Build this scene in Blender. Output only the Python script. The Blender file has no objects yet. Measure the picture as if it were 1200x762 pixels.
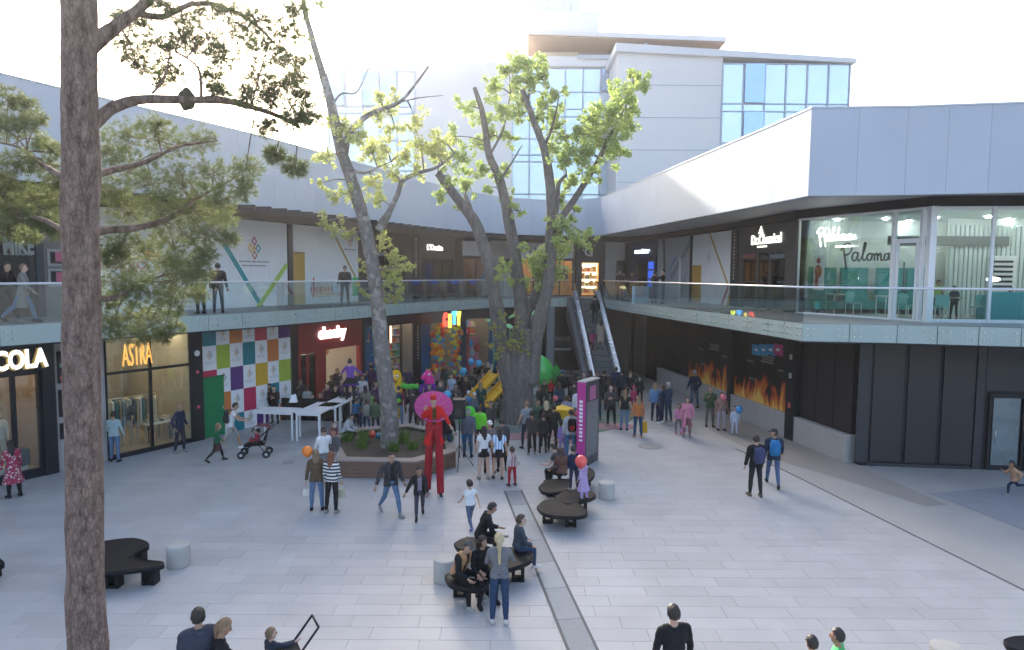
import bpy, math, random
import numpy as np
from mathutils import Vector, Matrix, Euler
random.seed(7)
RNG = np.random.default_rng(11)
SC = bpy.context.scene
COL = SC.collection
PI = math.pi
R = math.radians

# ------------------------------------------------------------------ camera, sky, sun, exposure
CAMZ = 6.2
FPX = 775.0
PITCH = math.atan(59 / 775)
ROLL = R(0.38)
cd = bpy.data.cameras.new('camera')
cam = bpy.data.objects.new('camera', cd)
COL.objects.link(cam)
cd.sensor_width = 36
cd.lens = FPX / 1200 * 36
cd.clip_start = 0.1
cd.clip_end = 3000
CROT = (Matrix.Rotation(PI / 2 - PITCH, 4, 'X') @ Matrix.Rotation(ROLL, 4, 'Z'))
cam.matrix_world = Matrix.Translation((0, 0, CAMZ)) @ CROT
SC.camera = cam

SUN_EL = R(24)
SUN_AZ = R(-19)          # from +Y, positive towards +X
w = bpy.data.worlds.new('World')
SC.world = w
w.use_nodes = True
nt = w.node_tree
bg = nt.nodes['Background']
sky = nt.nodes.new('ShaderNodeTexSky')
sky.sky_type = 'NISHITA'
sky.sun_disc = False
sky.sun_elevation = SUN_EL
sky.sun_rotation = SUN_AZ
sky.altitude = 0
sky.air_density = 0.8
sky.dust_density = 5.0
sky.ozone_density = 0.3
nt.links.new(sky.outputs[0], bg.inputs[0])
bg.inputs[1].default_value = 0.15
ld = bpy.data.lights.new('sun', 'SUN')
ld.energy = 2.5
ld.angle = R(0.6)
ld.color = (1.0, 0.93, 0.82)
sun = bpy.data.objects.new('sun', ld)
COL.objects.link(sun)
sd = Vector((math.sin(SUN_AZ) * math.cos(SUN_EL), math.cos(SUN_AZ) * math.cos(SUN_EL), math.sin(SUN_EL)))
sun.rotation_euler = sd.to_track_quat('Z', 'Y').to_euler()
sun.location = (-20, 40, 40)
SC.view_settings.view_transform = 'Standard'
SC.view_settings.look = 'None'
SC.view_settings.gamma = 1.0
SC.view_settings.use_curve_mapping = False
SC.view_settings.exposure = 2.06
SC.render.resolution_x = 1024
SC.render.resolution_y = 650
SC.cycles.max_bounces = 8
SC.cycles.transparent_max_bounces = 16
SC.cycles.use_denoising = True
SC.cycles.sample_clamp_indirect = 6

# ------------------------------------------------------------------ geometry of the view: where things stand
CR3 = np.array(CROT.to_3x3())
def ray(px, py):
    return CR3 @ np.array([(px - 600) / FPX, (381 - py) / FPX, -1.0])
def at_z(px, py, z=0.0):
    d = ray(px, py); t = (z - CAMZ) / d[2]
    return Vector((d[0] * t, d[1] * t, z))
def at_y(px, py, y):
    d = ray(px, py); t = y / d[1]
    return Vector((d[0] * t, y, CAMZ + d[2] * t))
def on_line(px, py, p, q):
    """ray against the vertical plane through plan points p, q: returns (distance along, z)"""
    d = ray(px, py)
    ux, uy = q[0] - p[0], q[1] - p[1]
    L = math.hypot(ux, uy); ux /= L; uy /= L
    det = d[0] * (-uy) + ux * d[1]
    t = (p[0] * (-uy) + ux * p[1]) / det
    s = (d[0] * t - p[0]) * ux + (d[1] * t - p[1]) * uy
    return s, CAMZ + d[2] * t

# ------------------------------------------------------------------ materials
MC = {}
def pm(name, col, rough=0.6, metal=0.0, var=0.12, scale=4.0, bump=0.0, bscale=None, spec=0.5, emit=None, estr=0.0, coat=0.0, trans=0.0, detail=4.0, stretch=None):
    key = name
    if key in MC: return MC[key]
    m = bpy.data.materials.new(name); m.use_nodes = True
    t = m.node_tree; b = t.nodes['Principled BSDF']
    N = t.nodes.new; Lk = t.links.new
    tc = N('ShaderNodeTexCoord')
    src = tc.outputs['Object']
    if stretch:
        mp = N('ShaderNodeMapping'); mp.inputs['Scale'].default_value = stretch
        Lk(src, mp.inputs[0]); src = mp.outputs[0]
    b.inputs['Roughness'].default_value = rough
    b.inputs['Metallic'].default_value = metal
    b.inputs['Specular IOR Level'].default_value = spec
    b.inputs['Coat Weight'].default_value = coat
    if var > 0:
        nz = N('ShaderNodeTexNoise'); nz.inputs['Scale'].default_value = scale; nz.inputs['Detail'].default_value = detail
        nz.inputs['Roughness'].default_value = 0.6
        Lk(src, nz.inputs['Vector'])
        mx = N('ShaderNodeMix'); mx.data_type = 'RGBA'
        lo = [max(0, c * (1 - var * 1.6)) for c in col[:3]] + [1]; hi = [min(1, c * (1 + var * 1.6)) for c in col[:3]] + [1]
        mx.inputs[6].default_value = lo; mx.inputs[7].default_value = hi
        Lk(nz.outputs[0], mx.inputs[0]); Lk(mx.outputs[2], b.inputs['Base Color'])
        mr = N('ShaderNodeMapRange'); mr.inputs[3].default_value = max(0.02, rough - 0.1); mr.inputs[4].default_value = min(1, rough + 0.1)
        Lk(nz.outputs[0], mr.inputs[0]); Lk(mr.outputs[0], b.inputs['Roughness'])
    else:
        b.inputs['Base Color'].default_value = tuple(col[:3]) + (1,)
    if bump > 0:
        n2 = N('ShaderNodeTexNoise'); n2.inputs['Scale'].default_value = bscale or scale * 6; n2.inputs['Detail'].default_value = 3
        Lk(src, n2.inputs['Vector'])
        bp = N('ShaderNodeBump'); bp.inputs['Strength'].default_value = bump; bp.inputs['Distance'].default_value = 0.02
        Lk(n2.outputs[0], bp.inputs['Height']); Lk(bp.outputs[0], b.inputs['Normal'])
    if emit:
        b.inputs['Emission Color'].default_value = tuple(emit[:3]) + (1,)
        b.inputs['Emission Strength'].default_value = estr
    MC[key] = m
    return m

def glass_mat(name, tint=(0.85, 0.95, 0.93), refl=1.0, rough=0.02):
    if name in MC: return MC[name]
    m = bpy.data.materials.new(name); m.use_nodes = True
    t = m.node_tree; t.nodes.clear(); N = t.nodes.new; Lk = t.links.new
    o = N('ShaderNodeOutputMaterial'); mx = N('ShaderNodeMixShader')
    tr = N('ShaderNodeBsdfTransparent'); tr.inputs[0].default_value = tint + (1,)
    gl = N('ShaderNodeBsdfGlossy'); gl.inputs['Roughness'].default_value = rough; gl.inputs[0].default_value = (0.95, 1, 1, 1)
    fr = N('ShaderNodeFresnel'); fr.inputs[0].default_value = 1.5
    nz = N('ShaderNodeTexNoise'); nz.inputs['Scale'].default_value = 1.2
    bp = N('ShaderNodeBump'); bp.inputs['Strength'].default_value = 0.03; Lk(nz.outputs[0], bp.inputs['Height']); Lk(bp.outputs[0], gl.inputs['Normal'])
    ma = N('ShaderNodeMath'); ma.operation = 'MULTIPLY_ADD'; ma.inputs[1].default_value = refl; ma.inputs[2].default_value = 0.02
    Lk(fr.outputs[0], ma.inputs[0]); Lk(ma.outputs[0], mx.inputs[0]); Lk(tr.outputs[0], mx.inputs[1]); Lk(gl.outputs[0], mx.inputs[2]); Lk(mx.outputs[0], o.inputs[0])
    MC[name] = m
    return m

def attr_mat(name, base, spread=0.2, rough=0.55, scale=3.0, attr='tone', var=0.06, bump=0.15, bscale=40, spec=0.5, warm=0.0):
    """a material whose base colour is shifted piece by piece through a mesh attribute"""
    if name in MC: return MC[name]
    m = bpy.data.materials.new(name); m.use_nodes = True
    t = m.node_tree; b = t.nodes['Principled BSDF']; N = t.nodes.new; Lk = t.links.new
    at = N('ShaderNodeAttribute'); at.attribute_name = attr
    geo = N('ShaderNodeNewGeometry')
    nz = N('ShaderNodeTexNoise'); nz.inputs['Scale'].default_value = scale; nz.inputs['Detail'].default_value = 5
    Lk(geo.outputs['Position'], nz.inputs['Vector'])
    nb = N('ShaderNodeTexNoise'); nb.inputs['Scale'].default_value = 0.22; nb.inputs['Detail'].default_value = 3
    Lk(geo.outputs['Position'], nb.inputs['Vector'])
    a1 = N('ShaderNodeMath'); a1.operation = 'MULTIPLY_ADD'; a1.inputs[1].default_value = spread; a1.inputs[2].default_value = 1 - spread / 2
    Lk(at.outputs['Fac'], a1.inputs[0])
    a2 = N('ShaderNodeMath'); a2.operation = 'MULTIPLY_ADD'; a2.inputs[1].default_value = var * 2.5; a2.inputs[2].default_value = 1 - var * 1.25
    Lk(nz.outputs[0], a2.inputs[0])
    a3 = N('ShaderNodeMath'); a3.operation = 'MULTIPLY_ADD'; a3.inputs[1].default_value = 0.35; a3.inputs[2].default_value = 0.82
    Lk(nb.outputs[0], a3.inputs[0])
    m1 = N('ShaderNodeMath'); m1.operation = 'MULTIPLY'; Lk(a1.outputs[0], m1.inputs[0]); Lk(a2.outputs[0], m1.inputs[1])
    m2 = N('ShaderNodeMath'); m2.operation = 'MULTIPLY'; Lk(m1.outputs[0], m2.inputs[0]); Lk(a3.outputs[0], m2.inputs[1])
    vm = N('ShaderNodeVectorMath'); vm.operation = 'SCALE'; vm.inputs[0].default_value = base[:3]
    Lk(m2.outputs[0], vm.inputs['Scale']); Lk(vm.outputs[0], b.inputs['Base Color'])
    b.inputs['Roughness'].default_value = rough; b.inputs['Specular IOR Level'].default_value = spec
    n2 = N('ShaderNodeTexNoise'); n2.inputs['Scale'].default_value = bscale; Lk(geo.outputs['Position'], n2.inputs['Vector'])
    bp = N('ShaderNodeBump'); bp.inputs['Strength'].default_value = bump; bp.inputs['Distance'].default_value = 0.01
    Lk(n2.outputs[0], bp.inputs['Height']); Lk(bp.outputs[0], b.inputs['Normal'])
    MC[name] = m
    return m

def emat(name, col, s):
    if name in MC: return MC[name]
    m = bpy.data.materials.new(name); m.use_nodes = True
    t = m.node_tree; t.nodes.clear(); o = t.nodes.new('ShaderNodeOutputMaterial'); e = t.nodes.new('ShaderNodeEmission')
    e.inputs[0].default_value = tuple(col[:3]) + (1,); e.inputs[1].default_value = s
    t.links.new(e.outputs[0], o.inputs[0]); MC[name] = m
    return m

def cm(col, rough=0.75, kind='cloth'):
    """a cached plain-colour material"""
    k = '%s_%02d_%02d_%02d' % (kind, int(col[0] * 99), int(col[1] * 99), int(col[2] * 99))
    if kind == 'cloth': return pm(k, col, 0.85, var=0.18, scale=9, bump=0.5, bscale=14, spec=0.2)
    if kind == 'skin': return pm(k, col, 0.55, var=0.06, scale=8, spec=0.35)
    if kind == 'hair': return pm(k, col, 0.5, var=0.3, scale=25, bump=0.6, bscale=60, stretch=(1, 1, 0.15))
    if kind == 'paint': return pm(k, col, 0.4, var=0.05, scale=2)
    if kind == 'metal': return pm(k, col, 0.35, metal=0.8, var=0.05, scale=3)
    return pm(k, col, rough, var=0.1, scale=3)

# ------------------------------------------------------------------ objects
def setp(o, label=None, cat=None, group=None, kind=None):
    if label: o['label'] = label
    if cat: o['category'] = cat
    if group: o['group'] = group
    if kind: o['kind'] = kind
    return o
def thing(name, label, cat, loc=(0, 0, 0), rz=0.0, group=None):
    o = bpy.data.objects.new(name, None); COL.objects.link(o)
    o.empty_display_size = 0.2
    o.location = loc; o.rotation_euler = (0, 0, rz)
    return setp(o, label, cat, group)
def link(name, me, parent=None, loc=None, rot=None):
    o = bpy.data.objects.new(name, me); COL.objects.link(o)
    if parent: o.parent = parent
    if loc is not None: o.location = loc
    if rot is not None: o.rotation_euler = rot
    return o

class MB:
    def __init__(s, M=None):
        s.v = []; s.f = []; s.m = []; s.sm = []; s.M = M; s.cur = 0
    def add(s, vs, fs, mi=None, smooth=False):
        n = len(s.v)
        if s.M is not None: vs = [s.M @ Vector(v) for v in vs]
        s.v.extend([tuple(v) for v in vs])
        mi = s.cur if mi is None else mi
        for f in fs:
            s.f.append([i + n for i in f]); s.m.append(mi); s.sm.append(smooth)
        return s
    def box(s, x0, x1, y0, y1, z0, z1, mi=None):
        return s.add([(x0, y0, z0), (x1, y0, z0), (x1, y1, z0), (x0, y1, z0), (x0, y0, z1), (x1, y0, z1), (x1, y1, z1), (x0, y1, z1)],
                     [(0, 3, 2, 1), (4, 5, 6, 7), (0, 1, 5, 4), (1, 2, 6, 5), (2, 3, 7, 6), (3, 0, 4, 7)], mi)
    def prism(s, poly, z0, z1, mi=None, smooth=False):
        n = len(poly)
        a = sum(poly[i][0] * poly[(i + 1) % n][1] - poly[(i + 1) % n][0] * poly[i][1] for i in range(n))
        if a < 0: poly = list(poly)[::-1]
        z0s = z0 if hasattr(z0, '__len__') else [z0] * n
        z1s = z1 if hasattr(z1, '__len__') else [z1] * n
        vs = [(p[0], p[1], z0s[i]) for i, p in enumerate(poly)] + [(p[0], p[1], z1s[i]) for i, p in enumerate(poly)]
        s.add(vs, [tuple(range(n))[::-1], tuple(range(n, 2 * n))], mi)
        k = len(s.v) - 2 * n
        for i in range(n):
            j = (i + 1) % n
            s.f.append([k + i, k + j, k + n + j, k + n + i]); s.m.append(s.cur if mi is None else mi); s.sm.append(smooth)
        return s
    def quad(s, a, b, c, d, mi=None):
        return s.add([a, b, c, d], [(0, 1, 2, 3)], mi)
    def ribbon(s, pts, z0, z1, th=0.02, mi=None):
        """vertical wall along plan points with thickness th to the left of travel"""
        for i in range(len(pts) - 1):
            p = Vector(pts[i][:2]); q = Vector(pts[i + 1][:2]); d = (q - p).normalized(); n = Vector((-d.y, d.x)) * th
            s.prism([p, q, q + n, p + n], z0, z1, mi)
        return s
    def tube(s, pts, rad, seg=8, mi=None, cap=True, smooth=True):
        pts = [Vector(p) for p in pts]
        if not hasattr(rad, '__len__'): rad = [rad] * len(pts)
        vs = []; fs = []
        up = None
        for i, p in enumerate(pts):
            d = (pts[min(i + 1, len(pts) - 1)] - pts[max(i - 1, 0)]).normalized()
            if up is None:
                up = Vector((0, 0, 1)) if abs(d.z) < 0.9 else Vector((1, 0, 0))
            a = d.cross(up).normalized(); b = a.cross(d).normalized(); up = b
            for k in range(seg):
                t = 2 * PI * k / seg
                vs.append(p + (a * math.cos(t) + b * math.sin(t)) * rad[i])
        for i in range(len(pts) - 1):
            for k in range(seg):
                k2 = (k + 1) % seg
                fs.append((i * seg + k, i * seg + k2, (i + 1) * seg + k2, (i + 1) * seg + k))
        s.add(vs, fs, mi, smooth)
        if cap:
            n = len(s.v) - len(vs)
            s.f.append([n + k for k in range(seg)][::-1]); s.m.append(s.cur if mi is None else mi); s.sm.append(False)
            s.f.append([n + (len(pts) - 1) * seg + k for k in range(seg)]); s.m.append(s.cur if mi is None else mi); s.sm.append(False)
        return s
    def cyl(s, x, y, z0, z1, r, r2=None, seg=20, mi=None):
        return s.tube([(x, y, z0), (x, y, z1)], [r, r if r2 is None else r2], seg, mi)
    def lathe(s, x, y, prof, seg=20, mi=None):
        vs = []; fs = []
        for r, z in prof:
            for k in range(seg):
                t = 2 * PI * k / seg; vs.append((x + r * math.cos(t), y + r * math.sin(t), z))
        n = len(prof)
        for i in range(n - 1):
            for k in range(seg):
                k2 = (k + 1) % seg; fs.append((i * seg + k, i * seg + k2, (i + 1) * seg + k2, (i + 1) * seg + k))
        fs.append(tuple(range(seg))[::-1]); fs.append(tuple((n - 1) * seg + k for k in range(seg)))
        return s.add(vs, fs, mi, True)
    def ball(s, c, r, seg=12, rings=8, mi=None):
        if not hasattr(r, '__len__'): r = (r, r, r)
        vs = [(c[0], c[1], c[2] - r[2])]; fs = []
        for i in range(1, rings):
            a = -PI / 2 + PI * i / rings
            for k in range(seg):
                t = 2 * PI * k / seg
                vs.append((c[0] + r[0] * math.cos(a) * math.cos(t), c[1] + r[1] * math.cos(a) * math.sin(t), c[2] + r[2] * math.sin(a)))
        vs.append((c[0], c[1], c[2] + r[2]))
        for k in range(seg):
            k2 = (k + 1) % seg
            fs.append((0, 1 + k2, 1 + k)); fs.append((len(vs) - 1, 1 + (rings - 2) * seg + k, 1 + (rings - 2) * seg + k2))
            for i in range(rings - 2):
                fs.append((1 + i * seg + k, 1 + i * seg + k2, 1 + (i + 1) * seg + k2, 1 + (i + 1) * seg + k))
        return s.add(vs, fs, mi, True)
    def mesh(s, name, mats):
        me = bpy.data.meshes.new(name); me.from_pydata(s.v, [], s.f)
        if not isinstance(mats, (list, tuple)): mats = [mats]
        for m in mats: me.materials.append(m)
        me.polygons.foreach_set('material_index', s.m)
        me.polygons.foreach_set('use_smooth', s.sm)
        me.update()
        return me
    def build(s, name, mats, parent=None, loc=None, rot=None):
        return link(name, s.mesh(name, mats), parent, loc, rot)

def np_mesh(name, v, f, mats, tone=None, smooth=False, mi=None):
    """fast mesh from numpy arrays; f is (n,3) or (n,4)"""
    me = bpy.data.meshes.new(name)
    nf, k = f.shape
    me.vertices.add(len(v)); me.vertices.foreach_set('co', np.ascontiguousarray(v, dtype=np.float32).ravel())
    me.loops.add(nf * k); me.loops.foreach_set('vertex_index', np.ascontiguousarray(f, dtype=np.int32).ravel())
    me.polygons.add(nf); me.polygons.foreach_set('loop_start', np.arange(0, nf * k, k, dtype=np.int32))
    me.polygons.foreach_set('use_smooth', np.full(nf, bool(smooth)))
    if mi is not None: me.polygons.foreach_set('material_index', mi.astype(np.int32))
    if not isinstance(mats, (list, tuple)): mats = [mats]
    for m in mats: me.materials.append(m)
    me.update(calc_edges=True)
    if tone is not None:
        a = me.attributes.new('tone', 'FLOAT', 'FACE'); a.data.foreach_set('value', tone.astype(np.float32))
    return me

def text(s, parent, x, z, width, height, mat, y=-0.02, depth=0.02, name='lettering', bold=0.0, shear=0.0, align='C', two_sided=False):
    """flat lettering standing in the parent's local xz plane, facing local -y"""
    c = bpy.data.curves.new('lettering', 'FONT'); c.body = s; c.extrude = 0.5; c.offset = bold; c.shear = shear
    c.resolution_u = 3
    o = bpy.data.objects.new('tmp', c)
    me = bpy.data.meshes.new_from_object(o)
    bpy.data.objects.remove(o)
    n = len(me.vertices)
    co = np.empty(n * 3, dtype=np.float32); me.vertices.foreach_get('co', co); co = co.reshape(-1, 3)
    mn = co.min(0); mx = co.max(0)
    u = (co[:, 0] - mn[0]) / max(1e-6, mx[0] - mn[0]); v = (co[:, 1] - mn[1]) / max(1e-6, mx[1] - mn[1]); d = co[:, 2] + 0.5
    out = np.stack([x + (u - 0.5) * width, y - d * depth, z + (v - 0.5) * height], 1)
    me.vertices.foreach_set('co', out.astype(np.float32).ravel())
    me.materials.clear(); me.materials.append(mat); me.update()
    bpy.data.curves.remove(c)
    return link(name, me, parent)

def copy_tree(o, parent=None):
    c = o.copy(); COL.objects.link(c)
    if parent: c.parent = parent
    for ch in list(o.children): copy_tree(ch, c)
    return c

# plan paths: polylines with arc length; building side is to the left of travel, plaza to the right (local -y)
class Path:
    def __init__(s, pts):
        s.p = [Vector((p[0], p[1])) for p in pts]; s.L = [0.0]
        for a, b in zip(s.p, s.p[1:]): s.L.append(s.L[-1] + (b - a).length)
    def pt(s, t):
        for i in range(len(s.p) - 1):
            if t <= s.L[i + 1] or i == len(s.p) - 2:
                return s.p[i].lerp(s.p[i + 1], (t - s.L[i]) / (s.L[i + 1] - s.L[i]))
    def offset(s, d):
        out = []
        for i, p in enumerate(s.p):
            t = (s.p[min(i + 1, len(s.p) - 1)] - s.p[max(i - 1, 0)]).normalized()
            if 0 < i < len(s.p) - 1:
                a = (p - s.p[i - 1]).normalized(); b = (s.p[i + 1] - p).normalized()
                n1 = Vector((-a.y, a.x)); n2 = Vector((-b.y, b.x)); n = (n1 + n2).normalized(); k = d / max(0.5, n.dot(n1))
            else:
                n = Vector((-t.y, t.x)); k = d
            out.append(p + n * k)
        return Path(out)
    def hit(s, px, py=400):
        """arc length where the vertical plane of column px crosses the path"""
        best = None
        for i in range(len(s.p) - 1):
            a, b = s.p[i], s.p[i + 1]
            u, z = on_line(px, py, a, b); l = (b - a).length
            if -1e-3 <= u <= l + 1e-3:
                d = (a + (b - a) * (u / l)).length
                if (a + (b - a) * (u / l)).y > 1 and (best is None or d < best[0]): best = (d, s.L[i] + u)
        return best[1] if best else None
    def sub(s, a, b, step=None):
        ts = [a] + [t for t in s.L if a + 0.02 < t < b - 0.02] + [b]
        return [s.pt(t) for t in ts]

def smooth_pts(P, n=4):
    P = [Vector(p) for p in P]; out = []
    for i in range(len(P) - 1):
        p0 = P[max(i - 1, 0)]; p1 = P[i]; p2 = P[i + 1]; p3 = P[min(i + 2, len(P) - 1)]
        for k in range(n):
            t = k / n
            out.append(0.5 * ((2 * p1) + (p2 - p0) * t + (2 * p0 - 5 * p1 + 4 * p2 - p3) * t * t + (3 * p1 - p0 - 3 * p2 + p3) * t ** 3))
    out.append(P[-1])
    return out

def bay(path, pxa, pxb, name, label, cat, z=0.0, pyref=400, off=0.0, group=None):
    """a thing whose local x runs along the chord of the path between two picture columns"""
    sa = path.hit(pxa, pyref)
    sb = path.hit(pxb, pyref)
    if sa is None or sb is None: raise ValueError("bay off path %s %s" % (label, [tuple(round(c) for c in to_px((p.x, p.y, 4))) for p in path.p]))
    a = path.pt(sa); b = path.pt(sb)
    d = (b - a); L = d.length; rz = math.atan2(d.y, d.x)
    n = Vector((-d.y, d.x)).normalized()
    o = thing(name, label, cat, (a.x + n.x * off, a.y + n.y * off, z), rz, group)
    o_a = Vector((a.x + n.x * off, a.y + n.y * off)); o_b = Vector((b.x + n.x * off, b.y + n.y * off))
    def uv(px, py, d=0.0):
        m = n * d
        s_, z_ = on_line(px, py, o_a + m, o_b + m)
        return s_, z_ - z
    return o, L, uv
# ------------------------------------------------------------------ plan of the place
F2 = 4.8            # upper floor
SLB = 4.25          # underside of the walkway
RAIL_L = smooth_pts([(-17.6, 9.6), (-13.33, 17.13), (-10.92, 21.07), (-8.77, 24.64), (-5.99, 30.6), (-3.7, 35.2), (-1.3, 38.6), (1.1, 40.3), (3.55, 41.0)], 3)
RAIL_R = [Vector(p) for p in [(5.5, 40.2), (6.4, 34.0), (7.35, 28.44), (8.5, 21.88), (8.8, 19.95), (11.43, 19.55), (14.5, 18.75), (24, 16.6)]]
PL = Path(RAIL_L); PR = Path(RAIL_R)
PALL = Path(RAIL_L + RAIL_R)
GL = PL.offset(2.2)
GLp = [p for p in GL.p if p.y < 41.6] + [Vector((0.2, 42.6)), Vector((1.4, 43.0))]
GL = Path(GLp)
ULp = [p for p in PL.offset(2.8).p if p.y < 42.4] + [Vector((0.6, 43.4)), Vector((3.0, 43.7)), Vector((7.5, 43.4))]
UL = Path(ULp)
URp = [Vector(p) for p in [(7.5, 43.4), (8.75, 40.5), (9.6, 36), (10.4, 31), (10.85, 25.6), (13.05, 20.75), (26, 19.4)]]
UR = Path(URp)
GRp = [Vector(p) for p in [(7.7, 42.9), (10.75, 25.26), (11.46, 21.46), (16.54, 20.91), (26, 19.9)]]
GR = Path(GRp)

# materials of the setting
M_black = pm('black_metal', (0.009, 0.012, 0.018), 0.5, spec=.35, var=0.1, scale=3)
M_dark = pm('dark_grey_panel', (0.026, 0.03, 0.036), 0.5, var=0.12, scale=2)
M_conc = pm('concrete', (0.36, 0.35, 0.34), 0.8, var=0.1, scale=1.3, bump=0.2, bscale=20)
M_conc_d = pm('grey_render', (0.20, 0.19, 0.185), 0.8, var=0.08, scale=1.0, bump=0.1, bscale=20)
M_white = pm('white_board', (0.86, 0.87, 0.88), 0.5, var=0.03, scale=1.0)
M_wpaint = pm('white_paint', (0.78, 0.79, 0.8), 0.45, var=0.03, scale=2.0)
M_steel = pm('brushed_steel', (0.62, 0.64, 0.66), 0.3, metal=0.9, var=0.05, scale=3)
M_rail = pm('satin_handrail', (0.7, 0.72, 0.75), 0.35, metal=0.5, var=0.04, scale=3)
M_glass = glass_mat('clear_glass', (0.86, 0.95, 0.94), 0.9)
M_bal = glass_mat('balustrade_glass', (0.92, 0.97, 0.97), 0.55)
M_teal = pm('fascia_teal', (0.34, 0.43, 0.41), 0.3, var=0.08, scale=0.8, coat=0.3)
M_clad = attr_mat('roof_cladding', (0.47, 0.52, 0.59), spread=0.05, rough=0.6, scale=0.5, bump=0.02, var=0.03)
M_soff = pm('soffit_grey', (0.33, 0.34, 0.36), 0.6, var=0.05, scale=0.6)
M_slabu = pm('slab_underside', (0.10, 0.11, 0.12), 0.8, var=0.08)
M_tile = attr_mat('paving_stone', (0.405, 0.41, 0.415), spread=0.11, rough=0.45, scale=1.1, var=0.12, bump=0.10, bscale=55, spec=0.4)
M_ground = pm('ground_concrete', (0.17, 0.17, 0.17), 0.85, var=0.1, scale=0.5)
M_cpave = pm('smooth_concrete_paving', (0.36, 0.355, 0.345), 0.6, var=0.14, scale=0.5, bump=0.1, bscale=30, detail=8)
M_upfloor = pm('upper_floor_tile', (0.30, 0.30, 0.31), 0.4, var=0.06, scale=1)

# ------------------------------------------------------------------ ground
g = MB(); g.box(-400, 400, -60, 900, -1.0, -0.03)
setp(g.build('ground', M_ground), kind='structure')
plaza = MB(); plaza.box(-21, 27, -1, 44, -0.028, -0.018)
plaza = setp(plaza.build('plaza_floor', M_ground), kind='structure')
# paving stones: individually set, running bond
TW, TH, GAP = 1.2, 0.4, 0.0045
def tile_mesh(tone, wd=TW):
    b = MB(); x = wd / 2 - GAP / 2; y = TH / 2 - GAP / 2; c = 0.002
    vs = [(-x, -y, -0.018), (x, -y, -0.018), (x, y, -0.018), (-x, y, -0.018), (-x, -y, -c), (x, -y, -c), (x, y, -c), (-x, y, -c), (-x + c, -y + c, 0), (x - c, -y + c, 0), (x - c, y - c, 0), (-x + c, y - c, 0)]
    fs = [(0, 1, 5, 4), (1, 2, 6, 5), (2, 3, 7, 6), (3, 0, 4, 7), (4, 5, 9, 8), (5, 6, 10, 9), (6, 7, 11, 10), (7, 4, 8, 11), (8, 9, 10, 11)]
    return np.array(vs), np.array(fs), tone
tb_v, tb_f, _ = tile_mesh(0)
tms = [np_mesh('paving_stone', tb_v, tb_f, M_tile, np.full(len(tb_f), t)) for t in (0.05, 0.25, 0.45, 0.6, 0.8, 1.0)]
def half(pt, a, b):  # >0 left of a->b
    return (b[0] - a[0]) * (pt[1] - a[1]) - (b[1] - a[1]) * (pt[0] - a[0])
CB = [at_z(*p, 0)[:2] for p in [(745, 502), (780, 503), (820, 510), (862, 526), (920, 552), (1024, 604), (1200, 692), (1500, 850)]]
def in_tiles(x, y):
    for a, b in zip(CB, CB[1:]):
        lo, hi = min(a[1], b[1]), max(a[1], b[1])
        if lo <= y <= hi and a[0] < b[0] and a[1] > b[1] and half((x, y), a, b) > 1.0 * math.hypot(b[0] - a[0], b[1] - a[1]): return False
    return True
cand = []
row = 0; y = 1.0
while y < 43:
    n0 = -18 + (TW / 2 if row % 2 else 0) + ((row * 7) % 5) * 0.09
    x = n0
    while x < 20:
        if in_tiles(x, y) and -19 < x < 19:
            cand.append((x, y))
        x += TW
    y += TH; row += 1
inv = np.linalg.inv(CR3)
def to_px(p):
    q = inv @ (np.array(p) - np.array([0, 0, CAMZ]))
    return 600 + FPX * q[0] / -q[2], 381 - FPX * q[1] / -q[2]
vis = []; rest = []
for c in cand:
    if c[1] > 7:
        u, v = to_px((c[0], c[1], 0))
        if -20 < u < 1220 and v < 772 and len(vis) < 300: vis.append(c); continue
    rest.append(c)
rr = random.Random(3)
for c in vis:
    link('paving_stone', tms[rr.choice([0, 1, 2, 2, 3, 3, 4, 5])], plaza, (c[0], c[1], rr.uniform(-0.0012, 0.0012)))
n = len(rest)
V = (tb_v[None] + np.array([[c[0], c[1], 0] for c in rest])[:, None]); V[:, :, 2] += RNG.uniform(-0.0012, 0.0012, (n, 1))
Fc = tb_f[None] + (np.arange(n) * len(tb_v))[:, None, None]
me = np_mesh('paving_stone', V.reshape(-1, 3), Fc.reshape(-1, 4), M_tile, np.repeat(RNG.choice([0.05, .25, .45, .5, .6, .8, 1.0], n), len(tb_f)))
setp(link('paving_stone', me, plaza), kind='stuff')

def sheet(name, pts, z, mat, kind='structure'):
    b = MB(); b.prism([p[:2] for p in pts], z - 0.006, z); return setp(b.build(name, mat), kind=kind)
cp = list(CB) + [(30, 3), (30, 19.5), (16.5, 20.9), (11.46, 21.4), (10.75, 25.2), (7.9, 41), (5.9, 41), (5.9, 33.5), (5.4, 28.5)]
sheet('smooth_paving', cp, 0.006, M_cpave)
sheet('painted_shade_strip', [at_z(*p, 0) for p in [(828, 470), (870, 487), (935, 515), (1000, 545), (1050, 566), (1110, 592), (1085, 594), (1000, 566), (930, 545), (880, 528), (835, 506)]], 0.011, pm('tan_with_painted_shade', (0.30, 0.28, 0.26), 0.65, var=0.12, scale=0.6, detail=7))  # tan strip with a band of shade painted into its colour
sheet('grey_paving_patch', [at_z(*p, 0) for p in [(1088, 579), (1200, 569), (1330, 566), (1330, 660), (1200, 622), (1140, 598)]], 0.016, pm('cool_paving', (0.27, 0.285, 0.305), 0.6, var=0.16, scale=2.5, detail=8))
# expansion joint line between stones and concrete
jb = MB()
for a, b in zip(CB[3:], CB[4:]):
    a = Vector(a); b = Vector(b); d = (b - a).normalized(); nn = Vector((-d.y, d.x)) * 0.03
    jb.prism([a - nn, b - nn, b + nn, a + nn], 0.0, 0.009)
setp(jb.build('paving_joint', pm('joint_dark', (0.12, 0.12, 0.13), 0.8, var=0.1)), kind='structure')
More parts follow.
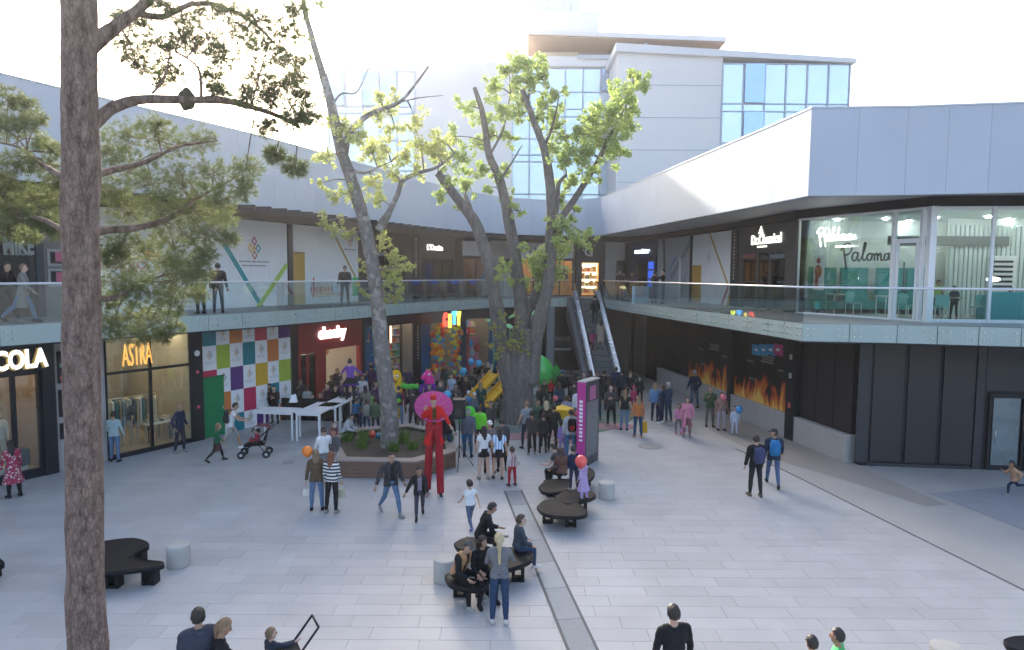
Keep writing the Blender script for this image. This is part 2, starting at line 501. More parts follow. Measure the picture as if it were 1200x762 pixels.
# rubber play surface under the big tree
ps = [(0.8 + 5.0 * math.cos(t) * (1 + 0.08 * math.sin(3 * t)), 29.6 + 4.6 * math.sin(t)) for t in [2 * PI * k / 40 for k in range(40)]]
mpl = pm('rubber_play_surface', (0.13, 0.19, 0.17), 0.8, var=0.25, scale=0.6)
play = sheet('play_surface', ps, 0.012, mpl)
pk = MB()
for (u, v, r) in [(598, 512, .55), (640, 508, .7), (570, 507, .5), (665, 517, .4), (720, 500, .6)]:
    c = at_z(u, v, 0); pk.prism([(c.x + r * 1.5 * math.cos(2 * PI * k / 18), c.y + r * math.sin(2 * PI * k / 18)) for k in range(18)], 0.010, 0.017)
setp(pk.build('pink_rubber_patch', pm('pink_rubber', (0.36, 0.2, 0.22), 0.8, var=0.1), play))
# drain strip
d0 = at_z(601, 575, 0); d1 = at_z(683, 762, 0); dd = (d1 - d0).normalized(); dn = Vector((-dd.y, dd.x, 0))
drain = setp(MB().prism([(d0 + dn * .27)[:2], (d0 - dn * .27)[:2], (d0 + dd * 17 - dn * .27)[:2], (d0 + dd * 17 + dn * .27)[:2]], 0.0, 0.004).build('drain_channel', pm('drain_slot', (0.07, 0.08, 0.09), 0.6, var=0.1)), kind='structure')
dms = []
for t in range(3):
    k = (0.24, 0.27, 0.31)[t]
    dms.append(MB().box(-0.215, 0.215, 0, 1.19, 0.004, 0.009).mesh('drain_slab', pm('drain_stone_%s' % 'abc'[t], (k * .9, k, k * 1.08), 0.55, var=0.15, scale=5, bump=.2)))
for k in range(14):
    p = d0 + dd * (k * 1.2 + 1.2)
    link('drain_slab', dms[(k * 5) % 3], drain, (p.x, p.y, 0), (0, 0, math.atan2(dd.y, dd.x) + PI / 2))
# round manhole covers
for (u, v, r) in [(762, 523, .45), (602, 430 + 113, .22), (338, 542, .2)]:
    c = at_z(u, v, 0); b = MB(); b.cyl(c.x, c.y, 0.0, 0.016, r, seg=24)
    setp(b.build('manhole_cover', pm('cover_stone', (0.3, 0.3, 0.29), 0.6)), 'round pale access cover in the paving ' + ('right of the sign totem' if u > 700 else ('near the seated group' if u > 500 else 'left of the women by the planter')), 'manhole cover')

# ------------------------------------------------------------------ upper walkway slab, ceiling, roof band
def strip_poly(path, d0_, d1_):
    a = path.offset(d0_).p; b = path.offset(d1_).p
    return a, b
def ribbon_slab(path, da, db, z0, z1, name, mat, kind='structure', parent=None):
    a, b = strip_poly(path, da, db); m = MB()
    for i in range(len(a) - 1):
        m.prism([a[i], a[i + 1], b[i + 1], b[i]], z0, z1)
    o = m.build(name, mat, parent)
    if kind: setp(o, kind=kind)
    return o
# concave far corner: explicit outer outline so slabs do not cross themselves
OUTL = [(-28, 14), (-24, 26), (-17, 40), (-6, 52), (6, 53), (14, 52)]
OUTR = [(14, 52), (20, 46), (21, 34), (22, 27), (34, 26)]
def outline_slab(inner, outer, z0, z1, name, mats, parent=None, kind='structure', split=None):
    b = MB()
    poly = [tuple(p[:2]) for p in inner] + [tuple(p) for p in outer][::-1]
    b.prism(poly, z0, z1)
    o = b.build(name, mats, parent)
    if kind: setp(o, kind=kind)
    return o
gap = [Vector((3.55, 41.0)), Vector((3.6, 43.6)), Vector((5.75, 43.4)), Vector((5.5, 40.2))]
inner = [tuple(p) for p in PL.offset(0.03).p] + [(3.55, 41.7), (5.55, 41.7)] + [tuple(p) for p in PR.offset(0.03).p]
outer = OUTL + OUTR[1:]
outline_slab(inner, outer, SLB + 0.02, F2 - 0.02, 'upper_walkway_slab', M_slabu)
outline_slab([tuple(p) for p in PL.offset(0.06).p] + [(3.6, 41.8), (5.5, 41.8)] + [tuple(p) for p in PR.offset(0.06).p], outer, F2 - 0.019, F2, 'upper_walkway_floor', M_upfloor)

BANDP = Path([p for p in RAIL_L[:-1]] + [Vector((3.4, 40.9)), Vector((4.6, 40.75)), Vector((5.3, 40.2))] + RAIL_R[1:])
bz0 = 8.6
def band_top(p):
    return 11.25 - 0.55 * min(1, max(0, (p.y - 17) / 22)) if p.x < 4 else 11.15 - 0.35 * min(1, max(0, (p.y - 20) / 20)) + max(0, p.x - 9) * -0.02
ARCH_L = thing('shopping_arcade', 'curved two storey arcade with pale metal roof band on the left of the plaza', 'building', (-9, 27, 0))
ARCH_R = thing('shopping_arcade', 'two storey arcade with angular pale grey roof band on the right side of the plaza', 'building', (10, 30, 0))
def unparent_loc(o, par):
    o.location = Vector(o.location) - par.location
    return o
# cladding panels one by one
inner_b = BANDP.offset(0.0); back_b = BANDP.offset(0.25)
sL = PL.L[-1]
s = 0.0; 
cl_step = 1.25
def clad(a, b, par):
    pa, pb = BANDP.pt(a), BANDP.pt(b); d = (pb - pa).normalized(); nn = Vector((-d.y, d.x)) * 0.22
    g_ = 0.0035
    pa2 = pa + d * g_; pb2 = pb - d * g_
    m = MB(); ta, tb = band_top(pa), band_top(pb)
    m.prism([pa2, pb2, pb2 + nn, pa2 + nn], bz0, [ta, tb, tb, ta])
    me = m.mesh('cladding_panel', M_clad)
    at = me.attributes.new('tone', 'FLOAT', 'FACE'); at.data.foreach_set('value', [rr.random()] * len(me.polygons))
    unparent_loc(link('cladding_panel', me, par), par)
L_END = [BANDP.L[i] for i, p in enumerate(BANDP.p) if abs(p.x - 4.6) < 1e-3][0]
for i in range(len(BANDP.p) - 1):
    a, b = BANDP.L[i], BANDP.L[i + 1]
    par = ARCH_L if b <= L_END + 0.01 else ARCH_R
    k = max(1, round((b - a) / cl_step))
    for j in range(k): clad(a + (b - a) * j / k, a + (b - a) * (j + 1) / k, par)
# coping along the top edge and dark backing, soffits, roof deck, rear walls
for par, sub in ((ARCH_L, [p for i, p in enumerate(BANDP.p) if BANDP.L[i] <= L_END + .01]), (ARCH_R, [p for i, p in enumerate(BANDP.p) if BANDP.L[i] >= L_END - .01])):
    P_ = Path(sub)
    cpn = MB(); bk = MB()
    A_ = P_.offset(-0.02).p; B_ = P_.offset(0.3).p; C_ = P_.offset(0.225).p; D_ = P_.offset(0.3).p
    for i in range(len(sub) - 1):
        t0, t1 = band_top(sub[i]), band_top(sub[i + 1])
        cpn.prism([A_[i], A_[i + 1], B_[i + 1], B_[i]], [t0 + .002, t1 + .002, t1 + .002, t0 + .002], [t0 + .05, t1 + .05, t1 + .05, t0 + .05])
        bk.prism([C_[i], C_[i + 1], D_[i + 1], D_[i]], bz0, [t0, t1, t1, t0])
    unparent_loc(cpn.build('coping', pm('coping_metal', (0.5, 0.52, 0.55), 0.4, metal=.3), par), par)
    unparent_loc(bk.build('band_backing', M_dark, par), par)
PLb = Path([p for i, p in enumerate(BANDP.p) if BANDP.L[i] <= L_END + .01]); PRb = Path([p for i, p in enumerate(BANDP.p) if BANDP.L[i] >= L_END - .01])
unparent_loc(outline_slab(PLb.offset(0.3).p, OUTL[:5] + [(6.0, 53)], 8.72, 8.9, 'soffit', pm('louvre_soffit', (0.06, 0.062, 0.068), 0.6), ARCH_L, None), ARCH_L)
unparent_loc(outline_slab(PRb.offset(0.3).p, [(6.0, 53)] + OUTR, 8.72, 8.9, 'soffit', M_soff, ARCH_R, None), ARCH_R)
unparent_loc(outline_slab(PLb.offset(0.3).p, OUTL[:5] + [(6.0, 53)], 10.2, 10.4, 'roof', M_conc, ARCH_L, None), ARCH_L)
unparent_loc(outline_slab(PRb.offset(0.3).p, [(6.0, 53)] + OUTR, 10.2, 10.4, 'roof', M_conc, ARCH_R, None), ARCH_R)
rw = MB(); rw.ribbon(OUTL[:5] + [(6, 53)], 0, 10.2, 0.3); unparent_loc(rw.build('rear_wall', M_conc_d, ARCH_L), ARCH_L)
rw = MB(); rw.ribbon([(6, 53)] + OUTR, 0, 10.2, 0.3); unparent_loc(rw.build('rear_wall', M_conc_d, ARCH_R), ARCH_R)
# soffit fins of the left side: dark blades across the walkway, ends staggered past the band
yy = 13.5
while yy < 41:
    # x of band at this y
    for i in range(len(PLb.p) - 1):
        a, b = PLb.p[i], PLb.p[i + 1]
        if a.y <= yy <= b.y:
            x = a.x + (b.x - a.x) * (yy - a.y) / (b.y - a.y)
            m = MB(); m.box(x - 3.4, x + 0.42, -0.05, 0.05, 8.38, 8.58)
            o = m.build('soffit_fin', M_black, ARCH_L, (0, yy, 0)); unparent_loc(o, ARCH_L)
            break
    yy += 0.62
# dark header over the upper shops
def header(path, par, z0, z1, off=-0.05, a=0, b=None):
    m = MB(); P_ = path.offset(off).p; Q_ = path.offset(off + 0.3).p
    for i in range(len(P_) - 1):
        if b is not None and not (a <= i < b): continue
        m.prism([P_[i], P_[i + 1], Q_[i + 1], Q_[i]], z0, z1)
    return unparent_loc(m.build('header', M_black, par), par)
header(UL, ARCH_L, 8.36, 8.71)
header(UR, ARCH_R, 8.42, 8.71)

# ------------------------------------------------------------------ glass balustrades with teal fascia
def balustrade(path, label, s0, s1, step=1.25, group=None, splits=None):
    base = path.pt(s0)
    t = thing('glass_balustrade', label, 'railing', (base.x, base.y, SLB))
    ks = [x for x in path.L if s0 + .05 < x < s1 - .05]
    ks = [s0] + ks + [s1]
    bolts = MB(); posts = MB(); n = 0
    for a, b in zip(ks, ks[1:]):
        k = max(1, round((b - a) / step))
        for j in range(k):
            sa, sb = a + (b - a) * j / k, a + (b - a) * (j + 1) / k
            pa, pb = path.pt(sa), path.pt(sb); d = (pb - pa).normalized(); nn = Vector((-d.y, d.x))
            q0, q1 = pa + d * .012 - base, pb - d * .012 - base
            m = MB(); m.prism([q0, q1, q1 + nn * .02, q0 + nn * .02], 0.0, 0.53); m.build('fascia_panel', M_teal, t)
            m = MB(); m.prism([q0, q1, q1 + nn * .016, q0 + nn * .016], 0.533, 1.60); m.build('glass_panel', M_bal, t)
            L = (q1 - q0).length
            for u in (0.12, 0.30, L - 0.30, L - 0.12)[:4] if L > .8 else (0.12, L - .12):
                for z in (0.17, 0.38):
                    c = q0 + d * u
                    bolts.tube([(c.x, c.y, z), (c.x - nn.x * .035, c.y - nn.y * .035, z)], .026, 8)
            n += 1
    setp(bolts.build('bolt', M_steel, t), kind='stuff')
    hp = [path.pt(x) - base for x in ks]
    hr = MB(); hr.tube([(p.x, p.y, 1.63) for p in hp], 0.032, 8); hr.build('handrail', M_rail, t)
    tr = MB()
    inn = Path([p + base for p in hp]).offset(.03).p
    for i in range(len(hp) - 1):
        pa = hp[i]; pb = hp[i + 1]; ia = inn[i] - base; ib = inn[i + 1] - base
        tr.prism([pa - (ia - pa) * .3, pb - (ib - pb) * .3, ib + (ib - pb) * 2, ia + (ia - pa) * 2], -0.05, -0.004)
    tr.build('bottom_trim', M_black, t)
    return t
balustrade(PL, 'curved clear glass balustrade with teal fascia edging the left upper walkway', 0, PL.L[-1])
balustrade(PR, 'clear glass balustrade with teal fascia edging the right upper walkway beyond the escalator', 0, PR.L[-1])

# ------------------------------------------------------------------ towers behind
def grid_wall(par, x0, x1, z0, z1, cols, rows, y, panes, frame, th=.12, opened=()):
    """curtain wall in the local xz plane: every pane a part"""
    xs = [x0 + (x1 - x0) * k / cols for k in range(cols + 1)] if isinstance(cols, int) else cols
    zs = [z0 + (z1 - z0) * k / rows for k in range(rows + 1)] if isinstance(rows, int) else rows
    for i in range(len(xs) - 1):
        for j in range(len(zs) - 1):
            op = (i, j) in opened
            m = MB(); m.box(xs[i] + th / 2, xs[i + 1] - th / 2, y + (0 if not op else -.25), y + (.05 if not op else -.2), zs[j] + th / 2, zs[j + 1] - th / 2)
            m.build('window_pane', panes[1] if op else panes[0], par)
    m = MB()
    for x in xs: m.box(x - th / 2, x + th / 2, y - .1, y + .08, z0, z1)
    m.build('mullion', frame, par)
    m = MB()
    for z in zs: m.box(x0, x1, y - .07, y + .078, z - th / 2 * .8, z + th / 2 * .8)
    m.build('transom', frame, par)
M_pane = pm('reflective_blue_glass', (0.62, 0.74, 0.82), 0.12, metal=0.45, var=0.12, scale=0.25, spec=0.8)
M_paned = pm('deep_blue_glass', (0.36, 0.53, 0.74), 0.12, metal=0.5, var=0.08, scale=0.3, spec=0.8)
M_tframe = pm('tower_frame', (0.42, 0.48, 0.54), 0.5)
M_tower = pm('pale_tower_wall', (0.76, 0.75, 0.73), 0.7, var=0.04, scale=0.15)
M_tower2 = pm('pale_tower_panel', (0.72, 0.73, 0.74), 0.7, var=0.04, scale=0.15)
T = thing('office_building', 'pale office block with blue curtain wall and flat overhanging roof behind the arcade', 'building', (8, 66, 0))
def tz(py, yw, px=640): return at_y(px, py, yw).z
def tx(px, yw): return at_y(px, 150, yw).x
O = (8, 66)
def tb(name, mat, px0, px1, py0, py1, yw, dep, zb=None):
    x0, x1 = tx(px0, yw) - O[0], tx(px1, yw) - O[0]
    z1 = tz(py0, yw, px1); z0 = tz(py1, yw, px1) if zb is None else zb
    m = MB(); m.box(x0, x1, yw - O[1], yw - O[1] + dep, z0, z1); return m.build(name, mat, T), (x0, x1, z0, z1)
# right wing: solid wall 723-845 and curtain wall 845-993, slanting parapet
yw = 62
x0, x1, x2 = tx(723, yw) - O[0], tx(845, yw) - O[0], tx(993, yw) - O[0]
zA, zB = tz(52, yw, 740), tz(70, yw, 993)
m = MB(); m.prism([(x0, 0), (x1, 0), (x1, 14), (x0, 14)], 0, [zA, zA - .35, zA - .35, zA]); m2 = m
m = MB(); m.box(x0, x1, -4, 10, 0, tz(62, yw, 780)); m.build('wall', M_tower, T)
for k in range(1, 5):
    z = tz(62 + k * 38, yw, 780); q = MB(); q.box(x0 + .1, x1 - .1, -4.03, -4.001, z - .03, z + .03); q.build('wall_joint', M_tframe, T)
m = MB(); m.prism([(x0 - .3, -4.4), (x2 + .4, -4.4), (x2 + .4, 10), (x0 - .3, 10)], [tz(62, yw, 780) + .002, tz(75, yw, 985), tz(75, yw, 985), tz(62, yw, 780) + .002], [zA, zB, zB, zA]); m.build('parapet', M_tower2, T)
grid_wall(T, x1, x2, tz(240, yw, 900), tz(75, yw, 985), 6, [tz(p, yw, 900) for p in (240, 215, 206, 168, 131, 122, 75)], -4.0, (M_pane, M_paned), M_tframe, .14, opened=((1, 5), (1, 3)))
m = MB(); m.box(x1, x2 - .1, -3.8, 10, 0, tz(78, yw, 985)); m.build('core_wall', M_tower2, T)
# recessed centre curtain wall 603-722
yc = 68; c0, c1 = tx(600, yc) - O[0], tx(724, yc) - O[0]
m = MB(); m.box(c0, c1 + 6, 2.3, 14, 0, tz(80, yc, 660) + .6); m.build('centre_wall', M_tower2, T)
grid_wall(T, c0, c1, tz(245, yc, 660), tz(80, yc, 660), 6, [tz(p, yc, 660) for p in (245, 228, 190, 182, 163, 137, 128, 108, 80)], 2.0, (M_pane, M_paned), M_tframe, .14, opened=((5, 7), (0, 7)))
m = MB(); m.box(c0, c1 + 1, 1.5, 2.2, tz(80, yc, 660) + .05, tz(68, yc, 660)); m.build('terrace_parapet', M_tower, T)
# roof storey with overhanging roof and brown soffit
r0, r1 = tx(617, 66) - O[0], tx(850, 66) - O[0]
zt0, zt1 = tz(33, 66, 617), tz(42, 66, 850)
m = MB(); m.prism([(r0, 0.5), (r1, 0.5), (r1, 14), (r0, 14)], [zt0 - .35, zt1 - .35, zt1 - .35, zt0 - .35], [zt0 + .1, zt1 + .1, zt1 + .1, zt0 + .1]); m.build('flat_roof', M_tower, T)
m = MB(); m.prism([(r0 + .1, .6), (r1 - .1, .6), (r1 - .4, 13), (r0 + .4, 13)], [zt0 - .5, zt1 - .5, zt1 - 1.2, zt0 - 1.2], [zt0 - .355, zt1 - .355, zt1 - .36, zt0 - .36]); m.build('wood_soffit', pm('brown_soffit', (0.30, 0.19, 0.13), 0.6, var=.15, scale=1, stretch=(8, 1, 1)), T)
for (a, b, nm, mt) in ((628, 676, 'cream_wall', pm('cream_render', (0.62, 0.55, 0.42), 0.7)), (676, 730, 'timber_screen', pm('timber_screen', (0.20, 0.15, 0.13), 0.6, var=.2, scale=2, stretch=(10, 1, 1))), (736, 840, 'timber_screen', pm('timber_screen', (0.20, 0.15, 0.13), 0.6))):
    m = MB(); m.box(tx(a, 69) - O[0], tx(b, 69) - O[0], 3.2, 12, tz(80, 66, 660), zt1 - .6); m.build(nm, mt, T)
m = MB(); m.box(tx(676, 67) - O[0], tx(725, 67) - O[0], 1.3, 1.36, tz(68, 67, 700), tz(63, 67, 700)); m.tube([(tx(755, 67) - O[0], 1.2, tz(66, 67, 750)), (tx(755, 67) - O[0], 1.2, zt1 - .4)], .25, 8); m.build('terrace_rail', M_tframe, T)
# left wing: white wall 485-600 with slanting top, glazed bay 385-485
yl = 60; l0, l1, l2 = tx(385, yl) - O[0], tx(486, yl) - O[0], tx(600, yl + 2) - O[0]
za, zb, zc = tz(80, yl, 400), tz(72, yl, 486), tz(66, yl, 580)
m = MB(); m.prism([(l1, -5.8), (l2, -4.5), (l2, 12), (l1, 12)], 0, [zb, zc, zc, zb]); m.build('side_wall', M_tower, T)
m = MB(); m.prism([(l0, -5.7), (l1 - .01, -5.7), (l1 - .01, 12), (l0, 12)], 0, [za - .1, zb - .1, zb - .1, za - .1]); m.build('bay_core', M_tower2, T)
grid_wall(T, l0, l1, tz(235, yl, 430), tz(84, yl, 430), 5, [tz(p, yl, 430) for p in (235, 200, 165, 133, 125, 84)], -6.0, (M_pane, M_paned), M_tframe, .14, opened=((2, 4), (3, 4), (0, 4)))
m = MB(); m.prism([(l0 - .4, -6.5), (l1, -6.5), (l2, -5.2), (l2, 12), (l1, 12), (l0 - .4, 12)], [za - .6, zb - .6, zc + .005, zc + .005, zb + .005, za - .09], [za + .35, zb + .35, zc + .35, zc + .35, zb + .35, za + .35]) if False else m
# tower block rising behind
T2 = thing('tower_block', 'pale concrete tower block rising behind the flat overhanging roof', 'building', (9, 84, 0))
yt = 84; a0, a1 = tx(567, yt) - 9, tx(700, yt) - 9
m = MB(); m.box(a0, a1, 0, 12, 0, tz(12, yt, 640)); m.build('wall', M_tower2, T2)
m = MB(); m.box(a0 + 1, a1 - 2.4, 1, 10, tz(12, yt, 640) + .01, tz(-40, yt, 640)); m.build('upper_storey', M_tower, T2)
for k in range(8):
    x = a0 + 1.4 + k * (a1 - a0 - 4.6) / 7
    m = MB(); m.box(x, x + .95, .9, .98, tz(9, yt, 640), tz(-20, yt, 640)); m.build('window_pane', M_pane, T2)
# ------------------------------------------------------------------ shopfronts
M_room = pm('shop_room_wall', (0.22, 0.21, 0.205), 0.7, var=0.06)
M_roomf = pm('shop_room_floor', (0.32, 0.30, 0.27), 0.4, var=0.08)
M_lampw = emat('warm_downlight', (1.0, 0.78, 0.5), 16)
M_lampc = emat('cool_downlight', (0.95, 0.98, 1.0), 30)
M_sign = emat('lit_sign_white', (1.0, 0.97, 0.92), .6)
M_shopg = glass_mat('shop_window_glass', (0.93, 0.97, 0.95), 1.0)
M_wood = pm('light_wood', (0.42, 0.27, 0.14), 0.5, var=0.2, scale=3, stretch=(1, 1, 6))
def P(o, name, mat, *boxes):
    m = MB()
    for b in boxes: m.box(*b)
    return m.build(name, mat, o)
def ribb(o, name, mat, pts, r=.02):
    m = MB()
    for a, b in pts: m.tube([a, b], r, 6)
    return m.build(name, mat, o)
def room(o, L, H, D, wall=None, floor=None, lamps=0, lampm=None, x0=0.0, y0=0.0, rows=2):
    wall = wall or M_room; floor = floor or M_roomf
    P(o, 'back_wall', wall, (x0, L, D, D + .1, 0, H))
    P(o, 'side_wall', wall, (x0, x0 + .08, y0, D, 0, H)); P(o, 'side_wall', wall, (L - .08, L, y0, D, 0, H))
    P(o, 'ceiling', wall, (x0, L, y0, D, H - .08, H)); P(o, 'floor', floor, (x0, L, y0, D, .002, .03))
    for k in range(lamps):
        for r in range(rows):
            x = x0 + (L - x0) * (k + .5) / lamps; y = D * (r + .35) / rows
            m = MB(); m.cyl(x, y, H - .12, H - .085, .11, seg=12); m.build('ceiling_lamp', lampm or M_lampw, o)
def frame(o, x0, x1, z0, z1, y=0.0, th=.08, mat=None, cols=1, trans=(), depth=.1, name='frame'):
    m = MB(); mat = mat or M_black
    for k in range(cols + 1):
        x = x0 + (x1 - x0) * k / cols; m.box(max(x0, x - th / 2), min(x1, x + th / 2), y - depth / 2, y + depth / 2, z0, z1)
    for z in (z0 + th / 2, z1 - th / 2) + tuple(trans): m.box(x0, x1, y - depth / 2 - .003, y + depth / 2 + .003, z - th / 2, z + th / 2)
    return m.build(name, mat, o)
def pane(o, x0, x1, z0, z1, y=0.0, mat=None, name='glass_pane'):
    return P(o, name, mat or M_shopg, (x0, x1, y - .006, y + .006, z0, z1))
def shelf_goods(o, x0, x1, y, z0, z1, rows, cols, pal, depth=.25):
    """a shelf unit with coloured boxes on it"""
    P(o, 'shelf', M_wpaint, *[(x0, x1, y - depth, y, z0 + (z1 - z0) * r / rows - .015, z0 + (z1 - z0) * r / rows + .015) for r in range(rows + 1)])
    mats = [cm(c, kind='paint') for c in pal]
    m = MB(); h = (z1 - z0) / rows
    for r in range(rows):
        x = x0 + .03
        while x < x1 - .1:
            wd = rr.uniform(.08, .28); wd = min(wd, x1 - x - .02)
            m.cur = rr.randrange(len(mats)); m.box(x, x + wd * .92, y - depth * .8, y - .03, z0 + h * r + .016, z0 + h * r + h * rr.uniform(.45, .85)); x += wd
    m.build('shelf_goods', mats, o)['kind'] = 'stuff'
def emblem(o, x, z, s, y=-.012, cols=None, name='emblem'):
    """the four-lobed diamond logo made of coloured lozenges"""
    cols = cols or [(0.75, 0.1, 0.2), (0.05, 0.35, 0.45), (0.85, 0.3, 0.05), (0.8, 0.55, 0.05)]
    m = MB(); ms = [cm(c, kind='paint') for c in cols]
    for k, (dx, dz) in enumerate(((0, .5), (.5, 0), (0, -.5), (-.5, 0))):
        m.cur = k % len(cols); cx, cz = x + dx * s * .62, z + dz * s * .95; a, b = s * .24, s * .36
        for (r0, r1) in ((1.0, .55),):
            o4 = [(cx, cz - b), (cx + a, cz), (cx, cz + b), (cx - a, cz)]; i4 = [(cx + (p[0] - cx) * r1, cz + (p[1] - cz) * r1) for p in o4]
            for i in range(4):
                j = (i + 1) % 4; m.quad((o4[i][0], y, o4[i][1]), (o4[j][0], y, o4[j][1]), (i4[j][0], y, i4[j][1]), (i4[i][0], y, i4[i][1]))
    m.cur = 3 % len(cols); a, b = s * .12, s * .18
    m.quad((x, y, z - b), (x + a, y, z), (x, y, z + b), (x - a, y, z))
    return m.build(name, ms, o)
M_grey_txt = cm((0.33, 0.34, 0.36), kind='paint')
def lines_of_print(o, x, z, wd, n, mat=None, y=-.012, h=.05, gapz=.09, name='small_print'):
    m = MB()
    for k in range(n):
        ww = wd * (1 - .18 * (k % 2)); u = x - ww / 2
        while u < x + ww / 2 - .03:
            l = rr.uniform(.05, .14) * max(.6, wd / .8); m.box(u, min(u + l, x + ww / 2), y - .002, y, z - k * gapz - h, z - k * gapz); u += l + .03
    return m.build(name, mat or M_grey_txt, o)
def band(o, p, q, wd, mat, y=-.01, name='coloured_stripe', clip=None):
    d = Vector((q[0] - p[0], q[1] - p[1])).normalized(); n = Vector((-d.y, d.x)) * wd / 2
    m = MB(); a = [(p[0] - n.x, p[1] - n.y), (q[0] - n.x, q[1] - n.y), (q[0] + n.x, q[1] + n.y), (p[0] + n.x, p[1] + n.y)]
    m.add([(u, y, v) for u, v in a] + [(u, y + .006, v) for u, v in a], [(0, 1, 2, 3), (7, 6, 5, 4), (0, 4, 5, 1), (1, 5, 6, 2), (2, 6, 7, 3), (3, 7, 4, 0)])
    return m.build(name, mat, o)
def pillar(path, pxa, pxb, z, H, label, mat=None, out=.1, marks=0, mcol=None, pyref=400, name='pillar', dep=.4):
    o, L, uv = bay(path, pxa, pxb, name, label, 'pillar', z, pyref)
    P(o, 'shaft', mat or M_black, (0, L, -out, dep, 0, H))
    if marks:
        m = MB()
        for k in range(marks):
            zz = H * .35 + k * .16; m.box(L * .5 - .05, L * .5 + .05, -out - .006, -out - .001, zz, zz + rr.uniform(.05, .11))
        m.build('vertical_lettering', mcol or cm((0.5, 0.5, 0.5), kind='paint'), o)
    return o, L, uv
GH = SLB          # ground storey height
UH = 3.55         # upper storey height (floor to header)

# ======================= left side, ground floor =======================
# clothes shop with lit letters at the far left
o, L, uv = bay(GL, -60, 60, 'clothes_shop', 'dark framed clothes shop with COLA in gold edged letters and a mannequin in its window', 'shop')
xa = uv(0, 480)[0]; xe = uv(48, 480)[0]
room(o, L, GH, 4.0, pm('tan_room', (0.36, 0.28, 0.22), .7), lamps=3)
zs = uv(20, 436)[1]; P(o, 'sign_board', M_black, (0, L, -.12, .05, zs, GH))
m = text('COLA', o, (uv(-14, 420)[0] + uv(50, 420)[0]) / 2, uv(24, 421)[1], uv(50, 420)[0] - uv(-14, 420)[0], .62, pm('gold_edge', (.7, .5, .18), .3, metal=.7), y=-.14, depth=.06, bold=.05, name='lettering_edge')
text('COLA', o, (uv(-14, 420)[0] + uv(50, 420)[0]) / 2 + .05, uv(24, 421)[1] + .02, uv(50, 420)[0] - uv(-14, 420)[0], .58, M_sign, y=-.205, depth=.03, bold=.03)
frame(o, 0, xe, .0, zs, cols=3, th=.12)
P(o, 'plinth', M_black, (0, L, -.1, .1, 0.0, .25)); P(o, 'end_post', M_black, (xe + .002, L, -.14, .3, 0, GH - .004))
pane(o, 0.05, xe - .05, .25, zs)
P(o, 'display_panel', pm('tan_panel', (.38, .29, .21), .6), (uv(22, 480)[0], xe - .3, 1.5, 1.6, .05, zs - .3)); P(o, 'display_plinth', M_wpaint, (.4, xe - .2, .5, 1.2, .03, .3))
P(o, 'basket', pm('dark_basket', (.05, .06, .08), .8, bump=.5), (uv(33, 540)[0], uv(43, 540)[0], .4, .8, .3, .8))
# pillar with screens, next to the trunk
o, L, uv = bay(GL, 60, 121, 'display_pillar', 'pale grey pillar with dark screens and a fire extinguisher beside the pine trunk', 'pillar')
P(o, 'shaft', M_conc, (0, L, 0, .5, 0, GH))
P(o, 'screen', M_black, (.12, .62, -.05, -.001, 2.75, 3.75)); P(o, 'cabinet', M_black, (.12, .62, -.05, -.001, 1.7, 2.55)); P(o, 'cabinet', M_black, (.12, .62, -.05, -.001, 1.0, 1.5))
m = MB(); m.cyl(.36, -.1, 1.75, 2.2, .07); m.tube([(.36, -.1, 2.2), (.36, -.1, 2.32)], .03); m.build('fire_extinguisher', cm((.55, .03, .03), kind='paint'), o)
m = MB()
for k, c in enumerate(((.7, .1, .1), (.1, .2, .6), (.1, .4, .2), (.7, .5, .1))):
    m.cur = k; m.box(.18 + .1 * (k % 2), .28 + .12 * (k % 2), -.06, -.052, 2.85 + k * .2, 2.97 + k * .2)
m.build('screen_graphic', [cm(c, kind='paint') for c in ((.7, .1, .1), (.1, .2, .6), (.1, .4, .2), (.7, .5, .1))], o)
# glazed clothes shop
o, L, uv = bay(GL, 121, 222, 'clothes_shop', 'glass fronted clothes shop with tall orange ASTRA letters and rails of clothes', 'shop')
room(o, L, GH, 4.5, pm('astra_room', (0.40, 0.38, 0.33), .7), pm('astra_floor', (.36, .3, .24), .35), lamps=4)
ztr = uv(170, 433)[1]
frame(o, 0, L, 0.02, GH, cols=2, trans=(ztr,), th=.09); P(o, 'plinth', M_black, (0, L, -.08, .06, 0, .14))
for k in range(2):
    pane(o, L * k / 2 + .05, L * (k + 1) / 2 - .05, .1, ztr - .05); pane(o, L * k / 2 + .05, L * (k + 1) / 2 - .05, ztr + .05, GH - .08)
text('ASTRA', o, uv(160, 414)[0], uv(160, 415)[1], uv(177, 415)[0] - uv(142, 415)[0], .75, pm('orange_letters', (.75, .38, .08), .5, emit=(1, .5, .12), estr=.25), y=-.02, depth=.05)
P(o, 'partition', pm('brown_partition', (.2, .15, .12), .6), (.1, L * .48, 3.2, 3.3, .03, GH - .1))
P(o, 'picture', M_black, (L * .33, L * .41, 3.1, 3.18, 2.3, 2.7)); P(o, 'light_box', emat('warm_box', (1, .7, .4), 1.2), (.3, .8, 3.1, 3.18, 2.7, 3.0))
rail = thing('clothes_rail', 'long clothes rail hung with jackets and jeans behind the ASTRA shop glass', 'clothes rail', o.matrix_basis @ Vector((0.3, 1.4, 0)), o.rotation_euler.z)
ribb(rail, 'rail', M_steel, [((0, 0, 1.75), (L * .72, 0, 1.75)), ((0, 0, .03), (0, 0, 1.75)), ((L * .72, 0, .03), (L * .72, 0, 1.75))])
gc = [(.5, .5, .45), (.1, .13, .2), (.45, .4, .3), (.6, .6, .6), (.08, .2, .25), (.3, .25, .2), (.2, .3, .4), (.55, .5, .42)]
x = .12; k = 0
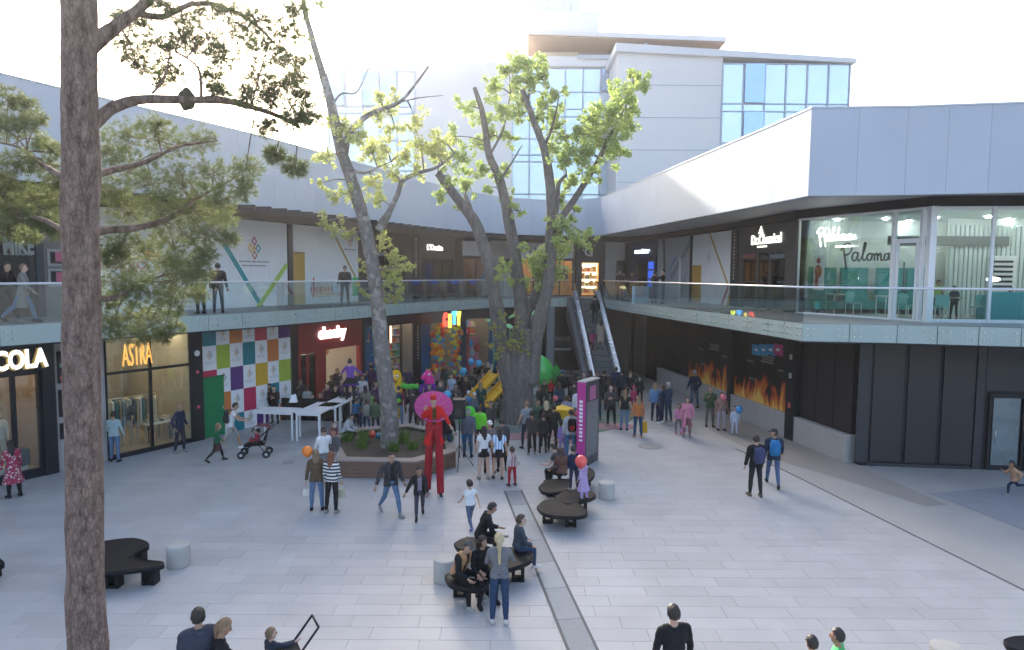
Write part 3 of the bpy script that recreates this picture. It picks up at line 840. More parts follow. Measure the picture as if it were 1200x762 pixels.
while x < L * .70:
    m = MB(); l = rr.uniform(.75, 1.05)
    m.prism([(x, -.2), (x + .07, -.21), (x + .08, .2), (x + .01, .21)], 1.72 - l, 1.66); m.add([(x, -.2, 1.66), (x + .07, -.2, 1.66), (x + .07, .2, 1.66), (x, .2, 1.66), (x + .03, 0, 1.74)], [(0, 1, 4), (1, 2, 4), (2, 3, 4), (3, 0, 4)])
    m.build('hanging_garment', cm(gc[k % 8]), rail); x += rr.uniform(.1, .15); k += 1
tbl = thing('display_table', 'low white display table with folded goods inside the ASTRA shop window', 'table', o.matrix_basis @ Vector((L * .62, .9, 0)), o.rotation_euler.z)
P(tbl, 'tabletop', M_wpaint, (0, L * .3, 0, .8, .68, .73)); 
for (a, b) in ((.05, .05), (L * .3 - .05, .05), (.05, .75), (L * .3 - .05, .75)): ribb(tbl, 'leg', M_black, [((a, b, .03), (a, b, .68))])
m = MB(); 
for k in range(9): m.cur = k % 4; m.box(.06 + k * L * .03, .06 + k * L * .03 + .16, .15, .5, .731, .78 + .1 * rr.random())
m.build('folded_goods', [cm(c) for c in gc[:4]], tbl)
P(tbl, 'stool', M_conc, (L * .3 + .1, L * .3 + .5, .1, .5, .03, .5))
o, L, uv = pillar(GL, 222, 235, 0, GH, 'black pillar with a small round white sticker left of the colourful chequered hoarding')
m = MB(); m.tube([(L / 2, -.101, uv(228, 414)[1]), (L / 2, -.108, uv(228, 414)[1])], .11, 16); m.build('sticker', M_wpaint, o)
for py in (436, 477):
    m = MB(); m.tube([(L / 2, -.101, uv(228, py)[1]), (L / 2, -.108, uv(228, py)[1])], .07, 8); m.build('sticker', cm((.6, .1, .15), kind='paint'), o)
# chequered hoarding
o, L, uv = bay(GL, 235, 340, 'hoarding', 'hoarding of white and brightly coloured squares with small logos and a green door', 'hoarding')
P(o, 'backing_board', M_white, (0, L, .01, .08, 0, GH))
xs = [0] + [uv(p, 420)[0] for p in (237, 253.6, 269.4, 284.5, 299, 313.4, 326.5)] + [L]
zc = [GH - .001]; 
zr = .92
zz0 = uv(245, 405.6)[1]
zs = [GH - .002, zz0, zz0 - zr, zz0 - 2 * zr, zz0 - 3 * zr, .0]
teal, lime, org, crim, pur, yel = (0.0, .22, .28), (.40, .52, .06), (.62, .20, .05), (.55, .03, .10), (.10, .03, .20), (.70, .42, .04)
colmap = {(1, 0): teal, (3, 0): org, (5, 0): crim, (7, 0): pur, (0, 1): org, (2, 1): lime, (4, 1): teal, (6, 1): org, (1, 2): crim, (3, 2): pur, (5, 2): yel, (7, 2): lime,
          (2, 3): org, (4, 3): crim, (6, 3): teal, (3, 4): teal, (5, 4): pur, (7, 4): org, (2, 4): None}
for i in range(8):
    for j in range(5):
        if i == 1 and j >= 3: continue
        c = colmap.get((i, j)); a, b = xs[i], xs[i + 1]; t, u = zs[j], zs[j + 1]
        if c: P(o, 'coloured_square', cm(c, kind='paint'), (a + .004, b - .004, -.012, .009, u + .004, t - .004))
        else:
            P(o, 'white_square', M_white, (a + .004, b - .004, -.008, .009, u + .004, t - .004))
            if i > 0:
                zmid = (max(t - zr, u) + t) / 2; emblem(o, (a + b) / 2, zmid + .1, .24, cols=[(.5, .1, .15), (.1, .3, .35), (.6, .3, .1), (.5, .4, .15)]); lines_of_print(o, (a + b) / 2, zmid - .14, .42, 2, cm((.5, .52, .55), kind='paint'), h=.03, gapz=.06)
dz = uv(247, 443)[1]
P(o, 'green_door', cm((.0, .22, .08), kind='paint'), (xs[1] - .15, xs[2] + .28, -.03, .009, 0.01, dz)); P(o, 'door_frame', cm((.0, .14, .05), kind='paint'), (xs[1] - .18, xs[2] + .31, -.035, .009, dz, dz + .06))
m = MB(); m.tube([(xs[2] + .18, -.06, 1.0), (xs[2] + .18, -.06, 1.15)], .02); m.build('door_handle', M_steel, o)
pillar(GL, 340, 347, 0, GH, 'slim black pillar between the chequered hoarding and the red shop')
# red shop
o, L, uv = bay(GL, 347, 421, 'toy_shop', 'red fronted shop with bubbly white lit lettering on its fascia', 'shop')
M_red = pm('shop_red', (.30, .015, .02), .45, var=.06)
room(o, L, GH, 5, pm('red_room', (.42, .36, .3), .7), lamps=3, rows=3)
zf = uv(385, 409)[1]; P(o, 'fascia', M_red, (0, L, -.15, .05, zf, GH)); P(o, 'side_post', M_red, (0, .12, -.14, .1, 0, zf - .002)); P(o, 'side_post', M_red, (L - .12, L, -.14, .1, 0, zf - .002)); P(o, 'middle_post', M_red, (L * .28, L * .40, -.14, .1, 0, zf - .002))
text('cheeky', o, uv(386, 391)[0], uv(386, 391)[1], uv(402, 391)[0] - uv(370, 391)[0], .72, emat('red_shop_letters', (1, .95, .9), .75), y=-.16, depth=.08, bold=.03)
frame(o, .12, L * .28, 0, zf, cols=2, mat=M_red); pane(o, .15, L * .27, .1, zf - .1)
P(o, 'blue_wall_panel', cm((.05, .25, .5), kind='paint'), (L * .5, L * .75, 3.5, 3.6, .03, 3)); P(o, 'lit_panel', emat('pale_lit', (.9, 1, .85), .55), (L * .75, L * .92, 3, 3.1, .03, 3.2))
for k in range(3): shelf_goods(o, .2 + k * L * .16, L * .15 + k * L * .16, 1.6 + .8 * k, .1, 2.4, 5, 6, [(.6, .05, .05), (.1, .3, .6), (.7, .5, .1), (.1, .4, .2), (.5, .5, .5), (.6, .2, .4)])
for k, c in enumerate(((.2, .45, .08), (.7, .25, .05))):
    m = MB(); m.ball((L * .46 + k * .5, .6, zf - .2), .2); m.build('hanging_ball', cm(c, kind='paint'), o)
pillar(GL, 421, 426, 0, GH, 'slim black pillar between the red shop and the blue shop')
# blue shop with shelves
M_blue = pm('shop_blue', (.01, .09, .24), .45, var=.1, scale=2)
M_blued = pm('shop_blue_dark', (.006, .03, .085), .45, var=.1)
toys = [(.6, .05, .05), (.1, .3, .6), (.7, .5, .1), (.1, .4, .2), (.6, .6, .6), (.6, .2, .4), (.5, .25, .1)]
o, L, uv = bay(GL, 426, 484, 'toy_shop', 'blue fronted toy shop with tall shelves of toys behind the slender leaning tree', 'shop')
room(o, L, GH, 3.5, lamps=3); zf = uv(455, 380)[1]
P(o, 'fascia', M_blued, (0, L, -.12, .05, zf, GH)); P(o, 'side_post', M_blue, (0, L * .22, -.1, .1, 0, zf - .002))
frame(o, L * .22, L, 0, zf, cols=3); shelf_goods(o, L * .26, L * .97, 1.0, .1, 3.2, 8, 8, toys)
P(o, 'lit_poster', emat('orange_poster', (1, .6, .35), .9), (L * .56, L * .70, .5, .55, 2.5, 3.4))
m = MB(); 
for k in range(14):
    m.cur = k % 3; m.ball((L * .11 + rr.uniform(-.25, .25), -.11, rr.uniform(.3, 3.5)), .05, 6, 4)
m.build('confetti_dots', [cm(c, kind='paint') for c in ((.6, .1, .1), (.7, .6, .1), (.1, .5, .2))], o)
o, L, uv = pillar(GL, 484, 492, 0, GH, 'black pillar with small vertical lettering left of the balloon arch', marks=12)
# blue shop with the balloon arch
o, L, uv = bay(GL, 492, 545, 'toy_shop', 'blue toy shop behind the arch of red, orange and blue balloons', 'shop')
room(o, L, GH, 3.5, lamps=3); zf = uv(520, 378)[1]
P(o, 'fascia', M_blued, (0, L, -.12, .05, zf, GH)); P(o, 'side_post', M_blue, (0, L * .2, -.1, .1, 0, zf - .002)); P(o, 'side_post', M_blued, (L * .86, L, -.1, .1, 0, zf - .002))
shelf_goods(o, L * .25, L * .5, 1.8, .1, 2.8, 6, 6, toys)
xc = uv(517, 400)[0]; zc_ = uv(517, 374)[1]
arch = thing('balloon_arch', 'arch of red, orange, blue and yellow balloons in front of the blue toy shop', 'balloon arch', o.matrix_basis @ Vector((xc, -.35, 0)), o.rotation_euler.z)
bm_ = [cm(c, kind='paint') for c in ((.6, .05, .03), (.75, .22, .02), (.05, .25, .5), (.65, .6, .05), (.7, .35, .03), (.02, .35, .45), (.45, .03, .03))]
bmesh_ = []
for mt in bm_:
    q = MB(); q.ball((0, 0, 0), (.13, .13, .15), 10, 7); bmesh_.append(q.mesh('balloon', mt))
rb = random.Random(5); nb_ = 0
for k in range(285):
    t = rb.random(); side = rb.choice((-1, 1)); hw = .78; top = 3.3
    sarc = t * (top + hw)
    if sarc < 2.5: bx, bz = side * hw, sarc
    else:
        a = (sarc - 2.5) / (top + hw - 2.5) * PI / 2; bx, bz = side * hw * math.cos(a), 2.5 + .75 * math.sin(a)
    th_ = .44 * (.75 if sarc < 2.5 else 1.05)
    bq = link('balloon', rb.choice(bmesh_), arch, (bx + rb.uniform(-th_, th_), rb.uniform(-.3, .1), max(.1, bz + rb.uniform(-.25, .25))), (rb.uniform(-1, 1), rb.uniform(-1, 1), 0)); bq.scale = [rb.uniform(.7, 1.15)] * 3
lets = thing('balloon_letters', 'glowing red, yellow and blue letters standing above the balloon arch', 'sign', o.matrix_basis @ Vector((xc, -.75, 0)), o.rotation_euler.z)
for k, (ch, c, dz_) in enumerate((('C', (1, .08, .05), -.02), ('i', (1, .7, .1), -.1), ('T', (.1, .45, 1), .05), ('Y', (.9, .9, .1), 0))):
    text(ch, lets, (-.57 + k * .38), zc_ + .05 + dz_, .30 if ch != 'i' else .14, .8, emat('letter_glow_%d' % k, c, .6), depth=.16, bold=.06, name='letter')
# third blue bay
o, L, uv = bay(GL, 545, 585, 'toy_shop', 'blue fronted toy shop bay with pink display right of the balloon arch', 'shop')
room(o, L, GH, 3.5, lamps=2); zf = uv(565, 373)[1]
P(o, 'fascia', M_blued, (0, L, -.12, .05, zf, GH)); P(o, 'side_post', M_blue, (L * .70, L, -.1, .1, 0, zf - .002))
P(o, 'pink_display', cm((.5, .2, .27), kind='paint'), (L * .22, L * .62, .8, .9, .03, 2.3)); P(o, 'red_column', cm((.3, .02, .03), kind='paint'), (L * .04, L * .15, .1, .4, .03, 2.6))
shelf_goods(o, L * .05, L * .68, 1.6, 2.4, 3.4, 2, 6, toys)
for (x_, z_, c) in ((.3, 1.9, (.1, .4, .7)), (.52, 1.6, (.35, .06, .06)), (.36, 1.3, (.5, .5, .6))):
    m = MB(); m.ball((L * x_, .6, z_), (.2, .15, .28)); m.build('plush_toy', cm(c), o)
# dark far openings under the centre, their shade painted as black fronts
o, L, uv = bay(GL, 585, 612, 'shop_entrance', 'dark unlit shop entrance behind the big tree', 'shop')
P(o, 'dark_front', M_black, (0, L, 0, .1, 0, GH))
cfar = Path([GL.p[-1], Vector((7.7, 42.9))])
o, L, uv = bay(cfar, 626, 706, 'shop_entrance', 'black fronted shop beneath the escalator with a grey name and a bright line', 'shop', pyref=400)
P(o, 'black_front', M_black, (0, L, 0, .1, 0, GH)); xw = uv(655, 397)[0]
text('JOGÜE', o, xw + .1, uv(655, 397)[1], 1.3, .38, cm((.35, .37, .4), kind='paint'), y=-.002, depth=.01)
P(o, 'light_line', cm((.45, .48, .5), kind='paint'), (xw - .7, xw + .8, -.03, -.001, uv(655, 409)[1] - .07, uv(655, 409)[1] + .06))
P(o, 'painted_opening', pm('painted_opening_shade', (.004, .004, .005), .7), (xw - .9, xw + 1.6, -.02, -.0005, .02, uv(655, 415)[1]))  # shade inside the opening painted as a near-black sheet on the front
for px, lab in ((645, 'grey column carrying the walkway left of the escalator'), (620, 'grey column of the arcade hidden partly by the big tree')):
    c = at_y(px, 400, 40.2); cl = thing('column', lab, 'column', (c.x, 40.2 + (1.2 if px == 620 else 0), 0)); P(cl, 'shaft', pm('column_grey', (.17, .2, .22), .6), (-.22, .22, -.2, .2, 0, SLB))
# right ground floor
o, L, uv = bay(cfar, 706.2, 737.5, 'wall_panel', 'pale grey wall strip right of the escalator foot', 'wall', pyref=420)
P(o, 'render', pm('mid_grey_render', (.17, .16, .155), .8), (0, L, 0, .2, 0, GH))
o, L, uv = bay(GR, 740.3, 743, 'pillar', 'narrow black pillar between two grey wall panels right of the escalator', 'pillar', pyref=420)
P(o, 'shaft', M_black, (0, L, -.03, .2, 0, GH))
o, L, uv = bay(GR, 743, 757, 'wall_panel', 'wide grey wall panel left of the black hoarding', 'wall', pyref=420)
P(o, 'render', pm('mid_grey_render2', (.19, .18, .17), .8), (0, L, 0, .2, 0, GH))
# black hoarding, low concrete wall, fire posters
def low_wall(pa, pb, lab, dark=.9):
    o, L, uv = bay(GR, pa, pb, 'low_wall', lab, 'wall', pyref=440)
    P(o, 'wall_body', M_conc, (0, L, -.28, .1, 0, dark)); P(o, 'coping', pm('wall_coping', (.42, .41, .4), .7), (0, L, -.3, .1, dark + .002, dark + .04))
low_wall(775, 860.5, 'low concrete wall below the first flame poster'); low_wall(863.5, 1003, 'low concrete wall running from the flame posters to the black corner')
o, L, uv = bay(GR, 757, 810, 'hoarding', 'plain black hoarding panels between the escalator and the flame posters', 'hoarding', pyref=430)
for k in range(5): P(o, 'panel', M_black, (L * k / 5 + .015, L * (k + 1) / 5 - .015, -.02, .06, .02, GH))
P(o, 'backing', pm('hoarding_black', (.006, .006, .007), .7), (0, L, .061, .15, 0, GH))
def flame_mat():
    m = bpy.data.materials.new('flame_print'); m.use_nodes = True; t = m.node_tree; b = t.nodes['Principled BSDF']; N = t.nodes.new; Lk = t.links.new
    tc = N('ShaderNodeTexCoord'); mp = N('ShaderNodeMapping'); mp.inputs['Scale'].default_value = (1.25, 0.0, 0.5); Lk(tc.outputs['Object'], mp.inputs[0])
    nz = N('ShaderNodeTexNoise'); nz.inputs['Scale'].default_value = 1.6; nz.inputs['Detail'].default_value = 5; nz.inputs['Distortion'].default_value = 1.6; Lk(mp.outputs[0], nz.inputs['Vector'])
    sp = N('ShaderNodeSeparateXYZ'); Lk(tc.outputs['Object'], sp.inputs[0])
    h = N('ShaderNodeMapRange'); h.inputs[1].default_value = .9; h.inputs[2].default_value = 2.7; h.inputs[3].default_value = .42; h.inputs[4].default_value = -.3; Lk(sp.outputs['Z'], h.inputs[0])
    a = N('ShaderNodeMath'); a.operation = 'ADD'; Lk(nz.outputs[0], a.inputs[0]); Lk(h.outputs[0], a.inputs[1])
    cr = N('ShaderNodeValToRGB'); e = cr.color_ramp.elements; e[0].position = .57; e[0].color = (.004, .004, .005, 1); e[1].position = .92; e[1].color = (.8, .5, .12, 1)
    for p_, c in ((.60, (.2, .015, .004, 1)), (.66, (.42, .07, .01, 1)), (.78, (.6, .2, .03, 1))):
        q = e.new(p_); q.color = c
    Lk(a.outputs[0], cr.inputs[0]); Lk(cr.outputs[0], b.inputs['Base Color']); b.inputs['Roughness'].default_value = .5
    return m
M_flame = flame_mat()
for (pa, pb, lab, lw) in ((810, 860, 'black poster wall with orange flames, the left one further back', 4), (864, 930, 'black poster wall with orange flames and four small blue and pink icons', 4)):
    o, L, uv = bay(GR, pa, pb, 'poster_wall', lab, 'poster', pyref=430)
    for k in range(lw): P(o, 'poster_panel', M_flame, (L * k / lw + .008, L * (k + 1) / lw - .008, -.12, .06, .95, GH))
    P(o, 'backing', M_black, (0, L, .061, .15, 0, GH))
    if pa > 850:
        for k, c in enumerate(((.03, .3, .55), (.03, .3, .55), (.03, .25, .5), (.45, .06, .22))):
            x_ = uv(889.5 + k * 8.6, 410)[0]; z_ = uv(889.5 + k * 8.6, 410)[1]; P(o, 'icon', cm(c, kind='paint'), (x_ - .33, x_ + .33, -.135, -.121, z_ - .22, z_ + .22)); P(o, 'icon_mark', M_wpaint, (x_ - .12, x_ + .12, -.14, -.136, z_ - .05, z_ + .05))
    for (u, v, s_) in (((.3, .62, .3), (.62, .7, .5), (.35, .45, .25), (.85, .6, .22))):
        lines_of_print(o, L * u, GH * v, s_ * 2, 1 if s_ < .4 else 3, cm((.2, .2, .2), kind='paint'), y=-.122, h=.07, gapz=.11)
pillar(GR, 860, 864, 0, GH, 'black post between the two flame posters', pyref=430, out=.32)
o, L, uv = pillar(GR, 930, 940, 0, GH, 'black post with small white stickers right of the flame posters', pyref=430, out=.3)
for py in (418, 440, 475): P(o, 'sticker', cm((.4, .4, .4) if py < 470 else (.5, .1, .08), kind='paint'), (L * .35, L * .65, -.31, -.301, uv(934, py)[1] - .1, uv(934, py)[1] + .1))
o, L, uv = bay(GR, 940, 1003, 'hoarding', 'matt black hoarding panels between the flame posters and the black corner', 'hoarding', pyref=430)
for k in range(3): P(o, 'panel', pm('black_panel', (.018, .017, .02), .5), (L * k / 3 + .02, L * (k + 1) / 3 - .02, -.06, .06, .95, GH))
P(o, 'backing', M_black, (0, L, .061, .15, 0, GH))
# dark box on the right
o, L, uv = bay(GR, 1014, 1290, 'dark_kiosk', 'large dark panelled ground floor unit with a glass door under the right walkway', 'shop', pyref=470)
M_brown = pm('charcoal_brown_panel', (.022, .021, .025), .45, var=.1, scale=1)
P(o, 'body', M_black, (-.1, L, .02, 2.5, 0, GH)); P(o, 'corner_post', M_dark, (-.25, .14, -.02, .02, .1, GH - .02))
for (a, b) in ((1022, 1058), (1063, 1099), (1104, 1141)):
    P(o, 'panel', M_brown, (uv(a, 470)[0], uv(b, 470)[0], -.03, .019, .16, GH - .12))
P(o, 'plinth', M_dark, (.1, uv(1141, 470)[0], -.08, .019, 0.0, .11))
x0 = uv(1152, 500)[0]
P(o, 'post', M_dark, (uv(1143, 470)[0], x0 - .03, -.04, .019, .02, GH - .02)); P(o, 'lintel_panel', M_dark, (x0, L, -.03, .019, uv(1170, 458)[1], GH - .02))
zt = uv(1170, 461)[1]
for k in range(3):
    a = x0 + .12 + k * 1.12; frame(o, a, a + 1.08, .03, zt, y=-.03, th=.14, mat=M_black, name='door_frame')
    P(o, 'door_glass', pm('door_glass_grey', (.16, .20, .21), .12, var=.5, scale=1.1, detail=6, spec=.9), (a + .14, a + .94, -.04, -.02, .17, zt - .14))
    ribb(o, 'door_handle', M_steel, [((a + .2, -.12, .9), (a + .2, -.12, 1.4))], .015)

# ======================= left side, upper floor =======================
o, L, uv = bay(UL, -60, 50, 'clothes_shop', 'dark upper shop at the far left with MIKE in grey block letters', 'shop', F2, 320)
P(o, 'front', M_dark, (0, L, 0, .1, 0, UH)); xm = uv(21, 287)[0]
text('MIKE', o, xm, uv(21, 288)[1], uv(39, 288)[0] - uv(3, 288)[0], .52, cm((.30, .33, .31), kind='paint'), y=-.01, depth=.06, bold=.04)
lines_of_print(o, xm, uv(21, 297)[1], uv(38, 288)[0] - uv(4, 288)[0], 1, cm((.25, .27, .26), kind='paint'), h=.06)
P(o, 'painted_dark_opening', M_black, (.5, uv(36, 330)[0], -.008, -.001, .02, 2.2)); P(o, 'edge_post', pm('navy_post', (.015, .03, .05), .4), (uv(42, 330)[0], L, -.12, .1, 0, UH))  # darkness of the shop opening painted as a thin black sheet
o, L, uv = bay(UL, 50, 75, 'display_pillar', 'pale upper pillar with two framed screens right of the MIKE sign', 'pillar', F2, 320)
P(o, 'shaft', M_conc_d, (0, L, 0, .4, 0, UH))
for (a, b) in ((292, 312), (315, 336)):
    P(o, 'screen_frame', M_conc, (.12, .75, -.06, -.001, uv(60, b)[1], uv(60, a)[1])); P(o, 'screen', M_black, (.2, .67, -.07, -.061, uv(60, b)[1] + .08, uv(60, a)[1] - .08)); P(o, 'screen_graphic', cm((.5, .12, .2), kind='paint'), (.34, .52, -.075, -.071, uv(60, b)[1] + .15, uv(60, b)[1] + .45))
o, L, uv = bay(UL, 75, 118, 'hoarding', 'upper hoarding hidden behind the pine trunk', 'hoarding', F2, 320); P(o, 'board', M_dark, (0, L, 0, .1, 0, UH))
o, L, uv = bay(UL, 118, 337, 'hoarding', 'long white upper hoarding with a teal stripe, a lime stripe and a diamond logo', 'hoarding', F2, 320)
nb = 8
for k in range(nb): P(o, 'board', M_white, (L * k / nb + .003, L * (k + 1) / nb - .003, 0, .05, 0, UH))
P(o, 'backing', M_conc_d, (0, L, .051, .12, 0, UH))
pz = lambda x, y: uv(x, y)
band(o, pz(262, 285), pz(308, 362), .2, cm((.0, .30, .36), kind='paint')); band(o, pz(301, 362), pz(336, 310), .2, cm((.35, .55, .08), kind='paint'), y=-.02)
emblem(o, *pz(298, 291), .6, cols=[(.55, .05, .15), (.05, .3, .4), (.6, .15, .1), (.8, .5, .08)]); lines_of_print(o, pz(298, 306)[0], pz(298, 306)[1], 1.5, 2, h=.06, gapz=.16)
text('ABIERTO', o, pz(145, 297)[0], pz(145, 298)[1], 2.2, .35, cm((.75, .38, .05), kind='paint'), y=-.005, depth=.01); text('NUEVO', o, pz(145, 310)[0], pz(145, 310)[1], 1.6, .3, cm((.6, .1, .15), kind='paint'), y=-.005, depth=.01)
P(o, 'red_tag', cm((.55, .04, .03), kind='paint'), (pz(170, 297)[0], pz(183, 297)[0], -.03, -.001, pz(176, 301)[1], pz(176, 294)[1]))
pillar(UL, 337, 342, F2, UH, 'slim black upper pillar between the two white hoardings', pyref=320)
o, L, uv = bay(UL, 342, 420, 'hoarding', 'white upper hoarding with an ochre door, a gold stripe and orange words', 'hoarding', F2, 320)
for k in range(3): P(o, 'board', M_white, (L * k / 3 + .003, L * (k + 1) / 3 - .003, 0, .05, 0, UH))
P(o, 'backing', M_conc_d, (0, L, .051, .12, 0, UH)); pz = uv
dx0, dx1, dzt = uv(342.8, 330)[0], uv(357, 330)[0], uv(350, 297)[1]
P(o, 'ochre_door', pm('ochre_door', (.55, .32, .05), .5, var=.1), (dx0, dx1, -.03, -.001, .02, dzt)); P(o, 'door_frame', cm((.35, .15, .05), kind='paint'), (dx0, dx1, -.04, -.001, dzt + .001, dzt + .06))
band(o, uv(389, 270), uv(417, 326), .12, cm((.5, .36, .12), kind='paint')); emblem(o, *uv(410, 280), .45); lines_of_print(o, *uv(410, 292), .9, 1, h=.05)
text('NUEVAS', o, *uv(378, 339), 1.5, .22, cm((.65, .1, .05), kind='paint'), y=-.002, depth=.01); text('EXPERIENCIAS', o, *uv(385, 345), 2.2, .22, cm((.75, .35, .05), kind='paint'), y=-.002, depth=.01)
P(o, 'red_mark', cm((.6, .08, .05), kind='paint'), (uv(367, 350)[0], uv(368.5, 350)[0], -.01, -.001, .35, 1.2)); P(o, 'green_mark', cm((.05, .5, .15), kind='paint'), (uv(413, 345)[0], L - .02, -.01, -.001, .3, 1.2))
# far left shops upstairs
def upshop(path, a, b, label, sign=None, sm=None, sf=(.5, .5), sh=.4, front=None, win=(), winm=None, signboard=None, roomm=None, pyref=320, lamps=2, cols=2, name='shop'):
    o, L, uv = bay(path, a, b, name, label, 'shop', F2, pyref)
    front = front or M_dark
    wx0, wx1, wz = (win if win else (.08, .92, 2.5))
    room(o, L, UH - .02, 3.0, roomm, lamps=lamps, rows=2)
    P(o, 'front_panel', front, (0, L, -.06, .06, wz, UH)); P(o, 'side_panel', front, (0, L * wx0, -.06, .06, 0, wz - .002)); P(o, 'side_panel', front, (L * wx1, L, -.06, .06, 0, wz - .002))
    frame(o, L * wx0, L * wx1, 0, wz, cols=cols); 
    for k in range(cols): pane(o, L * wx0 + (wx1 - wx0) * L * k / cols + .04, L * wx0 + (wx1 - wx0) * L * (k + 1) / cols - .04, .08, wz - .08)
    if signboard: P(o, 'sign_board', signboard, (L * .03, L * .97, -.12, -.061, wz + .1, UH - .1))
    if sign: text(sign, o, L * sf[0], wz + (UH - wz) * .5, L * sf[1], sh, sm or M_sign, y=-.125, depth=.04, bold=.02)
    return o, L, uv
M_brownf = pm('dark_brown_front', (.045, .035, .03), .5, var=.15)
upshop(UL, 420, 482, 'dark brown upper shop behind the slender leaning tree', front=M_brownf, win=(.1, .85, 2.5), roomm=pm('brown_room', (.1, .075, .06), .6))
pillar(UL, 482, 490, F2, UH, 'black upper pillar with pale vertical lettering left of the L\'Occitane shop', marks=14, pyref=320, mcol=cm((.4, .4, .38), kind='paint'))
o, L, uv = upshop(UL, 490, 533, 'dark upper shop with a small white script name and a warm lamp', "L'Occita", M_sign, (.4, .42), .34, win=(.06, .94, 2.35), roomm=pm('greenish_room', (.16, .17, .14), .6), cols=3)
m = MB(); m.ball((L * .12, .5, 1.75), (.18, .12, .3)); m.build('warm_lamp', emat('lamp_orange', (1, .6, .2), 3), o)
pillar(UL, 533, 540, F2, UH, 'black upper pillar left of the shop with the long white sign', pyref=320)
upshop(UL, 540, 574, 'upper shop with a long blank white sign and dark brown interior', front=M_brownf, win=(.05, .95, 2.45), signboard=M_wpaint, roomm=pm('brown_room2', (.16, .09, .05), .6))
o, L, uv = bay(UL, 574, 606, 'wall_panel', 'plain light grey upper wall panel with a black loudspeaker', 'wall', F2, 320); P(o, 'render', pm('light_render', (.46, .46, .45), .8), (0, L, 0, .1, 0, UH))
sx, sz = uv(589, 311)
o2 = thing('wall_loudspeaker', 'black loudspeaker fixed to the grey upper wall left of the big tree stems', 'loudspeaker', o.matrix_basis @ Vector((sx, -.02, sz)), o.rotation_euler.z)
P(o2, 'cabinet', M_black, (-.26, .26, -.4, -.05, -.42, .42)); m = MB(); m.tube([(0, -.401, -.12), (0, -.41, -.12)], .2, 16); m.build('cone', pm('speaker_cone', (.03, .03, .03), .7), o2); P(o2, 'bracket', M_steel, (-.05, .05, -.05, .02, -.1, .1))
o, L, uv = upshop(UL, 606, 673, 'upper shoe shop with a white sign board and warm timber interior', 'SA   SHOES', cm((.05, .05, .06), kind='paint'), (.55, .72), .38, front=M_conc_d, win=(.05, .97, 2.4), signboard=M_wpaint, roomm=pm('amber_room', (.5, .28, .10), .6), lamps=4, cols=4)
P(o, 'screen', M_black, (L * .72, L * .93, .8, .9, 1.0, 1.9)); P(o, 'teal_screen_edge', cm((.1, .35, .4), kind='paint'), (L * .72, L * .93, .79, .9, 1.91, 2.0))
o, L, uv = upshop(UL, 675, 709, 'dark grey upper shop with a large letter G and a bright amber window', 'G', cm((.6, .6, .62), kind='paint'), (.42, .28), .6, win=(.18, .8, 2.3), roomm=pm('amber_room2', (.75, .5, .25), .6), lamps=3, cols=1)
shelf_goods(o, L * .2, L * .78, 1.6, .2, 2.1, 4, 5, [(.7, .4, .1), (.6, .1, .05), (.7, .6, .4), (.2, .3, .1)])
P(o, 'glow_panel', emat('amber_glow', (1, .72, .4), .9), (L * .2, L * .78, 1.75, 1.8, .3, 2.2))
o, L, uv = bay(UL, 709, 732, 'wall_panel', 'light grey upper wall at the far corner above the escalator', 'wall', F2, 320); P(o, 'render', pm('light_render', (.46, .46, .45), .8), (0, L, 0, .1, 0, UH))
sx, sz = uv(727, 313)
o2 = thing('wall_loudspeaker', 'black loudspeaker fixed to the grey upper wall above the escalator', 'loudspeaker', o.matrix_basis @ Vector((sx, -.02, sz)), o.rotation_euler.z)
P(o2, 'cabinet', M_black, (-.26, .26, -.4, -.05, -.42, .42)); m = MB(); m.tube([(0, -.401, -.12), (0, -.41, -.12)], .2, 16); m.build('cone', pm('speaker_cone', (.03, .03, .03), .7), o2)
# right side upstairs
URs = lambda px: UR.hit(px, 320)
o, L, uv = upshop(UR, 736, 770, 'navy blue upper shop with a glowing blue and white sign', 'movistar', emat('blue_sign', (.75, .85, 1), .8), (.55, .5), .3, front=pm('navy_front', (.008, .022, .075), .4), win=(.35, .7, 2.3), roomm=pm('tan_room2', (.35, .3, .2), .6), cols=1)
for k in range(3): P(o, 'blue_screen', emat('blue_screen', (.05, .15, .9), .22), (L * .74, L * .92, -.08, -.062, .7 + .55 * k, 1.15 + .55 * k))
o, L, uv = bay(UR, 770, 809, 'hoarding', 'pale grey upper hoarding printed with diagonal shapes left of the yellow door', 'hoarding', F2, 320)
for k in range(3): P(o, 'board', pm('grey_board', (.42, .44, .48), .5), (L * k / 3 + .004, L * (k + 1) / 3 - .004, 0, .05, 0, UH))
P(o, 'backing', M_conc_d, (0, L, .051, .12, 0, UH))
for (p_, q_, wd, c) in (((.98, .9), (.45, .35), .35, (.24, .27, .33)), ((.2, 1.0), (.25, .5), .3, (.15, .12, .12)), ((.9, .45), (.7, .02), .3, (.3, .33, .4)), ((.62, .7), (.4, .5), .2, (.2, .3, .5))):
    band(o, (L * p_[0], UH * p_[1]), (L * q_[0], UH * q_[1]), wd, cm(c, kind='paint'), y=-.01 - rr.random() * .01)
P(o, 'white_post', M_wpaint, (L * .72, L * .76, -.1, -.04, 0, 2.4))
pillar(UR, 809, 811, F2, UH, 'thin black strip between the grey and white upper hoardings', pyref=320, out=.06)
o, L, uv = bay(UR, 811, 858, 'hoarding', 'white upper hoarding with a yellow door, a gold line and a crimson line', 'hoarding', F2, 320)
for k in range(3): P(o, 'board', M_white, (L * k / 3 + .003, L * (k + 1) / 3 - .003, 0, .05, 0, UH))
P(o, 'backing', M_conc_d, (0, L, .051, .12, 0, UH))
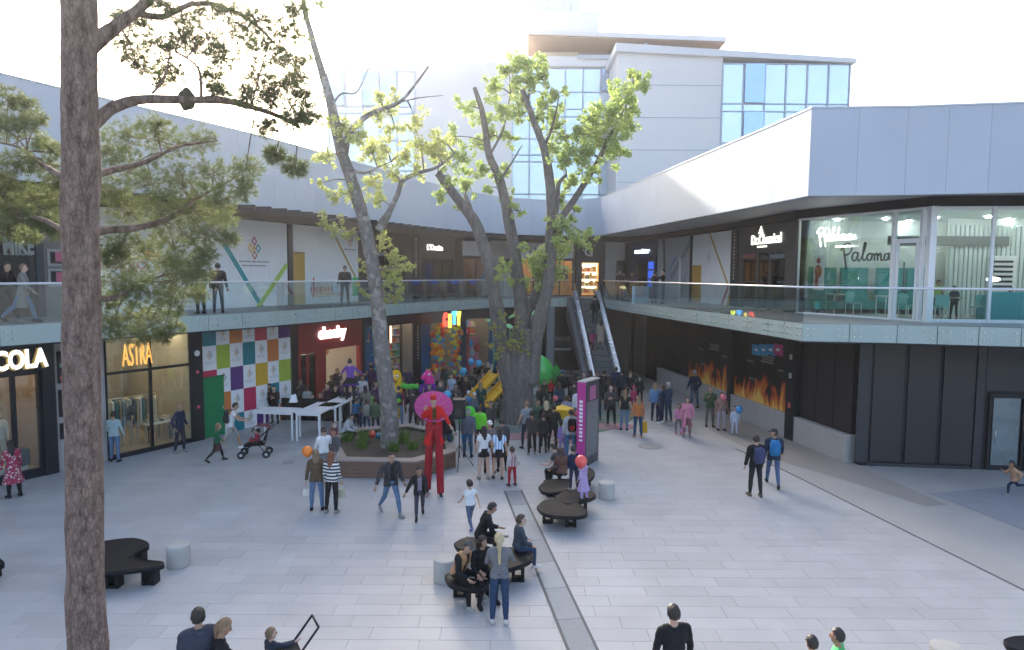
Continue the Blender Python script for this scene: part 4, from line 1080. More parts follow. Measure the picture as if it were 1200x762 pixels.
P(o, 'yellow_door', pm('ochre_door', (.55, .32, .05), .5, var=.1), (.06, uv(821.5, 330)[0], -.03, -.001, .02, uv(817, 311)[1])); emblem(o, *uv(831, 302), .4, cols=[(.5, .5, .52)] * 4)
band(o, uv(832, 274), uv(853.5, 335), .14, cm((.5, .34, .1), kind='paint')); band(o, uv(853.5, 336), uv(844, 362), .16, cm((.5, .04, .12), kind='paint'), y=-.02); band(o, uv(856, 345), uv(852, 362), .3, cm((.6, .42, .08), kind='paint'), y=-.015)
pillar(UR, 858, 866, F2, UH, 'black upper pillar with grey vertical lettering left of the perfume shop', marks=14, pyref=320)
o, L, uv = bay(UR, 866, 934, 'perfume_shop', 'charcoal upper shop with pale lit name, emblem and three glowing door panes', 'shop', F2, 320)
M_char = pm('charcoal_front', (.035, .037, .042), .5, var=.06)
wz = uv(900, 296)[1]; ds = [uv(p, 330)[0] for p in (871.5, 886.5, 889, 901.5, 904, 921)]
room(o, L, UH - .02, 3, pm('perfume_room', (.5, .42, .3), .6), lamps=4)
P(o, 'front_panel', M_char, (0, L, -.06, .06, wz, UH)); P(o, 'side_panel', M_char, (0, ds[0], -.06, .06, 0, wz - .002)); P(o, 'side_panel', M_char, (ds[5], L, -.06, .06, 0, wz - .002))
for k in range(3):
    P(o, 'door_jamb', M_black, (ds[2 * k] , ds[2 * k] + .07, -.03, .03, 0, wz - .003), (ds[2 * k + 1] - .07, ds[2 * k + 1], -.03, .03, 0, wz - .003)); pane(o, ds[2 * k] + .07, ds[2 * k + 1] - .07, .05, wz)
for k in range(2): P(o, 'door_gap', M_char, (ds[2 * k + 1] + .002, ds[2 * k + 2] - .002, -.05, .05, 0, wz - .003))
for k in range(3):
    a_, b_ = ds[2 * k] + .08, ds[2 * k + 1] - .08; P(o, 'lit_display', emat('cream_glow', (1, .84, .52), .24), (a_, b_, .04, .05, .1, wz - .1))
    for r_ in range(6):
        z_ = .2 + r_ * (wz - .4) / 6
        P(o, 'product_row', cm(((.5, .1, .08), (.6, .45, .2), (.25, .3, .2), (.6, .2, .1))[(r_ + k) % 4], kind='paint'), (a_ + (.1, .05, .5)[k], b_ - (.55, .05, .1)[k], .03, .0385, z_, z_ + .2))
text('Dr.Chemical', o, uv(900, 280)[0], uv(900, 280)[1], uv(912, 280)[0] - uv(878, 280)[0], .42, emat('sign_pale', (1, .96, .85), .5), y=-.08, depth=.04, bold=.02)
lines_of_print(o, *uv(895, 288), .9, 1, emat('sign_pale', (1, .96, .85), .5), y=-.075, h=.08)
m = MB(); cx_, cz_ = uv(894, 271)
m.add([(cx_ - .25, -.09, cz_ - .12), (cx_ + .25, -.09, cz_ - .12), (cx_ + .12, -.09, cz_ + .08), (cx_, -.09, cz_ + .26), (cx_ - .12, -.09, cz_ + .08)], [(0, 1, 2, 3, 4)]); m.build('emblem', emat('sign_pale', (1, .96, .85), .5), o)
P(o, 'poster_header', cm((.2, .05, .06), kind='paint'), (ds[0], ds[1], -.09, -.071, uv(879, 303)[1], uv(879, 298)[1])); P(o, 'poster_header', cm((.1, .14, .2), kind='paint'), (ds[4], ds[5], -.09, -.071, uv(912, 303)[1], uv(912, 298)[1]))
# corner cafe with glass on two sides
CAFE = thing('cafe', 'glass walled corner cafe with white frames and white script lettering on the upper floor', 'cafe', (13.05, 20.75, F2))
c0 = UR.pt(URs(934)); c1 = Vector((13.05, 20.75)); c2 = Vector((24, 19.6))
M_cafew = pm('cafe_wall', (.52, .58, .55), .6, var=.04, scale=.5); M_corr = pm('corrugated_panel', (.52, .60, .58), .4, var=.05)
cb = Vector((13.05, 20.75, F2))
def cw(p): return Vector((p[0] - cb.x, p[1] - cb.y, 0))
dl = (c1 - c0).normalized(); nl = Vector((-dl.y, dl.x)); dr = (c2 - c1).normalized(); nr = Vector((-dr.y, dr.x))
H = 3.6
def cwall(name, mat, a, b, z0, z1, th=.08):
    m = MB(); m.ribbon([Vector(a) - cb.xy, Vector(b) - cb.xy], z0, z1, th); return m.build(name, mat, CAFE)
c0b = c0 + Vector((5.6, .42)); far = Vector((24, 26.2))
def lpt(px): return UR.pt(URs(px))
jamb0, jamb1 = lpt(1046), lpt(1079)
def cpanes(a, b, n, z0, z1):
    for k in range(n):
        p = a.lerp(b, k / n); q = a.lerp(b, (k + 1) / n); d = (q - p).normalized() * .02
        m = MB(); nn = Vector((-d.y, d.x)) * .3; p2 = p + d - cb.xy; q2 = q - d - cb.xy
        m.prism([p2, q2, q2 + nn, p2 + nn], z0, z1); m.build('glass_pane', M_shopg, CAFE)
cpanes(c0 + dl * .1, jamb0, 3, .06, H - .08)
cpanes(jamb0, jamb1, 1, 2.65, H - .08); cpanes(jamb0 + dl * .15, jamb1 - dl * .15, 1, .12, 2.45)
cpanes(c1 + dr * .15, c1 + dr * 9.9, 6, .1, H - .1)
m = MB()
def post(p, w_=.07, z0=0, z1=H):
    q = p - cb.xy; m.box(q.x - w_, q.x + w_, q.y - w_, q.y + w_, z0, z1)
post(jamb0, .06); post(jamb1, .06); post(c1, .1); post(jamb0 + dl * .14, .04, 0, 2.5); post(jamb1 - dl * .14, .04, 0, 2.5)
for k in range(1, 7): post(c1 + dr * (.15 + 9.75 * k / 6), .045)
m.build('white_post', M_wpaint, CAFE)
m = MB()
for (a, b, z0, z1) in ((c0, c1, 0, .06), (c1, c2, 0, .1), (c1, c2, H - .1, H), (jamb0, jamb1, 2.5, 2.64), (c0, c1, H - .08, H)):
    m.ribbon([a - cb.xy - nl * .03, b - cb.xy - nl * .03], z0, z1, .1)
m.build('white_rail', M_wpaint, CAFE)
ribb(CAFE, 'door_handle', M_black, [((jamb0.x - cb.x + .22, jamb0.y - cb.y - .25, .9), (jamb0.x - cb.x + .22, jamb0.y - cb.y - .25, 1.9))], .02)
cwall('side_wall', M_cafew, c0 + dl * .02, c0b, 0, H); cwall('back_wall', M_cafew, c0b, far + Vector((0, 2)), 0, H)
m = MB(); m.prism([Vector(p) - cb.xy for p in (c0, c1 - dl * .02, c2, far + Vector((0, 2)), c0b)], H - .05, H + .0); m.build('ceiling', M_cafew, CAFE)
m = MB(); m.prism([Vector(p) - cb.xy for p in (c0, c1 - dl * .02, c2, far + Vector((0, 2)), c0b)], .002, .03); m.build('floor', M_roomf, CAFE)
P(CAFE, 'back_partition', M_cafew, (2.9, 9, 3.6, 3.7, .03, H - .06))
m = MB()
x = 2.95
while x < 9: m.box(x, x + .12, 3.54, 3.598, .03, H - .3); x += .17
m.build('corrugated_rib', M_corr, CAFE)['kind'] = 'stuff'
P(CAFE, 'dark_rail', cm((.10, .12, .12), kind='paint'), (.6, 5, 3.45, 3.5, 2.55, 2.9)); P(CAFE, 'menu_board', M_wpaint, (4.3, 5.3, 3.4, 3.5, .9, 2.2)); P(CAFE, 'menu_lines', M_black, *[(4.45, 5.15, 3.38, 3.399, 1.05 + k * .18, 1.13 + k * .18) for k in range(6)])  # dark grey rail in front of the corrugated wall
for k in range(14):
    p = c0.lerp(c2, .08 + (k % 7) / 7.5) - cb.xy; q = Vector((p.x * .85, p.y * .7 + 1.2 + (k // 7) * 1.6)); m = MB(); m.cyl(q.x, q.y, H - .1, H - .055, .09, seg=12); m.build('ceiling_lamp', M_lampc, CAFE)
# script lettering drawn as strokes
def script(parent, strokes, M, r, mat, name='script_lettering'):
    m = MB(M)
    for s_ in strokes:
        pts = [Vector((p[0], 0, p[1])) for p in s_]
        sm_ = []
        for i in range(len(pts) - 1):
            p0 = pts[max(0, i - 1)]; p1 = pts[i]; p2 = pts[i + 1]; p3 = pts[min(len(pts) - 1, i + 2)]
            for k in range(4):
                t = k / 4; sm_.append(0.5 * ((2 * p1) + (p2 - p0) * t + (2 * p0 - 5 * p1 + 4 * p2 - p3) * t * t + (3 * p1 - p0 - 3 * p2 + p3) * t ** 3))
        sm_.append(pts[-1]); m.tube(sm_, r, 5)
    return m.build(name, mat, parent)
PAL = [[(.3, 1.5), (.55, .2), (.7, -.6)], [(0, 1.2), (.3, 1.7), (.8, 1.9), (1.25, 1.5), (1.0, .9), (.5, .75)],
       [(1.9, .9), (1.5, .95), (1.3, .5), (1.5, .15), (1.8, .4), (1.95, .95), (1.9, .3), (2.15, .2), (2.5, .8), (2.75, 1.7), (2.6, 1.8), (2.45, .6), (2.6, .2), (2.9, .4)],
       [(3.2, .85), (2.9, .6), (3.05, .2), (3.35, .3), (3.45, .7), (3.2, .85), (3.6, .75)], [(3.7, .85), (3.7, .15)], [(3.7, .6), (3.95, .85), (4.05, .15)], [(4.05, .6), (4.3, .85), (4.4, .2), (4.6, .25)],
       [(5.1, .8), (4.75, .7), (4.7, .25), (5.0, .25), (5.2, .85), (5.15, .25), (5.5, .4)]]
sL_, zL_ = on_line(960, 278, c0, c1), on_line(1003, 274, c0, c1)
ss = (zL_[0] - sL_[0]) / 5.6
ang = math.atan2(dl.y, dl.x)
pO = c0 + dl * sL_[0] - nl * .12 - cb.xy
zz = on_line(966, 284, c0, c1)[1] - F2
Mx = Matrix.Translation((pO.x, pO.y, zz)) @ Matrix.Rotation(ang, 4, 'Z') @ Matrix.Scale(ss, 4)
script(CAFE, PAL, Mx, .085, emat('script_sign_light', (1, .98, .93), 1.6))
q = MB(Matrix.Translation((pO.x, pO.y, zz)) @ Matrix.Rotation(ang, 4, 'Z'))
for k in range(8): q.box(ss * 3 + k * .1, ss * 3 + k * .1 + .06, -.02, .01, -.22, -.15)
q.build('subtitle_letters', M_sign, CAFE)
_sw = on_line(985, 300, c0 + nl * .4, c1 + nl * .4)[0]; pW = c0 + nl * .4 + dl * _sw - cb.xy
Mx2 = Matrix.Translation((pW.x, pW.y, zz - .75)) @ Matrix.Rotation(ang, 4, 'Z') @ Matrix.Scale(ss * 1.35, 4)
script(CAFE, PAL, Mx2, .09, cm((.09, .1, .08), kind='paint'), 'dark_script_lettering')  # larger dark copy of the sign lettering, just inside the glass
# cafe furniture
def seat(px, d, label, w_=1.0, c=(.03, .28, .26)):
    p = Vector((at_y(px, 330, c0.y - .75).x, c0.y - .75))
    t = thing('sofa', label, 'sofa', (p.x, p.y, F2), R(3), 'teal tall sofas in the corner cafe')
    mt = pm('teal_velvet_%d' % int(c[2] * 100), c, .8, var=.25, scale=6, bump=.6, bscale=12); m = MB(); m.box(0, w_, .35, .55, .03, 1.75); m.build('backrest', mt, t)
    m = MB(); m.box(0, w_, -.25, .35, .2, .5); m.build('seat_cushion', mt, t); m = MB(); m.box(.03, w_ - .03, -.2, .3, .03, .2); m.build('base', M_black, t)
for px, d, lb in ((955, 2.2, 'tall teal sofa nearest the perfume shop side of the cafe'), (993, 2.3, 'tall teal sofa behind the middle of the cafe script sign'), (1036, 2.4, 'tall teal sofa left of the cafe door'), (1071, 2.5, 'tall teal sofa seen through the cafe door')): seat(px, d, lb)
def cafe_table(x, y, label, top=(.6, .6, .58)):
    t = thing('cafe_table', label, 'table', (x, y, F2), 0, 'square tables in the corner cafe')
    P(t, 'tabletop', cm(top, kind='paint'), (-.4, .4, -.35, .35, .72, .76))
    for a in (-.35, .35):
        for b in (-.3, .3): ribb(t, 'leg', M_wpaint, [((a, b, .03), (a, b, .72))], .02)
def chair(x, y, rz, label):
    t = thing('cafe_chair', label, 'chair', (x, y, F2), rz, 'light chairs in the corner cafe')
    mt = cm((.2, .5, .5), kind='paint'); P(t, 'seat', mt, (-.2, .2, -.2, .2, .43, .47)); P(t, 'backrest', mt, (-.2, .2, .17, .21, .5, .85))
    for a in (-.18, .18):
        for b in (-.18, .18): ribb(t, 'leg', M_wpaint, [((a, b, .03), (a, b, .43))], .015)
for k, (u, d, lb) in enumerate(((.22, 1.0, 'small white cafe table nearest the perfume shop'), (.62, 1.0, 'white cafe table below the script sign'))):
    p = c0.lerp(c1, u) + nl * d; cafe_table(p.x, p.y, lb); p = c0.lerp(c1, u + .13) + nl * .9; chair(p.x, p.y, ang + 1.5, 'pale cafe chair right of the ' + lb[0:17].replace('small ', '') + (' nearest the perfume shop' if k == 0 else ' below the script sign'))
for x, lb in ((14.4, 'long table at the cafe corner window beside the person in neon'), (16.0, 'second table along the cafe front window'), (17.6, 'cafe table beside the turquoise booth')): cafe_table(x, 22.0, lb, (.45, .38, .25))
for x, lb in ((13.9, 'cafe chair in front of the corner window table'), (15.2, 'cafe chair between the first two front tables'), (16.7, 'cafe chair between the second table and the turquoise booth')): chair(x, 21.5, 2.9, lb)
bt = thing('booth_seat', 'bright turquoise low booth seat at the right end of the cafe window', 'booth', (at_y(1157, 370, 20.9).x, 20.9, F2), 0)
P(bt, 'back_panel', cm((.03, .42, .5), kind='paint'), (0, 3.0, 0, .12, .03, .95)); P(bt, 'seat', cm((.04, .35, .42), kind='paint'), (0, 3.0, .121, .6, .03, .45))
for x, lb in ((16.1, 'round glowing pendant lamp above the cafe front table'), (17.9, 'round glowing pendant lamp by the menu board')):
    t = thing('pendant_lamp', lb, 'lamp', (x, 22.2, F2 + 1.35)); m = MB(); m.ball((0, 0, 0), (.2, .2, .08)); m.build('shade', emat('lamp_soft', (1, .95, .85), 2), t); ribb(t, 'cord', M_black, [((0, 0, .07), (0, 0, 2.15))], .006)
# argentine jersey print in the window
js = thing('window_poster', 'red and white figure poster standing inside the cafe glass at its left end', 'poster', tuple((c0 + dl * .55 + nl * .25)) + (F2,), ang)
P(js, 'board', M_wpaint, (0, .45, 0, .03, .9, 2.2)); m = MB(); m.ball((.22, -.02, 2.0), (.09, .02, .11)); m.ball((.22, -.02, 1.6), (.17, .02, .25)); m.ball((.15, -.02, 1.2), (.09, .02, .25)); m.build('printed_figure', cm((.45, .06, .06), kind='paint'), js)
# hanging notice on the right balustrade and decals on its fascia
p0 = PR.pt(PR.hit(742, 340)); t = thing('notice_board', 'pale blue square notice hanging on the right balustrade above the escalator', 'sign', (p0.x - .06, p0.y, F2 - .1))
P(t, 'board', cm((.45, .62, .75), kind='paint'), (0, .85, -.06, -.03, 0, .95))
# ------------------------------------------------------------------ escalator
E0 = Vector((5.15, 33.0, 0)); E1 = Vector((4.55, 41.3, F2))
ed = (E1.xy - E0.xy).normalized()
esc = thing('escalator', 'grey escalator with bright silver balustrades rising to the upper walkway', 'escalator', (E0.x, E0.y, 0), math.atan2(ed.y, ed.x) - PI / 2)
LH = (E1.xy - E0.xy).length; sl = 1.0; up0 = LH - .6
def ez(y): return 0.02 if y < sl else min(F2, .02 + (y - sl) / (up0 - sl) * (F2 - .02))
sm_ = MB().box(-.5, .5, 0, .42, -.26, 0).mesh('step', pm('step_metal', (.16, .17, .18), .5, metal=.4, var=.15, scale=10))
ny = int(LH / .4)
for k in range(ny): link('step', sm_, esc, (0, k * .4, max(.03, ez(k * .4 + .2))))
for sx in (-1, 1):
    m = MB(); ys = [0, sl, up0, LH]; a = [ez(y) for y in ys]; a[0] = .02
    x0, x1 = sorted((sx * .55, sx * .85))
    for i in range(3):
        m.add([(x0, ys[i], a[i] - .35 if i else 0), (x1, ys[i], a[i] - .35 if i else 0), (x1, ys[i + 1], a[i + 1] - .35 if i or 1 else 0), (x0, ys[i + 1], a[i + 1] - .35), (x0, ys[i], a[i] + .45), (x1, ys[i], a[i] + .45), (x1, ys[i + 1], a[i + 1] + .45), (x0, ys[i + 1], a[i + 1] + .45)],
              [(0, 3, 2, 1), (4, 5, 6, 7), (0, 1, 5, 4), (1, 2, 6, 5), (2, 3, 7, 6), (3, 0, 4, 7)])
    m.build('side_skirt', pm('escalator_silver', (.72, .75, .78), .25, metal=.6, var=.05), esc)
    m = MB()
    for i in range(3):
        q = [(sx * .70, ys[i], a[i] + .45), (sx * .70, ys[i + 1], a[i + 1] + .45), (sx * .70, ys[i + 1], a[i + 1] + .92), (sx * .70, ys[i], a[i] + .92)]
        m.add(q + [(v[0] + .012, v[1], v[2]) for v in q], [(0, 1, 2, 3), (7, 6, 5, 4), (3, 2, 6, 7)])
    m.build('glass_side', M_bal, esc)
    m = MB(); m.tube([(sx * .70, ys[i], a[i] + .96) for i in range(4)], .045, 8); m.build('handrail', M_black, esc)
m = MB(); M_truss = pm('escalator_truss', (.085, .09, .10), .5)
for i in range(1, 3):
    m.add([(-1.0, ys[i], a[i] - .95 if i > 1 else 0), (1.0, ys[i], a[i] - .95 if i > 1 else 0), (1.0, ys[i + 1], a[i + 1] - .95), (-1.0, ys[i + 1], a[i + 1] - .95), (-1.0, ys[i], a[i] - .3), (1.0, ys[i], a[i] - .3), (1.0, ys[i + 1], a[i + 1] - .3), (-1.0, ys[i + 1], a[i + 1] - .3)],
          [(0, 3, 2, 1), (4, 5, 6, 7), (0, 1, 5, 4), (1, 2, 6, 5), (2, 3, 7, 6), (3, 0, 4, 7)])
m.build('truss', M_truss, esc)
m = MB(); m.add([(-1.25, sl, 0), (-1.02, sl, 0), (-1.02, up0, 3.5), (-1.25, up0, 3.5), (-1.25, sl, .35), (-1.02, sl, .35), (-1.02, up0, F2), (-1.25, up0, F2)], [(0, 3, 2, 1), (4, 5, 6, 7), (0, 1, 5, 4), (1, 2, 6, 5), (2, 3, 7, 6), (3, 0, 4, 7)]); m.build('side_cladding', M_truss, esc)

# ------------------------------------------------------------------ planter with timber sides
pl_px = [(397, 560), (487, 562), (534, 548), (527, 524), (480, 514), (412, 520), (384, 534)]
pp = [at_z(*p, 0) for p in pl_px]
cx_ = sum(p.x for p in pp) / len(pp); cy_ = sum(p.y for p in pp) / len(pp)
plt = thing('planter', 'low timber sided planter with soil and grasses around the slender leaning tree', 'planter', (cx_, cy_, 0))
M_timber = pm('planter_timber', (.17, .10, .07), .6, var=.25, scale=3, stretch=(1, 1, 8))
lp = [Vector((p.x - cx_, p.y - cy_)) for p in pp]
pth = Path(lp + [lp[0]])
for i in range(len(lp)):
    a = lp[i]; b = lp[(i + 1) % len(lp)]
    for k in range(4):
        m = MB(); d = (b - a).normalized(); nn = Vector((-d.y, d.x)) * .05; z = .02 + k * .125
        m.prism([a, b, b + nn, a + nn], z, z + .118); m.build('timber_plank', M_timber, plt)
    d = (b - a).normalized(); nn = Vector((-d.y, d.x)); m = MB(); a2 = a * 1.02; b2 = b * 1.02
    m.prism([a2, b2, b * .86, a * .86], .522, .57); m.build('top_board', pm('planter_cap', (.30, .25, .22), .6, var=.15), plt)
m = MB(); m.prism([p * .97 for p in lp], 0.02, .46); m.build('soil', pm('soil', (.07, .055, .04), .95, var=.3, scale=5, bump=.8), plt)
def grass_clump(parent, x, y, z, n, h, spread, name='grass_clump', mat=None):
    rv = np.random.default_rng(int(abs(x * 91 + y * 17) * 10) + 1)
    v = []; f = []
    for k in range(n):
        a = rv.uniform(0, 2 * PI); r = rv.uniform(0, spread) * .6; bx, by = x + r * math.cos(a), y + r * math.sin(a)
        hh = h * rv.uniform(.5, 1.1); lean = rv.uniform(.1, .55) * hh; wd = .012
        px_, py_ = -math.sin(a) * wd, math.cos(a) * wd
        p0 = (bx, by, z); p1 = (bx + math.cos(a) * lean * .35, by + math.sin(a) * lean * .35, z + hh * .6); p2 = (bx + math.cos(a) * lean, by + math.sin(a) * lean, z + hh)
        i = len(v); v += [(p0[0] - px_, p0[1] - py_, p0[2]), (p0[0] + px_, p0[1] + py_, p0[2]), (p1[0] + px_, p1[1] + py_, p1[2]), (p1[0] - px_, p1[1] - py_, p1[2]), p2, p2]
        f += [(i, i + 1, i + 2, i + 3), (i + 3, i + 2, i + 4, i + 5)]
    me = np_mesh(name, np.array(v), np.array(f), mat or leaf_mat('grass_green', (.10, .20, .04), .3))
    o = link(name, me, parent); return o
def leaf_mat(name, col, transl=.45, var=.35, scale=1.5):
    if name in MC: return MC[name]
    m = bpy.data.materials.new(name); m.use_nodes = True; t = m.node_tree; t.nodes.clear(); N = t.nodes.new; Lk = t.links.new
    o = N('ShaderNodeOutputMaterial'); d = N('ShaderNodeBsdfPrincipled'); tr = N('ShaderNodeBsdfTranslucent'); mx = N('ShaderNodeMixShader')
    geo = N('ShaderNodeNewGeometry'); nz = N('ShaderNodeTexNoise'); nz.inputs['Scale'].default_value = scale; Lk(geo.outputs['Position'], nz.inputs['Vector'])
    ad = N('ShaderNodeMath'); ad.operation = 'ADD'; Lk(nz.outputs[0], ad.inputs[0])
    ri = N('ShaderNodeMath'); ri.operation = 'MULTIPLY_ADD'; ri.inputs[1].default_value = .5; ri.inputs[2].default_value = -.25; Lk(geo.outputs['Random Per Island'], ri.inputs[0]); Lk(ri.outputs[0], ad.inputs[1])
    mc = N('ShaderNodeMix'); mc.data_type = 'RGBA'; mc.inputs[6].default_value = [c * (1 - var) for c in col] + [1]; mc.inputs[7].default_value = [min(1, c * (1 + var)) for c in col] + [1]
    Lk(ad.outputs[0], mc.inputs[0]); Lk(mc.outputs[2], d.inputs['Base Color']); d.inputs['Roughness'].default_value = .5; d.inputs['Specular IOR Level'].default_value = .3
    br = N('ShaderNodeVectorMath'); br.operation = 'MULTIPLY'; br.inputs[1].default_value = (1.3, 1.3, .9); Lk(mc.outputs[2], br.inputs[0]); Lk(br.outputs[0], tr.inputs[0])
    mx.inputs[0].default_value = transl; Lk(d.outputs[0], mx.inputs[1]); Lk(tr.outputs[0], mx.inputs[2]); Lk(mx.outputs[0], o.inputs[0]); MC[name] = m; return m
for k, (x, y) in enumerate(((.35, .2), (1.25, -.2), (-1.0, .1), (-.3, .5), (.8, -.7), (1.9, .2), (-.9, -.6), (.2, -.9), (-1.6, .3), (1.5, .7))):
    g_ = grass_clump(None, 0, 0, 0, 70, .55 if k < 3 else .38, .35)
    g_.location = (cx_ + x, cy_ + y, .46); g_.name = 'grass_clump'
    setp(g_, 'tuft of green grass in the timber planter, ' + ['right of the leaning trunk', 'beside the red stilt walker', 'behind the seated woman in pale hoodie', 'behind the trunk', 'at the front edge near the walking man', 'at its right end', 'at its front left corner', 'at its front middle edge', 'at its left end', 'at its back right edge'][k], 'grass', 'grass tufts in the planter')

# ------------------------------------------------------------------ benches: organic black pods
M_pod = pm('black_pod', (.009, .010, .013), .55, var=.4, scale=6, spec=.22, bump=.2, bscale=60)
M_podrim = pm('pod_rim', (.10, .11, .12), .3, metal=.4)
def pod_bench(outlines, legs, label, group=None, h=.45):
    """outlines: list of tops given as picture points at seat height; legs as picture points at ground level"""
    c = at_z(*outlines[0][0], h); c = Vector((c.x, c.y, 0)); t = thing('pod_bench', label, 'bench', c, 0, group)
    for ol in outlines:
        P_ = [at_z(*p, h) - c for p in ol]; P_ = [Vector((p.x, p.y)) for p in P_]
        Ps = smooth_pts(P_ + [P_[0]], 5)[:-1]; n = len(Ps); ce = sum(Ps, Vector((0, 0))) / n
        a = sum(Ps[i].x * Ps[(i + 1) % n].y - Ps[(i + 1) % n].x * Ps[i].y for i in range(n))
        if a < 0: Ps = Ps[::-1]
        m = MB(); vs = []; prof = ((1.0, h - .09), (1.0, h - .015), (.985, h), (.93, h - .004), (.5, h - .03), (.15, h - .04))
        for r, z in prof: vs += [((p.x - ce.x) * r + ce.x, (p.y - ce.y) * r + ce.y, z) for p in Ps]
        fs = []
        for j in range(len(prof) - 1):
            for i in range(n): k2 = (i + 1) % n; fs.append((j * n + i, j * n + k2, (j + 1) * n + k2, (j + 1) * n + i))
        fs.append(tuple(range(n))[::-1]); fs.append(tuple((len(prof) - 1) * n + i for i in range(n)))
        m.add(vs, fs, 0, True); m.build('seat_top', M_pod, t)
    for (u, v) in legs:
        q = at_z(u, v, 0) - c; m = MB()
        m.box(q.x - .13, q.x - .06, q.y - .02, q.y + .2, 0, h - .085); m.box(q.x + .06, q.x + .13, q.y - .02, q.y + .2, 0, h - .085); m.box(q.x - .06, q.x + .06, q.y - .01, q.y + .19, 0, .06); m.box(q.x - .06, q.x + .06, q.y - .01, q.y + .19, h - .2, h - .09)
        m.build('leg', M_pod, t)
    return t
pod_bench([[(106, 637), (125, 633), (155, 630), (172, 634), (174, 640), (160, 645), (157, 651), (172, 656), (191, 658), (188, 663), (158, 667), (120, 672), (104, 674), (92, 656)]], [(131, 690), (174, 686), (160, 661), (112, 662)], 'large black star shaped pod bench beside the pine trunk')
pod_bench([[(629, 593), (638, 586), (657, 584), (675, 588), (688, 598), (684, 604), (660, 605), (637, 601)]], [(642, 614), (669, 618), (653, 604)], 'front round black pod bench nearest the camera in the right hand cluster', 'black pod benches in the right hand cluster')
pod_bench([[(652, 582), (660, 576), (680, 573), (696, 577), (697, 582), (682, 587), (664, 590)]], [(682, 599), (660, 596)], 'black pod bench under the child standing in navy', 'black pod benches in the right hand cluster')
pod_bench([[(631, 570), (640, 563), (656, 561), (668, 566), (668, 573), (650, 577), (636, 576)]], [(645, 582), (662, 578)], 'black pod bench under the seated woman in the right hand cluster', 'black pod benches in the right hand cluster')
pod_bench([[(676, 552), (690, 548), (697, 553), (694, 560), (682, 566), (676, 560)]], [(687, 570)], 'small black pod bench at the foot of the pink totem', 'black pod benches in the right hand cluster')
pod_bench([[(532, 636), (545, 630), (562, 632), (570, 638), (556, 644), (538, 643)]], [(552, 652)], 'black pod bench behind the seated boys by the drain', 'black pod benches in the front cluster')
pod_bench([[(521, 674), (530, 670), (548, 676), (572, 682), (566, 690), (545, 689), (527, 684)]], [(539, 700), (565, 700)], 'black pod bench under the seated youth in orange and black', 'black pod benches in the front cluster')
pod_bench([[(563, 655), (584, 642), (607, 642), (625, 649), (619, 658), (593, 667), (569, 665)]], [(607, 682), (580, 684)], 'black pod bench under the child in blue jeans', 'black pod benches in the front cluster')
pod_bench([[(1176, 749), (1190, 745), (1215, 746), (1230, 756), (1200, 762), (1182, 757)]], [(1200, 782)], 'black pod bench cut off at the bottom right corner')
pod_bench([[(-34, 656), (-12, 652), (4, 657), (2, 662), (-20, 666), (-36, 664)]], [(-14, 680)], 'tip of a black pod bench at the left edge of the plaza')
M_stool = pm('stool_concrete', (.42, .41, .38), .8, var=.12, scale=5, bump=.3, bscale=40)
for (u, v, lab, rr_) in ((203, 668, 'round concrete stool beside the star shaped pod bench', .23), (520, 686, 'round concrete stool left of the seated youths', .23), (712, 587, 'round concrete stool right of the cluster of pod benches', .23), (1120, 802, 'round concrete stool at the bottom edge of the picture', .24)):
    c = at_z(u, v, 0); o = MB(); o.lathe(0, 0, [(rr_ * .99, .0), (rr_, .02), (rr_, .43), (rr_ * .97, .455), (rr_ * .9, .46)], 28); b = o.build('stool', M_stool, None, (c.x, c.y + rr_, 0)); setp(b, lab, 'stool')

# ------------------------------------------------------------------ totem sign
a = at_z(685, 548, 0); b = at_z(691, 549, 0); 
tt = thing('sign_totem', 'tall black information totem with a magenta edge and white vertical lettering', 'sign', (a.x, a.y, 0), R(58))
P(tt, 'core', pm('totem_dark', (.05, .05, .06), .4, var=.3, scale=6), (.002, 1.05, .0, .28, .0, 2.75)); P(tt, 'magenta_edge', cm((.48, .03, .25), kind='paint'), (-.03, 0.001, -.005, .285, 0, 2.76)); P(tt, 'top_cap', M_conc, (-.03, 1.06, -.01, .29, 2.762, 2.80))
P(tt, 'map_print', pm('totem_print', (.13, .13, .14), .5, var=.9, scale=14), (.1, .95, -.008, -.001, .3, 2.1)); P(tt, 'pink_logo', cm((.4, .12, .25), kind='paint'), (.3, .75, -.012, -.001, 2.15, 2.6))
m = MB()
for k in range(11): m.box(-.036, -.031, .08, .2, .85 + k * .125, .85 + k * .125 + rr.choice((.06, .08, .09)))
m.build('vertical_lettering', M_wpaint, tt)

# ------------------------------------------------------------------ high white tables
def high_table(c, wd, dp, rz, label):
    t = thing('high_table', label, 'table', (c.x, c.y, 0), rz, 'white high tables in front of the hoarding'); h = 1.1
    P(t, 'tabletop', M_wpaint, (0, wd, 0, dp, h - .05, h)); P(t, 'apron', M_wpaint, (.05, wd - .05, .04, .07, h - .13, h - .051), (.05, wd - .05, dp - .07, dp - .04, h - .13, h - .051))
    for (x, y) in ((.03, .03), (wd - .09, .03), (.03, dp - .09), (wd - .09, dp - .09)): P(t, 'leg', M_wpaint, (x, x + .06, y, y + .06, 0, h - .051))
gd = (GL.pt(GL.hit(340, 420)) - GL.pt(GL.hit(240, 420))).normalized(); grz = math.atan2(gd.y, gd.x)
for (u, v, wd, dp, lab) in ((297, 481, 1.55, .75, 'white high table nearest the green door'), (345, 483, 1.0, 2.0, 'middle white high table in front of the red shop'), (372, 476, .75, 2.2, 'white high table closest to the purple stilt walker')):
    c = at_z(u, v, 1.1); high_table(c, wd, dp, R(-8), lab)
P_c = at_z(318, 500, 0)
bc = thing('black_cloth', 'black cloth hanging behind the white high tables', 'cloth', (P_c.x, P_c.y + 1.2, 0), R(-5)); m = MB()
